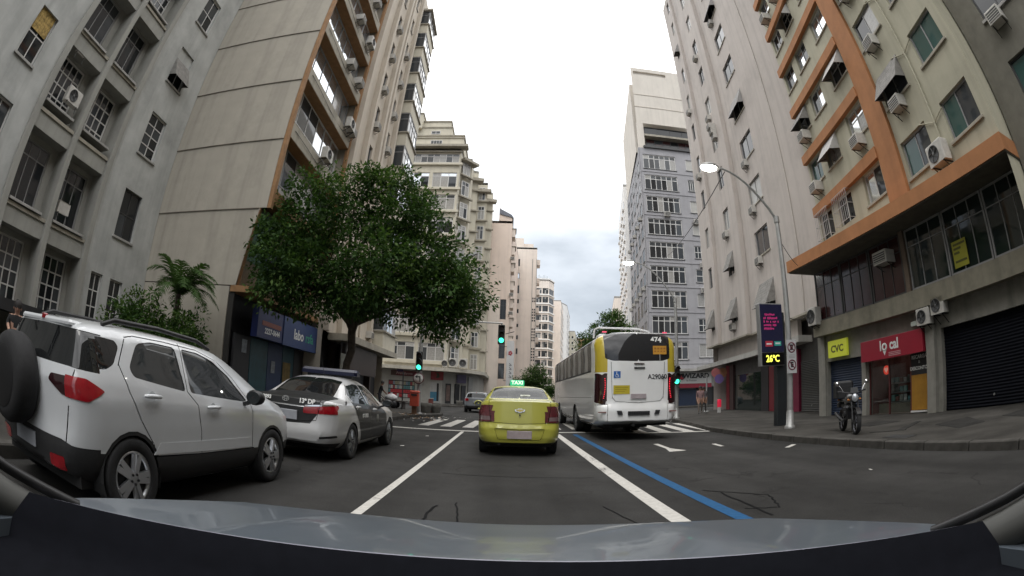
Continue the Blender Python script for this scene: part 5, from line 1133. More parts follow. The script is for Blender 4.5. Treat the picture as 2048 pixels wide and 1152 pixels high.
# ================================================================ PEOPLE
def person(label, loc, rotz, J, cols, hair=True, extra=None):
    """J: joint name -> (x,y,z) with x right, y forward; grown into one skin with five fingers to each hand"""
    s = thing('person', label, 'person', loc, rotz)
    V = []; E = []; Rd = []
    def v(p, r, parent=None):
        V.append(p); Rd.append(r); i = len(V) - 1
        if parent is not None: E.append((parent, i))
        return i
    mid = lambda a, c, t=.5: tuple(Vector(a).lerp(Vector(c), t))
    pel = v(J['pelvis'], .135); wa = v(J['waist'], .125, pel); ch = v(J['chest'], .15, wa); nk = v(J['neck'], .062, ch); hd = v(mid(J['neck'], J['head'], .55), .07, nk); h2 = v(J['head'], .098, hd); h3 = v(tuple(Vector(J['head']) + Vector((0, .01, .08))), .08, h2)
    for sd in 'LR':
        sg = -1 if sd == 'L' else 1
        sh = v(J['sho' + sd], .075, ch); el = v(J['elb' + sd], .048, sh); wr = v(J['wri' + sd], .032, el); d = (Vector(J['wri' + sd]) - Vector(J['elb' + sd])).normalized()
        pa = v(tuple(Vector(J['wri' + sd]) + d * .06), .038, wr); n = Vector((-d.z, 0, d.x)); n = n.normalized() if n.length > .1 else Vector((0, 1, 0)); sdv = Vector((0, 1, 0)) if abs(d.y) < .7 else Vector((1, 0, 0))
        for k in range(4):
            o = (k - 1.5) * .02; p0 = Vector(J['wri' + sd]) + d * .1 + sdv * o; f1 = v(tuple(p0), .0095, pa); ln = (.07, .08, .075, .055)[k]; f2 = v(tuple(p0 + d * ln * .55), .009, f1); v(tuple(p0 + d * ln * .95 + n * .012 * -sg), .0075, f2)
        p0 = Vector(J['wri' + sd]) + d * .04 + sdv * .035; t1 = v(tuple(p0), .011, pa); v(tuple(p0 + d * .05 + sdv * .025), .009, t1)
        hp = v(J['hip' + sd], .105, pel); kn = v(J['kne' + sd], .062, hp); ca = v(mid(J['kne' + sd], J['ank' + sd], .35), .058, kn); an = v(J['ank' + sd], .038, ca); to = v(tuple(Vector(J['ank' + sd]) + Vector((0, .08, -.045))), .04, an); v(tuple(Vector(J['ank' + sd]) + Vector((0, .17, -.055))), .03, to)
    me = bpy.data.meshes.new('b'); me.from_pydata(V, E, []); o = bpy.data.objects.new('b', me); COL.objects.link(o)
    m = o.modifiers.new('s', 'SKIN'); m.use_smooth_shade = True; o.modifiers.new('u', 'SUBSURF').levels = 2
    for i, sv in enumerate(me.skin_vertices[0].data): sv.radius = (Rd[i], Rd[i]); sv.use_root = (i == 0)
    dg = bpy.context.evaluated_depsgraph_get(); me2 = bpy.data.meshes.new_from_object(o.evaluated_get(dg)); bpy.data.objects.remove(o); me2.name = 'body'; me2.materials.clear()
    for c in cols: me2.materials.append(c)
    P = np.array([p for p in V]); hipz = J['pelvis'][2] + .02; nz = J['neck'][2]
    elz = {s_: Vector(J['elb' + s_]) for s_ in 'LR'}
    for p in me2.polygons:
        c = p.center; p.use_smooth = True
        arm = min((Vector(J['wri' + s_]) - c).length for s_ in 'LR') < .33 and abs(c.x) > .17
        low = min(((Vector(J['wri' + s_]) - Vector(J['elb' + s_])).normalized().dot(c - Vector(J['elb' + s_])), (c - Vector(J['elb' + s_])).length) for s_ in 'LR')
        nearw = min((c - Vector(J['wri' + s_])).length for s_ in 'LR') < .22
        if c.z > nz - .01 and (c - Vector(J['neck'])).length < .42: p.material_index = 0
        elif nearw: p.material_index = 0
        elif c.z < min(J['ankL'][2], J['ankR'][2]) + .0: p.material_index = 3
        elif c.z < hipz: p.material_index = 2
        else: p.material_index = 1
    bd = link('body', me2, s)
    H = Vector(J['head'])
    b = B(); 
    for sg in (-1, 1): b.lathe([(.0, .0), (.013, .004), (0, .012)], 8, H + Vector((sg * .034, .088, .02)), Matrix.Rotation(R(-90), 3, 'X'))
    b.build('eyes', M_ktxt, s); b = B(); b.add([H + Vector(q) for q in ((-.014, .092, -.02), (.014, .092, -.02), (0, .122, -.018), (0, .094, .03))], [(0, 1, 2), (0, 2, 3), (1, 3, 2), (0, 3, 1)]); b.build('nose', cols[0], s); b = B(); b.box(-.024, .024, .088, .096, -.056, -.048); 
    for i in range(len(b.v)): b.v[i] = tuple(Vector(b.v[i]) + H)
    b.build('mouth', mat('lips', (.22, .07, .06), .6), s); b = B()
    for sg in (-1, 1): b.lathe([(.0, 0), (.03, .008), (.02, .02), (0, .02)], 8, H + Vector((sg * .092, 0, .0)), Matrix.Rotation(R(90 * sg), 3, 'Y'))
    b.build('ears', cols[0], s)
    b = B(); b.lathe([(.108, -.01), (.112, .04), (.1, .1), (.06, .145), (0, .158)], 14, H + Vector((0, -.018, .02))); b.build('hair', mat('hair_dark', (.012, .009, .008), .7), s)
    return s
def pose(h=1.7, lean=0.0, armL=(0, .05, -.56), armR=(0, .05, -.56), step=0.0):
    k = h / 1.7; J = {}
    f = lambda x, y, z: (x * k, y * k, z * k)
    ln = lambda z: lean * max(0, z - .92)
    J['pelvis'] = f(0, 0, .92); J['waist'] = f(0, ln(1.1), 1.1); J['chest'] = f(0, ln(1.33), 1.33); J['neck'] = f(0, ln(1.47), 1.46); J['head'] = f(0, ln(1.6) + .02, 1.585)
    for s_, sg, ar in (('L', -1, armL), ('R', 1, armR)):
        J['sho' + s_] = f(sg * .185, ln(1.4), 1.395); w_ = Vector((sg * .20 + ar[0], ln(1.4) + ar[1], 1.395 + ar[2])); e_ = Vector((sg * .23, ln(1.4) + ar[1] * .4 - .06, 1.395 + ar[2] * .5)); J['wri' + s_] = f(*w_); J['elb' + s_] = f(*e_)
        st = step * sg; J['hip' + s_] = f(sg * .095, 0, .86); J['kne' + s_] = f(sg * .105, st * .45 + .03, .49); J['ank' + s_] = f(sg * .105, st, .085 + (.05 if st < 0 else 0))
    return J
SK = mat('skin_brown', (.22, .12, .075), .6, var=.05); SK2 = mat('skin_tan', (.36, .21, .15), .6, var=.05)
clo = lambda n, c: mat('cloth_' + n, c, .9, var=.15, scale=12)
person('man in a black T-shirt behind the police car, by the handcart', (-7.8, 28.2, .15), R(-70), pose(1.62, .25, (0, .28, -.42), (0, .28, -.42)), [SK, clo('black', (.012, .012, .013)), clo('charcoal', (.03, .03, .035)), M_black])
person('person in a dusty pink top walking on the pavement near the white fascia shop', (11.9, 27.2, .15), R(160), pose(1.68, .03, step=.2), [SK2, clo('pink', (.24, .15, .15)), clo('khaki', (.12, .10, .085)), M_black])
person('person in grey top and dark trousers walking beside the pink-topped one', (12.45, 27.9, .15), R(172), pose(1.66, .02, step=-.18), [SK, clo('grey', (.10, .09, .095)), clo('dark', (.02, .018, .018)), M_black])
person('person in dark clothes with bare arms on the pavement beyond the white SUV', (-9.3, 4.65, .15), R(-120), pose(1.62, .05, (.05, .26, -.28), (-.05, .26, -.28)), [SK2, clo('black', (.012, .012, .013)), clo('dark', (.02, .018, .018)), M_black])
# handcart with a white sack
s = thing('handcart', 'low dark handcart on two wheels near the man in black', 'cart', (-6.95, 28.9, .15))
b = B(); b.box(-.75, .75, -.35, .35, .42, .5); b.bar((-.7, -.3, .5), (-1.1, -.3, .85), .04, .04); b.bar((-.7, .3, .5), (-1.1, .3, .85), .04, .04); b.bar((-1.1, -.32, .85), (-1.1, .32, .85), .04, .04); b.box(.55, .62, -.3, .3, .0, .42); b.build('frame', mat('cart_wood', (.05, .04, .035), .9, var=.3), s)
for y in (-.4, .4):
    b = B(); b.lathe([(.0, -.03), (.22, -.03), (.24, 0), (.22, .03), (0, .03)], 16, (.0, y, .24), RX); b.build('wheel', M_black, s)
s = thing('sack', 'white plastic sack lying on the handcart', 'sack', (-7.2, 28.9, .655)); b = B(); g = random.Random(2); b.lathe([(.0, 0), (.34, .0), (.42, .12), (.38, .26), (.2, .36), (.06, .42), (0, .43)], 14)
for i in range(len(b.v)): x, y, z = b.v[i]; k = 1 + g.uniform(-.08, .08); b.v[i] = (x * k, y * .8 * k, z)
b.build('sack_body', mat('sack_white', (.50, .50, .50), .5, var=.1), s); b = B(); b.lathe([(.05, .41), (.04, .45), (.09, .5), (.03, .49)], 10); b.build('sack_neck', MATS['sack_white'], s)
# ================================================================ VEHICLES
def pchip(x, y, q):
    x = np.asarray(x, float); y = np.asarray(y, float); h = np.diff(x); d = np.diff(y) / h; n = len(x); m = np.zeros(n)
    for i in range(1, n - 1):
        if d[i - 1] * d[i] > 0: w1, w2 = 2 * h[i] + h[i - 1], h[i] + 2 * h[i - 1]; m[i] = (w1 + w2) / (w1 / d[i - 1] + w2 / d[i])
    m[0], m[-1] = d[0], d[-1]
    k = np.clip(np.searchsorted(x, q) - 1, 0, n - 2); t = (q - x[k]) / h[k]
    return (2 * t**3 - 3 * t**2 + 1) * y[k] + (t**3 - 2 * t**2 + t) * h[k] * m[k] + (-2 * t**3 + 3 * t**2) * y[k + 1] + (t**3 - t**2) * h[k] * m[k + 1]
def catmull(P, cnt):
    P = np.asarray(P, float); n = len(P); out = [P[0]]
    for i in range(n - 1):
        p0 = P[i - 1] if i else 2 * P[0] - P[1]; p1, p2 = P[i], P[i + 1]; p3 = P[i + 2] if i + 2 < n else 2 * P[-1] - P[-2]
        k = .5 * np.linalg.norm(p2 - p1); nn = lambda v: v / (np.linalg.norm(v) + 1e-9)
        m1, m2 = nn(nn(p1 - p0) + nn(p2 - p1)) * 2 * k, nn(nn(p2 - p1) + nn(p3 - p2)) * 2 * k
        for s in range(1, cnt[i] + 1):
            t = s / cnt[i]; out.append((2 * t**3 - 3 * t**2 + 1) * p1 + (t**3 - 2 * t**2 + t) * m1 + (-2 * t**3 + 3 * t**2) * p2 + (t**3 - t**2) * m2)
    return np.array(out)
def inpoly(x, y, P):
    c = False; j = len(P) - 1
    for i in range(len(P)):
        if (P[i][1] > y) != (P[j][1] > y) and x < (P[j][0] - P[i][0]) * (y - P[i][1]) / (P[j][1] - P[i][1] + 1e-12) + P[i][0]: c = not c
        j = i
    return c
def round_poly(P, r=.04, n=3):
    out = []
    for i in range(len(P)):
        a, b_, c = Vector(P[i - 1]), Vector(P[i]), Vector(P[(i + 1) % len(P)]); d1, d2 = (a - b_), (c - b_); r_ = min(r, d1.length * .45, d2.length * .45)
        p, q = b_ + d1.normalized() * r_, b_ + d2.normalized() * r_
        for k in range(n + 1): t = k / n; out.append(tuple(p * (1 - t) ** 2 + b_ * 2 * t * (1 - t) + q * t * t))
    return out
class Hull:
    """car body: sections along y (station table) skinned, ends capped, then cut along panel outlines"""
    def __init__(s, tab, warp, step=.07, K=14, bulge=.016, zcap=1.0):
        T = np.array(tab, float); L_ = T[-1, 0]
        q = np.unique(np.round(np.concatenate([np.arange(0, L_, step), T[:, 0], [.03, .1, L_ - .03, L_ - .1]]), 4)); q = q[(q >= 0) & (q <= L_)]
        c = {k: pchip(T[:, 0], T[:, i + 1], q) for i, k in enumerate(('zb', 'xs', 'zs', 'xm', 'zm', 'xw', 'zw', 'xb', 'zbelt', 'xr', 'zr', 'zt'))}
        rings = []
        for i in range(len(q)):
            g = {k: v[i] for k, v in c.items()}
            ctl = [(0, g['zb']), (max(g['xs'] - .1, .1), g['zb']), (g['xs'], g['zs']), (g['xm'], g['zm']), (g['xw'], g['zw']), (g['xb'], g['zbelt']),
                   ((g['xb'] + g['xr']) / 2 + bulge, (g['zbelt'] + g['zr']) / 2), (g['xr'], g['zr']), (g['xr'] * .74, g['zr'] + (g['zt'] - g['zr']) * .68), (0, g['zt'])]
            h = np.vstack([catmull(ctl[:2], [2])[:-1], catmull(ctl[1:5], [2, 4, 4])[:-1], catmull(ctl[4:6], [3])[:-1], catmull(ctl[5:], [3, 3, 4, 5])])
            rings.append(h)
        m = len(rings[0]); V = []; ring_id = []
        for i, y in enumerate(q):
            r = [(x, y, z) for x, z in rings[i]] + [(-x, y, z) for x, z in rings[i][-2:0:-1]]
            ring_id.append(list(range(len(V), len(V) + len(r)))); V += r
        n = 2 * m - 2; F_ = []
        for i in range(len(q) - 1):
            for j in range(n): F_.append((ring_id[i][j], ring_id[i][(j + 1) % n], ring_id[i + 1][(j + 1) % n], ring_id[i + 1][j]))
        for e in (0, len(q) - 1):
            rows = []
            for j in range(1, m - 1):
                x, z = rings[e][j]; row = [ring_id[e][j]]
                for k in range(1, K): V.append((x - 2 * x * k / K, q[e], z)); row.append(len(V) - 1)
                row.append(ring_id[e][n - j]); rows.append(row)
            rows.insert(0, [ring_id[e][0]]); rows.append([ring_id[e][m - 1]])
            for a, b_ in zip(rows[:-1], rows[1:]):
                if len(a) == 1: F_ += [(a[0], b_[k], b_[k + 1]) for k in range(K)]
                elif len(b_) == 1: F_ += [(a[k], a[k + 1], b_[0]) for k in range(K)]
                else: F_ += [(a[k], a[k + 1], b_[k + 1], b_[k]) for k in range(K)]
        V = np.array(V); V[:, 1] += warp(V[:, 0], V[:, 1], V[:, 2])
        me = bpy.data.meshes.new('hull'); me.from_pydata([tuple(v) for v in V], [], F_); bm = bmesh.new(); bm.from_mesh(me); bpy.data.meshes.remove(me)
        bmesh.ops.remove_doubles(bm, verts=bm.verts, dist=1e-5); bmesh.ops.recalc_face_normals(bm, faces=bm.faces); bm.normal_update()
        s.bm = bm; s.L = L_; s.cl = bm.faces.layers.int.new('cl'); s.names = ['body']
        s.nl = bm.verts.layers.float_vector.new('n0')
    def _sel(s, view, lo, hi, lim):
        out = []
        for f in s.bm.faces:
            c = f.calc_center_median(); n = f.normal
            if view == 'S': ok = abs(n.x) > .22; u, v = c.y, c.z
            elif view == 'R': ok = n.y < -.12; u, v = c.x, c.z
            elif view == 'F': ok = n.y > .12; u, v = c.x, c.z
            else: ok = n.z > .3; u, v = c.x, c.y
            if ok and lo[0] - .2 < u < hi[0] + .2 and lo[1] - .2 < v < hi[1] + .2 and (lim is None or lim[0] <= c.y <= lim[1]): out.append(f)
        return out
    def _line(s, view, a, b_, lim, pad=.09):
        a, b_ = Vector(a), Vector(b_); d = b_ - a
        if d.length < 1e-6: return
        lo = (min(a.x, b_.x) - pad, min(a.y, b_.y) - pad); hi = (max(a.x, b_.x) + pad, max(a.y, b_.y) + pad)
        fs = []
        for f in s._sel(view, (lo[0] + .2, lo[1] + .2), (hi[0] - .2, hi[1] - .2), lim): fs.append(f)
        if not fs: return
        n = Vector((-d.y, d.x)).normalized()
        if view == 'S': co, no = (0, a.x, a.y), (0, n.x, n.y)
        elif view in 'RF': co, no = (a.x, 0, a.y), (n.x, 0, n.y)
        else: co, no = (a.x, a.y, 0), (n.x, n.y, 0)
        es = {e for f in fs for e in f.edges}; vs = {v for f in fs for v in f.verts}
        bmesh.ops.bisect_plane(s.bm, geom=list(fs) + list(es) + list(vs), plane_co=co, plane_no=no, dist=1e-5)
    def cut(s, view, poly, name, mirror=True, lim=None, only=None):
        if name not in s.names: s.names.append(name)
        cid = s.names.index(name); polys = [poly]
        if view != 'S' and mirror and min(p[0] for p in poly) >= 0: polys.append([(-x, y) for x, y in poly][::-1])
        for P in polys:
            for i in range(len(P)): s._line(view, P[i], P[(i + 1) % len(P)], lim)
            lo = (min(p[0] for p in P), min(p[1] for p in P)); hi = (max(p[0] for p in P), max(p[1] for p in P))
            for f in s._sel(view, lo, hi, lim):
                c = f.calc_center_median(); u, v = (c.y, c.z) if view == 'S' else ((c.x, c.z) if view in 'RF' else (c.x, c.y))
                if inpoly(u, v, P) and (only is None or s.names[f[s.cl]] in only): f[s.cl] = cid
    def seam(s, view, pts, w=.009, lim=None, mirror=True, skip=()):
        if 'gap' not in s.names: s.names.append('gap')
        cid = s.names.index('gap'); lines = [pts]
        if view != 'S' and mirror and min(p[0] for p in pts) >= 0: lines.append([(-x, y) for x, y in pts])
        for L_ in lines:
            for a, b_ in zip(L_[:-1], L_[1:]):
                a, b_ = Vector(a), Vector(b_); d = (b_ - a); n = Vector((-d.y, d.x)).normalized() * w / 2
                for g in (n, -n): s._line(view, a + g, b_ + g, lim, .03)
                lo = (min(a.x, b_.x) - .02, min(a.y, b_.y) - .02); hi = (max(a.x, b_.x) + .02, max(a.y, b_.y) + .02)
                for f in s._sel(view, (lo[0] + .19, lo[1] + .19), (hi[0] - .19, hi[1] - .19), lim):
                    c = f.calc_center_median(); p = Vector((c.y, c.z)) if view == 'S' else (Vector((c.x, c.z)) if view in 'RF' else Vector((c.x, c.y)))
                    t = max(0, min(1, (p - a).dot(d) / d.length_squared)); 
                    if (p - (a + d * t)).length <= w / 2 + 1e-4 and s.names[f[s.cl]] not in skip: f[s.cl] = cid
    def parts(s, root, spec, drop=('gap', 'hole')):
        """spec: name -> (part name, material, inward offset). each connected island is one part"""
        bm = s.bm; bm.normal_update(); made = {}
        nv = {v.index: v.normal.copy() for v in bm.verts} if not bm.verts.index_update() else None
        for ci, nm in enumerate(s.names):
            if nm in drop: continue
            pn, m, off = spec[nm]; fs = [f for f in bm.faces if f[s.cl] == ci]; seen = set(); fset = set(fs)
            for f0 in fs:
                if f0 in seen: continue
                isl = []; st = [f0]; seen.add(f0)
                while st:
                    f = st.pop(); isl.append(f)
                    if pn == 'body': continue
                    for e in f.edges:
                        for g in e.link_faces:
                            if g in fset and g not in seen: seen.add(g); st.append(g)
                if pn == 'body': isl = fs; seen |= fset
                if len(isl) < 1 or (pn != 'body' and sum(f.calc_area() for f in isl) < .0012): continue
                ix = {}; V = []; NN = []; FF = []
                for f in isl:
                    q = []
                    for v in f.verts:
                        if v not in ix: ix[v] = len(V); n = v.normal; V.append(tuple(v.co - n * off)); NN.append(tuple(n))
                        q.append(ix[v])
                    FF.append(q)
                me = bpy.data.meshes.new(pn); me.from_pydata(V, [], FF); me.materials.append(m); me.polygons.foreach_set('use_smooth', [True] * len(FF)); me.update()
                try: me.normals_split_custom_set_from_vertices(NN)
                except Exception: pass
                made.setdefault(nm, []).append(link(pn, me, root))
        bm.free()
        return made
M_tyre = mat('tyre_rubber', (.016, .016, .017), .85, var=.2, scale=20, bump=.1); M_alloy = mat('alloy', (.55, .56, .58), .28, .85, var=.06); M_chrome = mat('chrome', (.75, .75, .76), .12, 1, var=0)
M_chassis = mat('underbody', (.012, .012, .012), .9, var=.1)
def wheel(parent, x, y, r, w, side, rim=.66, spokes=5, double=True, mrim=None):
    """side +1: outer face towards +x"""
    M = Matrix.Rotation(R(90 * side), 3, 'Y'); mrim = mrim or M_alloy
    b = B(); b.lathe([(0, -w * .5), (r * .6, -w * .5), (r * .62, w * .28), (0, w * .25)], 20, (0, 0, 0), M); H = b.build('wheel', M_black, parent, (x, y, r))
    b = B(); b.lathe([(r * rim, -w * .48), (r * .93, -w * .5), (r, -w * .36), (r, w * .36), (r * .975, w * .44), (r * .93, w * .5), (r * (rim + .03), w * .46), (r * rim, w * .40)], 32, (0, 0, 0), M); b.build('tyre', M_tyre, H)
    b = B(); b.lathe([(r * rim, w * .38), (r * (rim + .015), w * .44), (r * (rim - .05), w * .42), (r * (rim - .09), w * .22), (r * (rim - .1), -w * .2)], 32, (0, 0, 0), M)
    for i in range(spokes):
        for o in ((-.16, .16) if double else (0,)):
            a = 2 * math.pi * i / spokes + .3; p0 = M @ Vector((math.cos(a + o * 1.8) * r * .15, math.sin(a + o * 1.8) * r * .15, w * .42)); p1 = M @ Vector((math.cos(a + o) * r * (rim - .05), math.sin(a + o) * r * (rim - .05), w * .38)); b.bar(p0, p1, .030 * r / .33, .05 * r / .33)
    b.lathe([(r * .2, w * .3), (r * .19, w * .46), (r * .12, w * .5), (0, w * .5)], 16, (0, 0, 0), M)
    for i in range(5): a = 2 * math.pi * i / 5; c = M @ Vector((math.cos(a) * r * .13, math.sin(a) * r * .13, w * .5)); d = M @ Vector((0, 0, .012)); b.cyl(c, c + d, .012, n=6, mi=1)
    b.build('rim', [mrim, M_dark], H)
    return H
def arch(parent, y, r, xo, xi):
    b = B(); n = 14; vs = []
    for k in range(n + 1): a = R(-20) + R(220) * k / n; vs += [(xi, y + math.cos(a) * r, r * .93 + math.sin(a) * r), (xo, y + math.cos(a) * r, r * .93 + math.sin(a) * r)]
    fs = [(2 * k, 2 * k + 1, 2 * k + 3, 2 * k + 2) for k in range(n)] + [tuple(range(0, 2 * n + 2, 2))]
    b.add(vs, fs); b.build('wheel_arch', M_chassis, parent, fix=False)
def circ(y, z, r, n=22, z0=0.0): 
    P = [(y + r * math.cos(2 * math.pi * i / n), z + r * math.sin(2 * math.pi * i / n)) for i in range(n)]
    return [(a, max(b_, z0)) for a, b_ in P]
def paint(name, col, rough=.28, coat=.9): return mat(name, col, rough, var=.03, scale=2, coat=coat)
def mirror_part(parent, x, y, z, sg, m, mg):
    b = B(); b.lathe([(0, -.03), (.075, -.03), (.1, .0), (.095, .06), (.06, .1), (0, .115)], 14, (0, 0, 0), Matrix.Rotation(R(-90), 3, 'X'))
    for i in range(len(b.v)): px, py, pz = b.v[i]; b.v[i] = (px * 1.15 + sg * .1, py, pz * .85 + .03)
    b.bar((sg * -.06, .02, -.06), (sg * .06, .02, -.02), .05, .04); o = b.build('mirror', m, parent, (x, y, z)); b = B(); b.lathe([(.082, 0), (0, -.004)], 14, (0, -.0, 0), Matrix.Rotation(R(90), 3, 'X'))
    for i in range(len(b.v)): px, py, pz = b.v[i]; b.v[i] = (px * 1.1 + sg * .1, py - .033, pz * .82 + .03)
    b.build('mirror_glass', mg, o, fix=False)
def handle(parent, x, y, z, sg, m, l=.2):
    b = B(); b.tube([(0, -l / 2, 0), (sg * .028, -l * .42, .004), (sg * .034, 0, .006), (sg * .028, l * .42, .004), (0, l / 2, 0)], [.013, .018, .019, .018, .013], 8); b.build('door_handle', m, parent, (x, y, z))
    b = B(); b.lathe([(.045, 0), (.04, -.002), (0, -.004)], 14, (x - sg * .004, y, z), Matrix.Rotation(R(90 * sg), 3, 'Y')); b.build('handle_recess', m, parent, fix=False)
G_car = glass('car_glass_dark', (.010, .011, .012), rough=.02); G_car2 = glass('car_glass_grey', (.03, .034, .036), rough=.02)
M_tail = mat('tail_red', (.28, .006, .012), .12, var=.15, scale=20, coat=1); M_tail_dk = mat('tail_smoked', (.025, .006, .008), .12, var=.2, coat=1); M_tail_clear = mat('tail_clear', (.35, .33, .33), .15, var=.1, coat=1)
M_clad = mat('cladding', (.022, .022, .023), .65, var=.12, scale=30, bump=.1); M_plate = mat('plate_blank', (.32, .33, .36), .5, var=.25, scale=3)

SUV_TAB = [ # y zb xs zs xm zm xw zw xb zbelt xr zr zt
    (0.00, .36, .66, .45, .74, .66, .75, .92, .72, 1.06, .585, 1.4, 1.44), (0.06, .33, .75, .42, .81, .66, .82, .92, .78, 1.065, .615, 1.42, 1.465), (0.20, .30, .82, .40, .865, .66, .865, .93, .825, 1.075, .635, 1.44, 1.49),
    (0.65, .25, .84, .36, .882, .66, .88, .94, .85, 1.07, .645, 1.475, 1.525), (1.40, .22, .845, .32, .875, .64, .875, .93, .85, 1.035, .65, 1.49, 1.54), (2.05, .22, .845, .32, .875, .62, .875, .92, .85, 1.00, .645, 1.46, 1.515),
    (2.40, .22, .845, .32, .875, .62, .87, .91, .845, .985, .64, 1.385, 1.45), (2.75, .22, .845, .32, .878, .62, .87, .90, .84, .975, .665, 1.25, 1.325), (3.05, .23, .845, .34, .88, .62, .865, .89, .83, .97, .70, 1.115, 1.18), (3.22, .24, .845, .35, .88, .62, .86, .88, .82, .965, .74, 1.04, 1.085),
    (3.42, .25, .84, .36, .875, .62, .85, .86, .80, .94, .72, 1.0, 1.05), (3.75, .26, .80, .38, .84, .60, .81, .80, .75, .87, .66, .93, .98), (3.92, .28, .70, .40, .74, .58, .71, .74, .65, .80, .56, .86, .90), (4.0, .32, .56, .42, .60, .56, .58, .68, .54, .74, .46, .79, .82)]
def suv(label, loc, rotz, pm, detail=True, group=None, rails=True):
    t = thing('parked_car' if detail else 'car', label, 'car', loc, rotz, group)
    def warp(x, y, z):
        w = np.clip(1 - y / 1.1, 0, 1) ** 1.5; r = np.where(z > 1.02, (z - 1.02) * .36, 0) - .02 * np.exp(-((z - .55) / .12) ** 2) + .10 * np.abs(x / .8) ** 3
        wf = np.clip((y - 3.2) / .8, 0, 1) ** 2; f = -.12 * np.abs(x / .8) ** 2.5
        return w * r + wf * f
    H = Hull(SUV_TAB, warp, .08 if detail else .2)
    yr, yf, rw = .65, 3.17, .335
    if detail:
        H.cut('S', round_poly([(.80, 1.40), (.655, 1.20), (.70, 1.135), (1.43, 1.06), (1.36, 1.44), (1.0, 1.44)], .05), 'side_window', lim=(.5, 3.3))
        H.cut('S', round_poly([(1.47, 1.44), (1.51, 1.055), (2.52, .995), (2.60, 1.01), (2.30, 1.25), (2.0, 1.385), (1.75, 1.435)], .03), 'side_window', lim=(.5, 3.3))
        H.cut('S', round_poly([(-.1, 1.40), (.53, 1.385), (.56, 1.34), (.47, 1.205), (.38, 1.16), (-.1, 1.115)], .03), 'rear_glass', lim=(-.2, .7))
        H.cut('R', [(0, 1.13), (.62, 1.13), (1.0, 1.112), (1.0, 1.395), (.3, 1.41), (0, 1.415)], 'rear_glass', lim=(-.2, .42))
        H.cut('S', [(.62, .99), (-.2, .99), (-.2, .975), (.62, .975)], 'body')
        H.cut('S', round_poly([(.0, 1.065), (.17, 1.07), (.335, 1.0), (.17, .91), (-.2, .925), (-.2, 1.065)], .02), 'tail_light', lim=(-.2, .5))
        H.cut('R', round_poly([(.40, 1.0), (.42, 1.05), (.70, 1.06), (.95, 1.06), (.95, .91), (.60, .92)], .02), 'tail_smoked', lim=(-.2, .12), only=('body',))
        H.cut('S', [(-.3, .57), (.36, .545), (.97, .51), (1.65, .49), (2.8, .47), (4.3, .50), (4.3, 0), (-.3, 0)], 'cladding')
        H.cut('R', [(-1, 0), (1, 0), (1, .575), (.74, .575), (.6, .60), (-.6, .60), (-.74, .575), (-1, .575)], 'cladding', lim=(-.3, .3))
        H.cut('F', [(-1, 0), (1, 0), (1, .5), (-1, .5)], 'cladding', lim=(3.4, 4.2))
        H.cut('S', circ(yr, rw, .385), 'cladding'); H.cut('S', circ(yf, rw, .385), 'cladding')
        H.cut('F', round_poly([(0, 1.10), (.70, 1.07), (.615, 1.36), (0, 1.43)], .04), 'windshield', lim=(2.2, 3.4))
        H.cut('R', round_poly([(.62, .36), (.42, .37), (.42, .46), (.62, .47)], .02), 'reflector', lim=(-.2, .2))
    H.cut('S', circ(yr, rw, .352), 'hole'); H.cut('S', circ(yf, rw, .352), 'hole')
    if detail:
        H.seam('S', [(.66, 1.43), (.53, 1.215), (.62, 1.02), (.76, .80), (.93, .60), (.955, .50), (1.665, .485), (2.68, .475), (2.69, .88), (2.655, 1.0)], .010, lim=(.2, 3.3), skip=('side_window',))
        H.seam('S', [(1.45, 1.465), (1.455, 1.06), (1.60, .95), (1.66, .70), (1.665, .485)], .010, lim=(.4, 3.0))
        H.seam('S', [(.66, 1.43), (.78, 1.455), (1.2, 1.468), (1.75, 1.46), (2.1, 1.39), (2.4, 1.235), (2.66, 1.0)], .008, lim=(.4, 3.3))
        H.seam('R', [(.66, .60), (.68, .9), (.70, 1.10)], .012, lim=(-.3, .3), skip=('tail_light', 'tail_smoked', 'rear_glass'))
    spec = dict(body=('body', pm, 0), side_window=('side_window', G_car2, .008), rear_glass=('rear_window', G_car, .004), tail_light=('tail_light', M_tail, -.006), tail_smoked=('tail_light', M_tail_dk, -.004), cladding=('cladding', M_clad, .003), windshield=('windshield', G_car2, .006), reflector=('reflector', M_tail, -.002))
    if not detail:
        H.cut('S', [(.7, 1.38), (.62, 1.12), (2.55, 1.02), (2.2, 1.32), (1.8, 1.40)], 'side_window'); H.cut('R', [(0, 1.10), (.7, 1.10), (.62, 1.36), (0, 1.40)], 'rear_glass', lim=(-.2, .7)); H.cut('R', [(.55, .85), (.9, .85), (.9, 1.04), (.55, 1.02)], 'tail_light', lim=(-.2, .3)); H.cut('R', [(-1, 0), (1, 0), (1, .5), (-1, .5)], 'cladding', lim=(-.3, .3)); H.cut('F', [(0, 1.1), (.7, 1.07), (.61, 1.36), (0, 1.43)], 'windshield', lim=(2.2, 3.4))
    made = H.parts(t, spec)
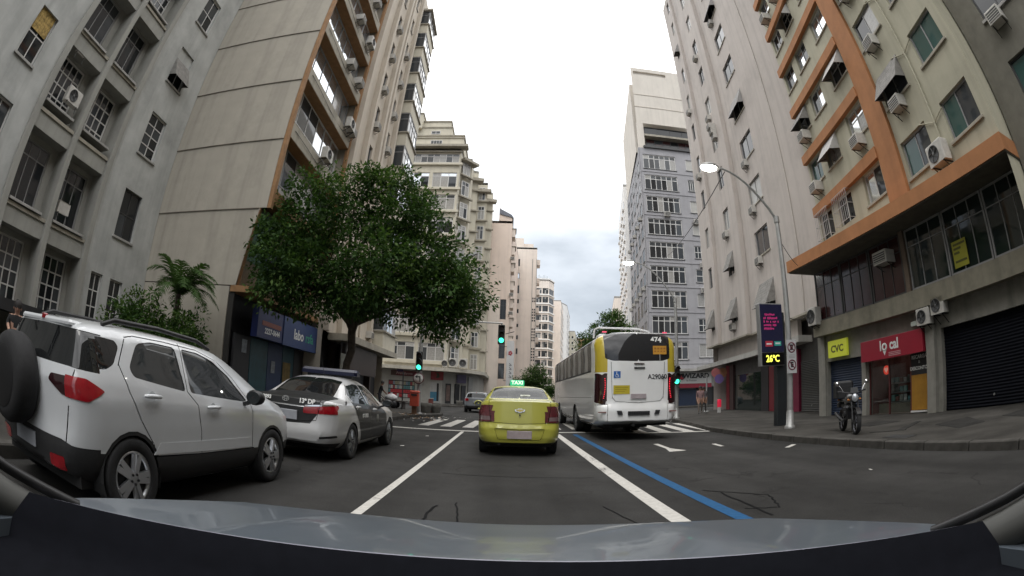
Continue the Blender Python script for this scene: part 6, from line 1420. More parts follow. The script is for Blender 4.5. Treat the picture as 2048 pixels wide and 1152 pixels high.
    for sg in (-1, 1):
        for y in (yr, yf): wheel(t, sg * .775, y, rw, .21, sg, .66, 5, True); arch(t, y, .37, sg * .865, sg * .55)
        mirror_part(t, sg * .90, 2.50, 1.03, sg, M_black, G_car2)
        if detail:
            handle(t, sg * .878, .90, 1.0, sg, pm); handle(t, sg * .876, 1.86, .93, sg, pm)
            b = B(); b.xprism([(.93, .515), (1.05, .52), (2.60, .49), (2.66, .50), (2.62, .60), (1.02, .615)], .0, .012); o = b.build('door_moulding', pm, t, (sg * .868 - (.012 if sg < 0 else 0), 0, 0))
        if rails:
            b = B(); b.tube([(sg * .58, .45, 1.49), (sg * .58, .6, 1.545), (sg * .58, 1.2, 1.575), (sg * .58, 1.85, 1.56), (sg * .58, 2.1, 1.50)], [.018, .022, .022, .022, .018], 8); b.build('roof_rail', M_black, t)
    b = B(); b.bbox(-.50, .50, -.03, .2, 1.425, 1.465, .02); b.build('roof_spoiler', pm, t, (0, .17, .0))
    b = B(); b.box(-.7, .7, .15, 3.8, .24, .34); b.build('underbody', M_chassis, t)
    if detail:
        M = Matrix.Rotation(R(90), 3, 'X'); b = B(); b.lathe([(0, .27), (.26, .27), (.33, .25), (.355, .2), (.355, .08), (.33, .02), (.2, -.02), (0, -.02)], 32, (-.05, .0, .93), M); sw = b.build('spare_wheel', M_tyre, t); b = B(); b.lathe([(.24, .275), (.2, .285), (0, .285)], 28, (-.05, 0, .93), M); b.build('spare_cover', M_black, sw)
        b = B(); b.bbox(-.2, .2, -.02, .0, .44, .56, .01); b.build('licence_plate', M_plate, t, (0, -.01, 0))
    else: b = B(); b.bbox(-.2, .2, -.05, 0, .72, .85, .01); b.build('licence_plate', M_plate, t)
    b = B(); b.bbox(-.03, .03, -.02, .03, 0, .04, .008); b.build('lamp', M_tail, t, (0, .15, 1.44))
    return t
suv('white compact SUV with black lower cladding parked behind the police car', (-3.72, 2.04, 0), 0, paint('paint_white', (.56, .575, .59)))
suv('silver grey hatchback driving away through the junction ahead of the taxi', (-2.15, 33.6, 0), R(-2), paint('paint_silver', (.20, .215, .23), .35), False, rails=False)
suv('dark car half hidden behind the bus on the side street', (15.6, 44.8, 0), R(95), paint('paint_dark', (.025, .027, .035)), False, rails=False)

# ---- police sedan
POL_TAB = [
    (0.00, .34, .62, .42, .68, .60, .69, .82, .67, .95, .60, 1.00, 1.02), (.07, .30, .74, .38, .79, .60, .80, .84, .77, .965, .69, 1.02, 1.045), (.25, .26, .81, .35, .86, .60, .86, .86, .82, .975, .72, 1.035, 1.07), (.62, .22, .835, .31, .885, .58, .88, .88, .84, .985, .71, 1.05, 1.095),
    (.90, .20, .84, .28, .887, .57, .885, .88, .845, .985, .66, 1.155, 1.21), (1.25, .19, .84, .27, .886, .56, .885, .88, .845, .98, .60, 1.31, 1.385), (1.60, .18, .84, .26, .885, .55, .885, .875, .845, .972, .575, 1.37, 1.455), (2.10, .18, .84, .26, .885, .55, .885, .865, .845, .95, .57, 1.375, 1.47), (2.50, .18, .84, .26, .885, .55, .88, .85, .84, .93, .58, 1.33, 1.42),
    (2.90, .18, .84, .27, .885, .55, .88, .84, .835, .912, .64, 1.18, 1.255), (3.30, .19, .84, .28, .885, .55, .875, .83, .825, .90, .72, 1.0, 1.06), (3.50, .20, .84, .30, .885, .55, .87, .82, .815, .89, .74, .94, .98), (4.00, .22, .82, .32, .865, .54, .845, .77, .78, .84, .70, .875, .91), (4.40, .24, .73, .36, .77, .53, .74, .70, .68, .76, .60, .79, .82), (4.62, .28, .55, .40, .58, .52, .56, .62, .52, .66, .46, .69, .71)]
def police():
    t = thing('police_car', 'white and black police sedan with roof light bar parked ahead of the SUV', 'police car', (-3.55, 6.95, 0))
    def warp(x, y, z):
        w = np.clip(1 - y / .9, 0, 1) ** 1.6; r = .12 * np.abs(x / .8) ** 3 - .03 * np.exp(-((z - .5) / .12) ** 2) + np.where(z > .9, (z - .9) * .15, 0)
        wf = np.clip((y - 3.8) / .8, 0, 1) ** 2; return w * r - wf * .16 * np.abs(x / .8) ** 2.5
    H = Hull(POL_TAB, warp, .09); yr, yf, rw = .99, 3.69, .325
    dk = [(1.2, 1.0), (1.02, 1.02), (1.16, .82), (1.34, .66), (1.46, .45), (1.52, .30), (3.36, .27), (3.40, .45), (3.36, .75), (2.93, .93), (2.0, .985)]
    H.cut('S', dk, 'livery', lim=(.5, 3.7))
    H.cut('S', round_poly([(1.20, 1.29), (1.03, 1.14), (1.12, 1.005), (1.98, .965), (1.90, 1.335), (1.65, 1.345)], .04), 'side_window', lim=(.7, 3.4)); H.cut('S', round_poly([(1.96, 1.34), (2.04, .965), (2.95, .925), (3.0, .94), (2.68, 1.2), (2.40, 1.32)], .03), 'side_window', lim=(.7, 3.4))
    H.cut('R', round_poly([(0, 1.09), (.60, 1.075), (.53, 1.37), (.3, 1.405), (0, 1.41)], .04), 'rear_glass', lim=(.3, 1.5))
    H.cut('T', [(0, -.1), (.62, -.05), (.70, .2), (.70, .7), (0, .75)], 'livery', lim=(-.2, .80)); H.cut('R', [(0, 1.1), (.60, 1.06), (.62, .98), (.58, .80), (.46, .64), (0, .62)], 'livery', lim=(-.2, .3))
    H.cut('R', round_poly([(.34, .90), (.34, .80), (.95, .82), (.95, .955), (.62, .93)], .02), 'tail_light', lim=(-.2, .3)); H.cut('S', round_poly([(-.1, .965), (.32, .965), (.36, .93), (.20, .83), (-.1, .82)], .02), 'tail_light', lim=(-.2, .5))
    H.cut('R', [(.36, .93), (.36, .905), (.95, .965), (.95, .985), (.62, .955)], 'chrome', lim=(-.2, .25)); H.cut('R', [(0, .915), (.35, .915), (.35, .895), (0, .895)], 'chrome', lim=(-.2, .25))
    H.cut('R', round_poly([(.62, .44), (.84, .47), (.84, .43), (.62, .40)], .01), 'reflector', lim=(-.2, .5)); H.cut('R', [(-1, 0), (1, 0), (1, .33), (-1, .33)], 'cladding', lim=(-.3, .5))
    H.cut('F', round_poly([(0, 1.03), (.70, 1.0), (.55, 1.33), (0, 1.39)], .04), 'windshield', lim=(2.2, 3.6))
    H.cut('S', circ(yr, rw, .345), 'hole'); H.cut('S', circ(yf, rw, .345), 'hole')
    H.seam('S', [(1.26, 1.32), (.99, 1.13), (1.08, .97), (1.28, .70), (1.46, .42), (1.50, .30), (3.30, .28), (3.33, .75), (3.05, .93)], .009, lim=(.6, 3.6)); H.seam('S', [(1.93, 1.37), (2.0, .96), (2.12, .7), (2.14, .29)], .009, lim=(1.5, 2.6))
    H.seam('R', [(.60, 1.05), (.62, .95), (.56, .70), (0, .62)], .009, lim=(-.2, .4))
    pw = paint('paint_police_white', (.52, .52, .52)); bk = paint('paint_black', (.010, .010, .011), .45, .25)
    made = H.parts(t, dict(body=('body', pw, 0), livery=('livery_panel', bk, 0), side_window=('side_window', G_car2, .008), rear_glass=('rear_window', G_car, .004), tail_light=('tail_light', M_tail, -.006), chrome=('chrome_strip', M_chrome, -.008), reflector=('reflector', M_dark, .004), cladding=('bumper_lip', M_clad, .002), windshield=('windshield', G_car2, .006)))
    for sg in (-1, 1):
        for y in (yr, yf): wheel(t, sg * .775, y, rw, .205, sg, .64, 5, True, mat('alloy_dark', (.30, .31, .32), .35, .8)); arch(t, y, .36, sg * .87, sg * .55)
        mirror_part(t, sg * .90, 2.93, .97, sg, bk, G_car2); handle(t, sg * .888, 1.22, .93, sg, pw); handle(t, sg * .886, 2.32, .87, sg, pw)
    b = B(); b.box(-.7, .7, .3, 4.3, .19, .3); b.build('underbody', M_chassis, t)
    b = B(); b.bbox(-.62, .62, -.14, .14, 0, .12, .05); lb = b.build('light_bar', mat('lightbar_blue', (.008, .010, .03), .3, var=.1), t, (0, 2.0, 1.50)); b = B(); b.box(-.5, .5, -.05, .05, -.05, 0); b.build('light_bar_mount', M_black, lb)
    b = B(); b.bbox(-.24, .24, -.03, 0, 0, .15, .008); b.build('licence_plate', M_plate, t, (0, -.0, .68))
    # emblem: three interlocked oval rings
    em = B(); Re = RX
    for ra, rb_ in ((.062, .042), (.028, .040), (.055, .018)):
        n = 20
        for i in range(n):
            a0, a1 = 2 * math.pi * i / n, 2 * math.pi * (i + 1) / n; dz = .014 if rb_ < .03 else 0
            em.bar((math.cos(a0) * ra, 0, math.sin(a0) * rb_ + dz), (math.cos(a1) * ra, 0, math.sin(a1) * rb_ + dz), .008, .009)
    em.build('emblem', M_chrome, t, (0, .012, 1.0), (R(-12), 0, 0))
    link('lettering', text_mesh('13ª DP', .105, M_wtxt, bold=.004), t, (.40, .008, .99), (R(78), 0, 0)); link('lettering', text_mesh('67-3093', .085, M_wtxt, bold=.003), t, (-.42, .008, .99), (R(78), 0, 0))
    link('lettering', text_mesh('67-3093', .10, M_wtxt, bold=.003, wid=1.1), t, (.892, 1.72, .76), (R(90), 0, R(90))); link('lettering', text_mesh('19', .09, M_ktxt, bold=.003), t, (.852, .66, 1.0), (R(82), 0, R(90)))
    b = B(); b.lathe([(.09, 0), (.085, .004), (0, .004)], 18, (0, 0, 0), Matrix.Rotation(R(90), 3, 'Y')); b.build('door_crest', mat('crest', (.20, .2, .19), .5, var=.5, scale=20), t, (.886, 2.62, .68))
    b = B(); b.box(-.04, .04, -.01, .01, 0, .01); b.tube([(0, 0, 0), (0, -.25, .35)], [.006, .003], 5); b.build('aerial', M_dark, t, (0, 1.7, 1.462))
police()

# ---- yellow taxi seen from behind
TAX_TAB = [
    (0.00, .30, .66, .42, .74, .62, .76, .92, .70, 1.10, .62, 1.17, 1.19), (.07, .27, .76, .38, .82, .62, .83, .94, .77, 1.115, .70, 1.18, 1.205), (.25, .25, .82, .34, .865, .62, .865, .95, .82, 1.12, .73, 1.195, 1.225), (.50, .23, .835, .31, .88, .60, .875, .95, .84, 1.12, .725, 1.20, 1.235),
    (.70, .22, .84, .29, .88, .60, .875, .95, .845, 1.115, .69, 1.27, 1.32), (1.05, .21, .84, .28, .88, .58, .875, .945, .845, 1.10, .62, 1.43, 1.49), (1.35, .20, .84, .27, .88, .57, .875, .94, .845, 1.085, .60, 1.475, 1.55), (1.90, .20, .84, .27, .88, .57, .875, .93, .845, 1.06, .60, 1.475, 1.565), (2.40, .20, .84, .27, .88, .57, .87, .92, .84, 1.03, .61, 1.42, 1.51),
    (2.80, .20, .84, .28, .88, .57, .87, .91, .835, 1.01, .66, 1.26, 1.34), (3.20, .21, .84, .29, .88, .57, .865, .90, .825, .99, .73, 1.06, 1.12), (3.40, .22, .835, .31, .875, .56, .86, .89, .81, .97, .74, 1.01, 1.05), (3.95, .24, .80, .34, .84, .55, .82, .84, .76, .91, .68, .94, .98), (4.35, .26, .70, .38, .74, .54, .72, .76, .66, .82, .58, .84, .87), (4.48, .30, .55, .42, .58, .53, .56, .68, .52, .72, .46, .75, .77)]
def taxi():
    t = thing('taxi', 'yellow taxi sedan with a green lit roof sign straight ahead in our lane', 'taxi', (.29, 9.85, 0), R(.4))
    def warp(x, y, z):
        w = np.clip(1 - y / .9, 0, 1) ** 1.6; r = .13 * np.abs(x / .8) ** 3.2 - .045 * np.clip((.70 - z) / .06, 0, 1) + np.where(z > .75, (z - .75) * .12, 0) + .05 * np.clip((.40 - z) / .12, 0, 1)
        wf = np.clip((y - 3.7) / .8, 0, 1) ** 2; return w * r - wf * .16 * np.abs(x / .8) ** 2.5
    H = Hull(TAX_TAB, warp, .10, K=20); yr, yf, rw = .88, 3.50, .315
    H.cut('S', round_poly([(.92, 1.40), (.86, 1.14), (1.70, 1.10), (1.66, 1.44)], .03), 'side_window', lim=(.6, 3.4)); H.cut('S', round_poly([(1.74, 1.44), (1.78, 1.10), (2.75, 1.05), (2.5, 1.28), (2.2, 1.43)], .03), 'side_window', lim=(.6, 3.4))
    H.cut('R', round_poly([(0, 1.25), (.655, 1.245), (.565, 1.475), (.4, 1.505), (0, 1.515)], .04), 'rear_glass', lim=(.4, 1.5))
    H.cut('F', round_poly([(0, 1.09), (.70, 1.06), (.57, 1.42), (0, 1.50)], .04), 'windshield', lim=(2.2, 3.6))
    tl = round_poly([(.655, 1.085), (.95, 1.10), (.95, .745), (.60, .745)], .03); H.cut('R', tl, 'tail_light', lim=(-.2, .3)); H.cut('S', round_poly([(-.2, 1.10), (.20, 1.10), (.14, .75), (-.2, .745)], .03), 'tail_light', lim=(-.2, .4))
    H.cut('R', [(.6, .86), (.95, .87), (.95, .78), (.6, .78)], 'tail_smoked', lim=(-.2, .3), only=('tail_light',))
    H.cut('R', round_poly([(0, .60), (.53, .62), (.45, .37), (0, .36)], .05), 'recess', lim=(-.2, .3)); H.cut('R', [(-1, 0), (1, 0), (1, .31), (-1, .31)], 'cladding', lim=(-.3, .4))
    H.cut('S', circ(yr, rw, .335), 'hole'); H.cut('S', circ(yf, rw, .335), 'hole')
    H.seam('R', [(0, 1.225), (.655, 1.22), (.65, 1.08), (.60, .735), (0, .715)], .010, lim=(-.2, .6)); H.seam('R', [(.60, .735), (1, .735)], .009, lim=(-.2, .5)); H.seam('S', [(.88, 1.46), (.82, 1.14), (1.02, .8), (1.2, .55), (1.22, .3), (3.1, .3), (3.1, 1.0)], .009, lim=(.5, 3.6)); H.seam('S', [(1.72, 1.48), (1.76, .3)], .009, lim=(1.2, 2.4))
    py = paint('paint_taxi_yellow', (.40, .385, .06), .32, .7); gt = glass('taxi_glass', (.75, .85, .78), .42)
    H.parts(t, dict(body=('body', py, 0), side_window=('side_window', gt, .006), rear_glass=('rear_window', gt, .004), windshield=('windshield', gt, .006), tail_light=('tail_light', mat('tail_maroon', (.10, .02, .025), .15, var=.25, scale=14, coat=1), -.006), tail_smoked=('tail_light', mat('tail_pale', (.16, .11, .11), .15, var=.2, coat=1), -.006), recess=('bumper_recess', py, .022), cladding=('bumper_lip', M_clad, .004)))
    for sg in (-1, 1):
        for y in (yr, yf): wheel(t, sg * .765, y, rw, .2, sg, .62, 7, False); arch(t, y, .345, sg * .86, sg * .55)
        mirror_part(t, sg * .91, 2.72, 1.05, sg, py, G_car2); handle(t, sg * .88, 1.05, .98, sg, py); handle(t, sg * .88, 2.0, .95, sg, py)
        b = B(); b.bbox(-.24, .24, -.08, .08, .0, .62, .06); st = b.build('seat', mat('seat_grey', (.06, .06, .06), .9), t, (sg * .36, 2.15, .55)); b = B(); b.bbox(-.13, .13, -.05, .05, .64, .84, .04); b.build('headrest', MATS['seat_grey'], st)
        b = B(); b.bbox(-.12, .12, -.05, .05, 0, .17, .03); b.build('headrest', MATS['seat_grey'], t, (sg * .38, 1.12, 1.12))
    b = B(); b.bbox(-.66, .66, -.09, .09, .5, 1.12, .06); b.box(-.7, .7, -.6, -.1, 1.06, 1.10); b.build('seat', MATS['seat_grey'], t, (0, 1.15, 0))
    b = B(); b.box(-.7, .7, .25, 4.2, .2, .3); b.box(-.72, .72, 2.75, 3.25, .6, 1.0); b.build('underbody', M_chassis, t)
    b = B(); b.box(-.045, .06, -.01, .0, 0, .04); b.bbox(-.10, .12, -.002, .0, .0, .05, .001); b.build('window_sticker', mat('sticker', (.5, .52, .45), .6, var=.2, scale=30), t, (.12, .60, 1.31), (R(-52), 0, 0))
    b = B(); b.bbox(-.26, .26, -.025, .0, 0, .17, .01); b.build('licence_plate', mat('plate_pinkish', (.36, .30, .30), .6, var=.3, scale=3), t, (0, -.015, .40))
    bt = [(-.105, -.004), (-.085, -.028), (-.035, -.028), (-.035, -.042), (.035, -.042), (.035, -.028), (.085, -.028), (.105, .004), (.105, .02), (.045, .02), (.045, .04), (-.045, .04), (-.045, .02), (-.105, .02)]
    b = B(); b.yprism(bt, -.018, 0); b.build('emblem', M_chrome, t, (0, .026, 1.0), (R(-6), 0, 0)); b = B(); b.yprism([(x * .78, z * .7) for x, z in bt], -.022, -.019); b.build('emblem_inlay', mat('emblem_gold', (.55, .42, .12), .3, .6), t, (0, .026, 1.0), (R(-6), 0, 0))
    b = B(); b.cyl((0, -.012, 0), (0, 0, 0), .018, n=12); b.build('boot_lock', M_dark, t, (0, .0, .905))
    b = B(); b.bbox(-.17, .17, -.07, .07, 0, .13, .02); sn = b.build('roof_sign', mat('taxi_sign_green', (.03, .45, .22), .3, var=.03, emit=(.05, .75, .35), estr=.5), t, (-.03, 1.55, 1.565)); link('lettering', text_mesh('TAXI', .115, mat('taxi_white', (.85, .9, .85), .4, var=0, emit=(1, 1, 1), estr=.6), bold=.004, wid=1.1), sn, (0, -.072, .066), (R(90), 0, 0))
    b = B(); b.cyl((0, 0, 0), (0, -.04, 0), .022, n=10); b.build('exhaust', M_dark, t, (-.42, .06, .27))
taxi()

# ---- city bus
def bus():
    t = thing('bus', 'white and yellow city bus on route 474 in the lane beside the taxi', 'bus', (3.885, 13.5, 0))
    c = (1.24, .62, 1.285, 1.1, 1.29, 1.7, 1.285, 2.08, 1.265, 3.05, 3.30)
    tab = [(0, .58, 1.05, .66, 1.12, 1.1, 1.13, 1.7, 1.12, 2.05, 1.08, 3.0, 3.24), (.08, .55, 1.17, .64, 1.235, 1.1, 1.24, 1.7, 1.235, 2.07, 1.2, 3.03, 3.28), (.25, .5, 1.225, .62, 1.275, 1.1, 1.28, 1.7, 1.275, 2.08, 1.25, 3.05, 3.31), (.8, .42, *c), (6, .40, *c), (11.8, .42, *c), (12.2, .45, 1.2, .64, 1.25, 1.1, 1.26, 1.7, 1.24, 2.0, 1.2, 3.0, 3.24), (12.4, .55, 1.05, .7, 1.1, 1.1, 1.1, 1.7, 1.08, 2.0, 1.02, 2.9, 3.1)]
    def warp(x, y, z):
        w = np.clip(1 - y / 1.0, 0, 1) ** 1.5; return w * (.13 * np.abs(x / 1.2) ** 4 + np.where(z > 2.3, (z - 2.3) ** 2 * .22, 0) - .06 * np.clip((1.10 - z) / .05, 0, 1) + .03)
    H = Hull(tab, warp, .4, K=26, bulge=.012); ya, yf, rw = 4.35, 9.6, .50
    H.cut('R', [(.96, 3.2), (1.4, 3.2), (1.4, 2.05), (.96, 2.05)], 'yellow', lim=(-.3, .6)); H.cut('S', [(-.3, 3.2), (.34, 3.2), (.36, 2.9), (.22, 2.05), (-.3, 2.05)], 'yellow', lim=(-.3, .8))
    H.cut('R', round_poly([(0, 2.38), (.78, 2.39), (1.02, 2.46), (1.05, 3.14), (.98, 3.24), (0, 3.26)], .06), 'rear_glass', lim=(-.3, .5))
    H.cut('R', round_poly([(1.02, 1.93), (1.20, 2.02), (1.4, 2.02), (1.4, 1.30), (1.25, 1.14), (1.0, 1.07), (.955, 1.30)], .03), 'lamp_cluster', lim=(-.3, .4)); H.cut('S', [(-.3, 2.02), (.10, 2.02), (.20, 1.80), (.20, 1.4), (.06, 1.15), (-.3, 1.1)], 'lamp_cluster', lim=(-.3, .4))
    for i in range(8):
        y0 = .95 + i * 1.38
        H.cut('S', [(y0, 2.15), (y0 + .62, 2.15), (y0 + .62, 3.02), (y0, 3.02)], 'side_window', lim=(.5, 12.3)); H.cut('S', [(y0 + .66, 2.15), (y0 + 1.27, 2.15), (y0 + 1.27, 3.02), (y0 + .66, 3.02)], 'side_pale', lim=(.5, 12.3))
    H.cut('S', [(.9, 2.09), (12.0, 2.09), (12.0, 3.08), (.9, 3.08)], 'band', lim=(.5, 12.3), only=('body',))
    H.cut('S', circ(ya, rw, .56), 'hole'); H.cut('S', circ(yf, rw, .56), 'hole')
    H.seam('R', [(0, 1.095), (.93, 1.10), (1.3, 1.07)], .02, lim=(-.3, .6)); H.seam('R', [(.84, 2.37), (.80, 1.32), (.70, 1.18), (0, 1.13)], .014, lim=(-.3, .4)); H.seam('S', [(.3, 2.06), (12, 2.06)], .012, lim=(.3, 12)); H.seam('R', [(.93, 1.09), (.94, .6)], .012, lim=(-.3, .5))
    for y in (1.2, 2.4, 3.4, 5.4, 6.8, 8.2): H.seam('S', [(y, .5), (y, 1.3)], .012, lim=(.5, 12))
    H.seam('S', [(.7, 1.3), (12, 1.3)], .012, lim=(.5, 12))
    pw = paint('paint_bus_white', (.80, .80, .79), .22); pyl = paint('paint_bus_yellow', (.52, .40, .04), .25); gb = glass('bus_glass', (.018, .018, .02), rough=.03)
    made = H.parts(t, dict(body=('body', pw, 0), yellow=('corner_panel', pyl, -.001), rear_glass=('rear_window', gb, .006), side_window=('side_window', mat('bus_side_dark', (.012, .012, .014), .25, var=.2, spec=.25), .006), side_pale=('side_window', mat('bus_side_pale', (.30, .29, .28), .3, var=.3, scale=1.5), .006), band=('window_band', mat('bus_band', (.02, .02, .022), .5, spec=.2), .002), lamp_cluster=('lamp_cluster', mat('cluster_dark', (.03, .008, .01), .12, var=.1, coat=1), -.003)))  # pale halves: curtains and reflected light put into the pane colour
    for sg in (-1, 1):
        b = B(); z = np.linspace(1.28, 1.86, 12)
        for k, q in enumerate(z): x = 1.055 - .045 * math.sin((q - 1.28) / .58 * 2.4); b.bbox(x - .010, x + .010, -.012, .012, q - .012, q + .012, .003)
        b.build('led_strip', mat('led_red', (.5, .01, .02), .3, var=0, emit=(1, .03, .06), estr=1.3), t, (0, .075, 0)) if sg > 0 else None
        if sg < 0:
            b2 = B(); b2.v = [(-x, y, z_) for x, y, z_ in b.v]; b2.f = b.f; b2.mi = b.mi; b2.sm = b.sm; b2.build('led_strip', MATS['led_red'] if 'led_red' in MATS else mat('led_red', (.5, .01, .02), .3, var=0, emit=(1, .03, .06), estr=1.3), t, (0, .075, 0))
        b = B(); b.bbox(-.07, .07, -.03, .02, 0, .035, .01); b.build('marker_lamp', mat('marker_red', (.4, .02, .05), .3, var=0, emit=(1, .1, .2), estr=.8), t, (sg * .98, .42, 3.285))
        for y in (ya, yf): wheel(t, sg * 1.10, y, rw, .28, sg, .55, 8, False, mat('steel_wheel', (.2, .2, .2), .5, .4)); arch(t, y, .575, sg * 1.27, sg * .7)
        wheel(t, sg * .80, ya, rw, .26, sg, .55, 8, False, MATS['steel_wheel'])
        b = B(); b.yprism([(-.09, .06), (.05, .06), (.09, -.06), (-.05, -.06)] if sg < 0 else [(-.05, .06), (.09, .06), (.05, -.06), (-.09, -.06)], -.02, .02); b.build('bumper_lamp', M_dark, t, (sg * .58, -.045, .845)); 
        b = B(); b.bbox(-.12, .12, -.02, .02, -.012, .012, .003); b.build('reflector', mat('refl_dk', (.15, .03, .02), .3), t, (sg * 1.1, .02, .86))
    b = B(); b.bbox(-.33, .34, -.02, .02, -.06, .06, .006); 
    for i in range(9): b.box(-.3 + i * .07, -.26 + i * .07, -.026, -.02, -.05, .05, 1)
    b.build('bumper_grille', [M_dark, M_black], t, (0, -.05, .825))
    b = B(); b.bbox(-.16, .16, -.02, .01, -.016, .016, .004); b.build('brake_lamp', M_tail_dk, t, (.02, .02, 2.305)); b = B(); b.bbox(-.17, .17, -.02, .01, -.022, .022, .004); b.build('vent', M_dark, t, (.03, .02, 2.18))
    b = B(); b.bbox(-.24, .24, -.03, 0, -.07, .07, .006); b.build('licence_plate', mat('plate_mauve', (.36, .31, .32), .6, var=.3, scale=3), t, (.0, .02, 1.33))
    link('lettering', text_mesh('474', .235, M_wtxt, bold=.008), t, (.60, .16, 3.04), (R(80), 0, 0)); link('lettering', text_mesh('A29060', .205, M_ktxt, bold=.003, wid=.95), t, (.60, .028, 1.905), (R(90), 0, 0))
    b = B(); b.bbox(-.22, .22, -.004, 0, -.13, .13, .002); o = b.build('window_notice', mat('notice_amber', (.50, .24, .02), .5, var=.1), t, (.69, .07, 2.72), (R(-5), 0, 0)); b = B(); 
    for i in range(4): b.box(-.18 + i * .1, -.11 + i * .1, -.0065, -.0045, .02, .075); b.box(-.18 + i * .1, -.12 + i * .1, -.0065, -.0045, -.06, -.02)
    b.build('lettering', mat('notice_txt', (.30, .12, .01), .5), o); b = B(); b.bar((0, 0, -.13), (0, 0, -.32), .02, .008); b.build('notice_tail', mat('notice_grey', (.3, .3, .3), .5), o)
    b = B(); b.bbox(-.25, .25, -.004, 0, -.13, .13, .002); o = b.build('notice_plate', mat('notice_yellow', (.52, .42, .03), .5, var=.1), t, (-.52, .028, 1.53)); b = B(); 
    for i in range(3): b.box(-.2, .2 - .05 * i, -.0065, -.0045, .05 - i * .06, .075 - i * .06)
    b.build('lettering', mat('notice_txt2', (.36, .28, .02), .5), o)
    b = B(); b.bbox(-.105, .105, -.004, 0, -.1, .1, .002); o = b.build('access_symbol', mat('isa_blue', (.02, .12, .40), .5, var=.03), t, (-.66, .035, 1.98)); b = B(); b.lathe([(.017, 0), (0, .003)], 10, (-.015, -.0045, .068), RX); b.bar((-.02, -.006, .045), (-.01, -.006, -.01), .004, .018); b.bar((-.015, -.006, .015), (.03, -.006, .015), .004, .013); b.bar((-.01, -.006, -.012), (.035, -.006, -.012), .004, .016); b.bar((.035, -.006, -.01), (.055, -.006, -.06), .004, .014)
    for i in range(16):
        a0, a1 = R(150 + i * 13), R(163 + i * 13); b.bar((-.005 + .05 * math.cos(a0), -.006, -.025 + .05 * math.sin(a0)), (-.005 + .05 * math.cos(a1), -.006, -.025 + .05 * math.sin(a1)), .004, .012)
    b.build('symbol', M_wtxt, o)
    b = B(); b.tube([(-1.15, 1.3, 3.22), (-1.12, 1.3, 3.50), (-1.0, 1.3, 3.56), (.3, 1.3, 3.55), (.7, 1.3, 3.47), (.85, 1.3, 3.3)], .03, 8); b.bbox(-.9, -.3, 1.7, 2.3, 3.28, 3.42, .05); b.build('roof_rail', mat('rail_white', (.6, .6, .6), .4, var=.05), t)
    b = B(); b.box(-1.0, 1.0, .35, 11.8, .42, .62); b.box(-.8, .8, ya - .15, ya + .15, .35, .62); b.cyl((-.15, .3, .5), (-.15, -.0, .47), .05, n=10); b.box(-.6, .55, .9, 2.2, .34, .45); b.build('underbody', M_chassis, t)
bus()

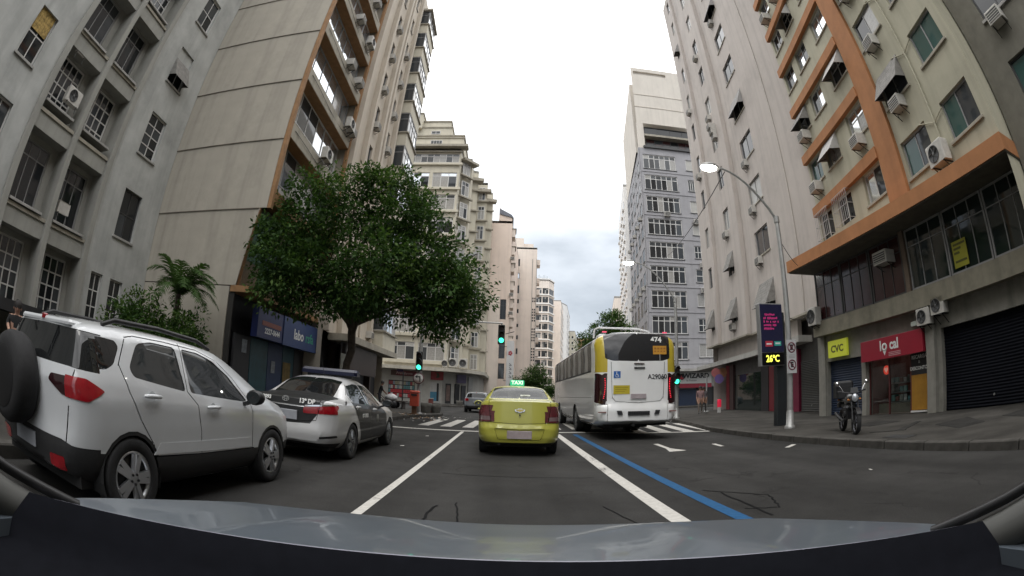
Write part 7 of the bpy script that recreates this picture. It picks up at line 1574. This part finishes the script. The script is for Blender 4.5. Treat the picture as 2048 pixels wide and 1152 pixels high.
# ---- motorcycle on the right pavement
def motorcycle():
    t = thing('motorcycle', 'black motorcycle with chrome mirrors and a rear box parked on the pavement', 'motorcycle', (8.02, 8.78, .15), R(180 - 26))
    r = .29
    for y in (-.62, .62):
        b = B(); M = Matrix.Rotation(R(90), 3, 'Y'); b.lathe([(r * .78, -.045), (r * .93, -.055), (r, -.02), (r, .02), (r * .93, .055), (r * .78, .045)], 26, (0, 0, 0), M); w_ = b.build('wheel', M_tyre, t, (0, y, r)); b = B(); b.lathe([(r * .8, -.03), (r * .72, -.02), (r * .72, .02), (r * .8, .03)], 26, (0, 0, 0), M); b.cyl((-.06, 0, 0), (.06, 0, 0), .05, n=12)
        for i in range(6): a = i * math.pi / 3; b.bar((0, math.cos(a) * .04, math.sin(a) * .04), (0, math.cos(a) * r * .75, math.sin(a) * r * .75), .02, .02)
        b.build('rim', mat('moto_rim', (.10, .10, .11), .35, .7), w_)
    b = B()
    for x in (-.085, .085): b.cyl((x, .62, r), (x, .40, .86), .022, n=8); b.cyl((x, .60, r + .04), (x, .52, .52), .03, n=8, mi=1)
    b.bar((-.1, .42, .8), (.1, .42, .8), .05, .03); b.build('fork', [M_dark, M_dark], t)
    b = B(); b.tube([(-.34, .22, 1.0), (-.2, .34, .97), (0, .38, .93), (.2, .34, .97), (.34, .22, 1.0)], .014, 7); b.cyl((-.38, .19, 1.0), (-.27, .27, .99), .02, n=8); b.cyl((.38, .19, 1.0), (.27, .27, .99), .02, n=8); b.build('handlebar', M_dark, t)
    for x in (-.25, .25):
        b = B(); b.tube([(x, .28, .98), (x * 1.25, .26, 1.1), (x * 1.5, .24, 1.16)], .008, 6); b.lathe([(.0, -.02), (.05, -.015), (.055, 0), (0, .003)], 12, (x * 1.6, .25, 1.19), RX); b.build('mirror', M_chrome, t)
    b = B(); b.lathe([(.0, -.12), (.08, -.1), (.105, 0), (.1, .03), (.0, .035)], 16, (0, .47, .84), Matrix.Rotation(R(-90), 3, 'X')); hl = b.build('headlight', M_dark, t); b = B(); b.lathe([(.09, .036), (.05, .055), (0, .06)], 16, (0, .47, .84), Matrix.Rotation(R(-90), 3, 'X')); b.build('lens', mat('moto_lens', (.6, .62, .65), .08, .6, var=0), hl)
    b = B(); b.add([(-.11, .46, .95), (.11, .46, .95), (.09, .42, 1.08), (-.09, .42, 1.08), (-.11, .44, .95), (.11, .44, .95), (.09, .40, 1.08), (-.09, .40, 1.08)], [(0, 1, 2, 3), (4, 7, 6, 5), (0, 4, 5, 1), (1, 5, 6, 2), (2, 6, 7, 3), (3, 7, 4, 0)]); b.build('cowl', M_black, t)
    for x in (-.16, .16):
        for y in (.42, -.55): b = B(); b.lathe([(0, -.03), (.025, -.02), (.028, .02), (0, .03)], 8, (x, y, .80), RX); b.bar((x * .5, y, .80), (x, y, .80), .012, .012); b.build('indicator', mat('ind_amber', (.45, .15, .02), .3), t)
    b = B(); n = 10
    prof = [(.36, .78, .06), (.30, .9, .12), (.1, .93, .15), (-.1, .86, .13), (-.2, .78, .09)]; b.tube([(0, y, z - .1) for y, z, _ in prof], [w_ for *_, w_ in prof], 10); b.build('tank', paint('moto_black', (.012, .013, .016)), t)
    b = B(); b.bbox(-.12, .12, -.72, -.12, .74, .82, .04); b.build('seat', M_black, t)
    b = B(); b.bbox(-.15, .15, -.18, .2, .34, .66, .05); b.cyl((-.18, .05, .45), (.18, .05, .45), .09, n=12); b.box(-.08, .08, -.55, .38, .60, .68); b.bar((-.1, -.62, r), (-.1, -.1, .45), .05, .05); b.bar((.1, -.62, r), (.1, -.1, .45), .05, .05); b.build('engine', mat('engine_dark', (.03, .03, .032), .5, .5), t)
    b = B(); b.tube([(.14, .15, .35), (.16, -.1, .3), (.17, -.5, .38), (.17, -.8, .45)], [.025, .03, .045, .045], 8); b.build('exhaust', M_dark, t)
    b = B()
    for k in range(7):
        a0, a1 = R(35 + 110 * k / 7), R(35 + 110 * (k + 1) / 7); b.add([(x, .62 + math.cos(a) * .33, r + math.sin(a) * .33) for a in (a0, a1) for x in (-.06, .06)], [(0, 1, 3, 2)])
    b.build('mudguard', M_black, t, fix=False); b = B(); b.bbox(-.10, .10, -.98, -.72, .60, .74, .04); b.build('tail', M_black, t)
    b = B(); b.bbox(-.24, .24, -.86, -.42, .84, 1.26, .05); bx = b.build('rear_box', mat('box_black', (.010, .010, .011), .6, var=.2), t); b = B(); b.box(-.245, .245, -.865, -.415, 1.12, 1.14); b.build('box_rim', M_dark, bx)
    b = B(); b.bar((-.1, -.0, .3), (-.32, .05, .02), .02, .02); b.build('kick_stand', M_dark, t); b = B(); b.bar((-.16, .05, .3), (-.28, .05, .3), .03, .03); b.bar((.16, .05, .3), (.28, .05, .3), .03, .03); b.build('foot_peg', M_chrome, t)
motorcycle()

# ---- bonnet and dashboard of the car we are in
def host():
    t = thing('car', 'blue grey bonnet and dark dashboard of the car the view is taken from', 'car', (0, 0, 0))
    base = lambda x: .75 - .40 * x * x - .12 * x ** 4
    V = []; F_ = []; nx, ny = 28, 18
    for j in range(ny + 1):
        for i in range(nx + 1):
            x = -.86 + 1.72 * i / nx; y0 = base(x) + .03; y1 = 1.74 - .38 * (abs(x) / .86) ** 2.6; s = j / ny; y = y0 + (y1 - y0) * s
            z = 1.005 - .205 * ((y - .55) / 1.2 if y > .55 else 0) ** 1.35 - .02 * (abs(x) / .86) ** 4 + .012 * math.exp(-((abs(x) - .5) / .06) ** 2) * min(1, 3 * (1 - s)) 
            V.append((x, y, z))
    for j in range(ny):
        for i in range(nx): a = j * (nx + 1) + i; F_.append((a, a + 1, a + nx + 2, a + nx + 1))
    o0 = len(V)
    for i in range(nx + 1): x, y, z = V[ny * (nx + 1) + i]; V += [(x * .99, y + .02, z - .03), (x * .97, y + .05, z - .22)]
    for i in range(nx):
        a = ny * (nx + 1) + i; b0 = o0 + 2 * i; F_ += [(a, a + 1, b0 + 2, b0), (b0, b0 + 2, b0 + 3, b0 + 1)]
    b = B(); b.add(V, F_, 0, True); b.build('bonnet', paint('paint_blue_grey', (.10, .118, .138), .30, .35), t)
    V = []; F_ = []; n = 40
    for i in range(n + 1): x = -.80 + 1.6 * i / n; V += [(x, base(x) + .008, 1.012), (x, base(x), 1.020), (x, base(x) - .006, 1.019), (x, base(x) - .012, 1.0)]
    for i in range(n):
        for k in range(3): F_.append((4 * i + k, 4 * i + k + 1, 4 * i + k + 5, 4 * i + k + 4))
    b = B(); b.add(V, F_, 0, True); b.build('cowl_edge', mat('cowl_pale', (.26, .26, .31), .5, var=.1), t)
    V = []; F_ = []
    for i in range(n + 1):
        x = -.80 + 1.6 * i / n
        for k, (d, z) in enumerate(((.016, 1.024), (.07, .985), (.09, .95), (.2, .945), (.5, .94), (.62, .90), (.64, .6))): V.append((x, base(x) - d if k < 3 else min(base(x) - d, .75 - d), z))
    for i in range(n):
        for k in range(6): F_.append((7 * i + k, 7 * i + k + 1, 7 * i + k + 8, 7 * i + k + 7))
    b = B(); b.add(V, F_, 0, True); b.build('dashboard', mat('dash_black', (.006, .0065, .009), .95, var=.15, scale=30, spec=.08), t)
    b = B(); b.bbox(-.64, .64, -2.3, -.42, 1.50, 1.56, .05); b.build('roof', paint('paint_blue_grey', (.10, .118, .138)), t)  # roof out of view, added to shade the dashboard
    for sg in (-1, 1):
        b = B(); x0, x1 = (.80, .86); b.box(sg * x0 if sg > 0 else -x1, x1 if sg > 0 else -x0, -1.3, .40, .30, .98); b.build('door', paint('paint_blue_grey', (.10, .118, .138)), t)
        b = B(); b.bbox(-.25, .25, -.06, .06, 0, .68, .05); b.bbox(-.25, .25, .0, .5, -.12, .04, .05); b.build('seat', MATS['seat_grey'], t, (sg * .36, -.62, .55))
    b = B(); b.box(-.78, .78, -2.4, -2.3, .3, 1.05); b.box(-.78, .78, -2.3, .1, .28, .32); b.build('body', paint('paint_blue_grey', (.10, .118, .138)), t)  # unseen rear and floor, added with the roof to close off light
    for sg in (-1, 1):
        b = B(); b.tube([(sg * .79, .52, .955), (sg * .845, .39, .995), (sg * .87, .22, 1.07), (sg * .81, -.1, 1.27), (sg * .64, -.45, 1.5)], [.03, .042, .05, .05, .05], 10); b.build('windscreen_pillar', mat('pillar_grey', (.10, .10, .095), .8, var=.08, spec=.2), t)
        b = B(); b.tube([(sg * .78, .55, .995), (sg * .85, .40, 1.055), (sg * .88, .23, 1.135), (sg * .82, -.08, 1.33), (sg * .64, -.43, 1.56)], .012, 8); b.build('window_seal', M_black, t)
host()

GROUPS = {'building': 'apartment buildings lining the street', 'street lamp': 'street lamps along the road', 'planter': 'planters on the corner pavement', 'traffic light': 'traffic lights at the junction', 'cable': 'overhead cables', 'person': 'people on the pavements', 'tree': 'street trees', 'car': 'cars on the road', 'post': 'thin posts on the pavements'}
for o in list(S.objects):
    if o.parent is None and o.get('category') in GROUPS: o['group'] = GROUPS[o['category']]
    if o.parent is None and o.name.startswith('shop_sign'): o['group'] = 'shop signs over the pavements'
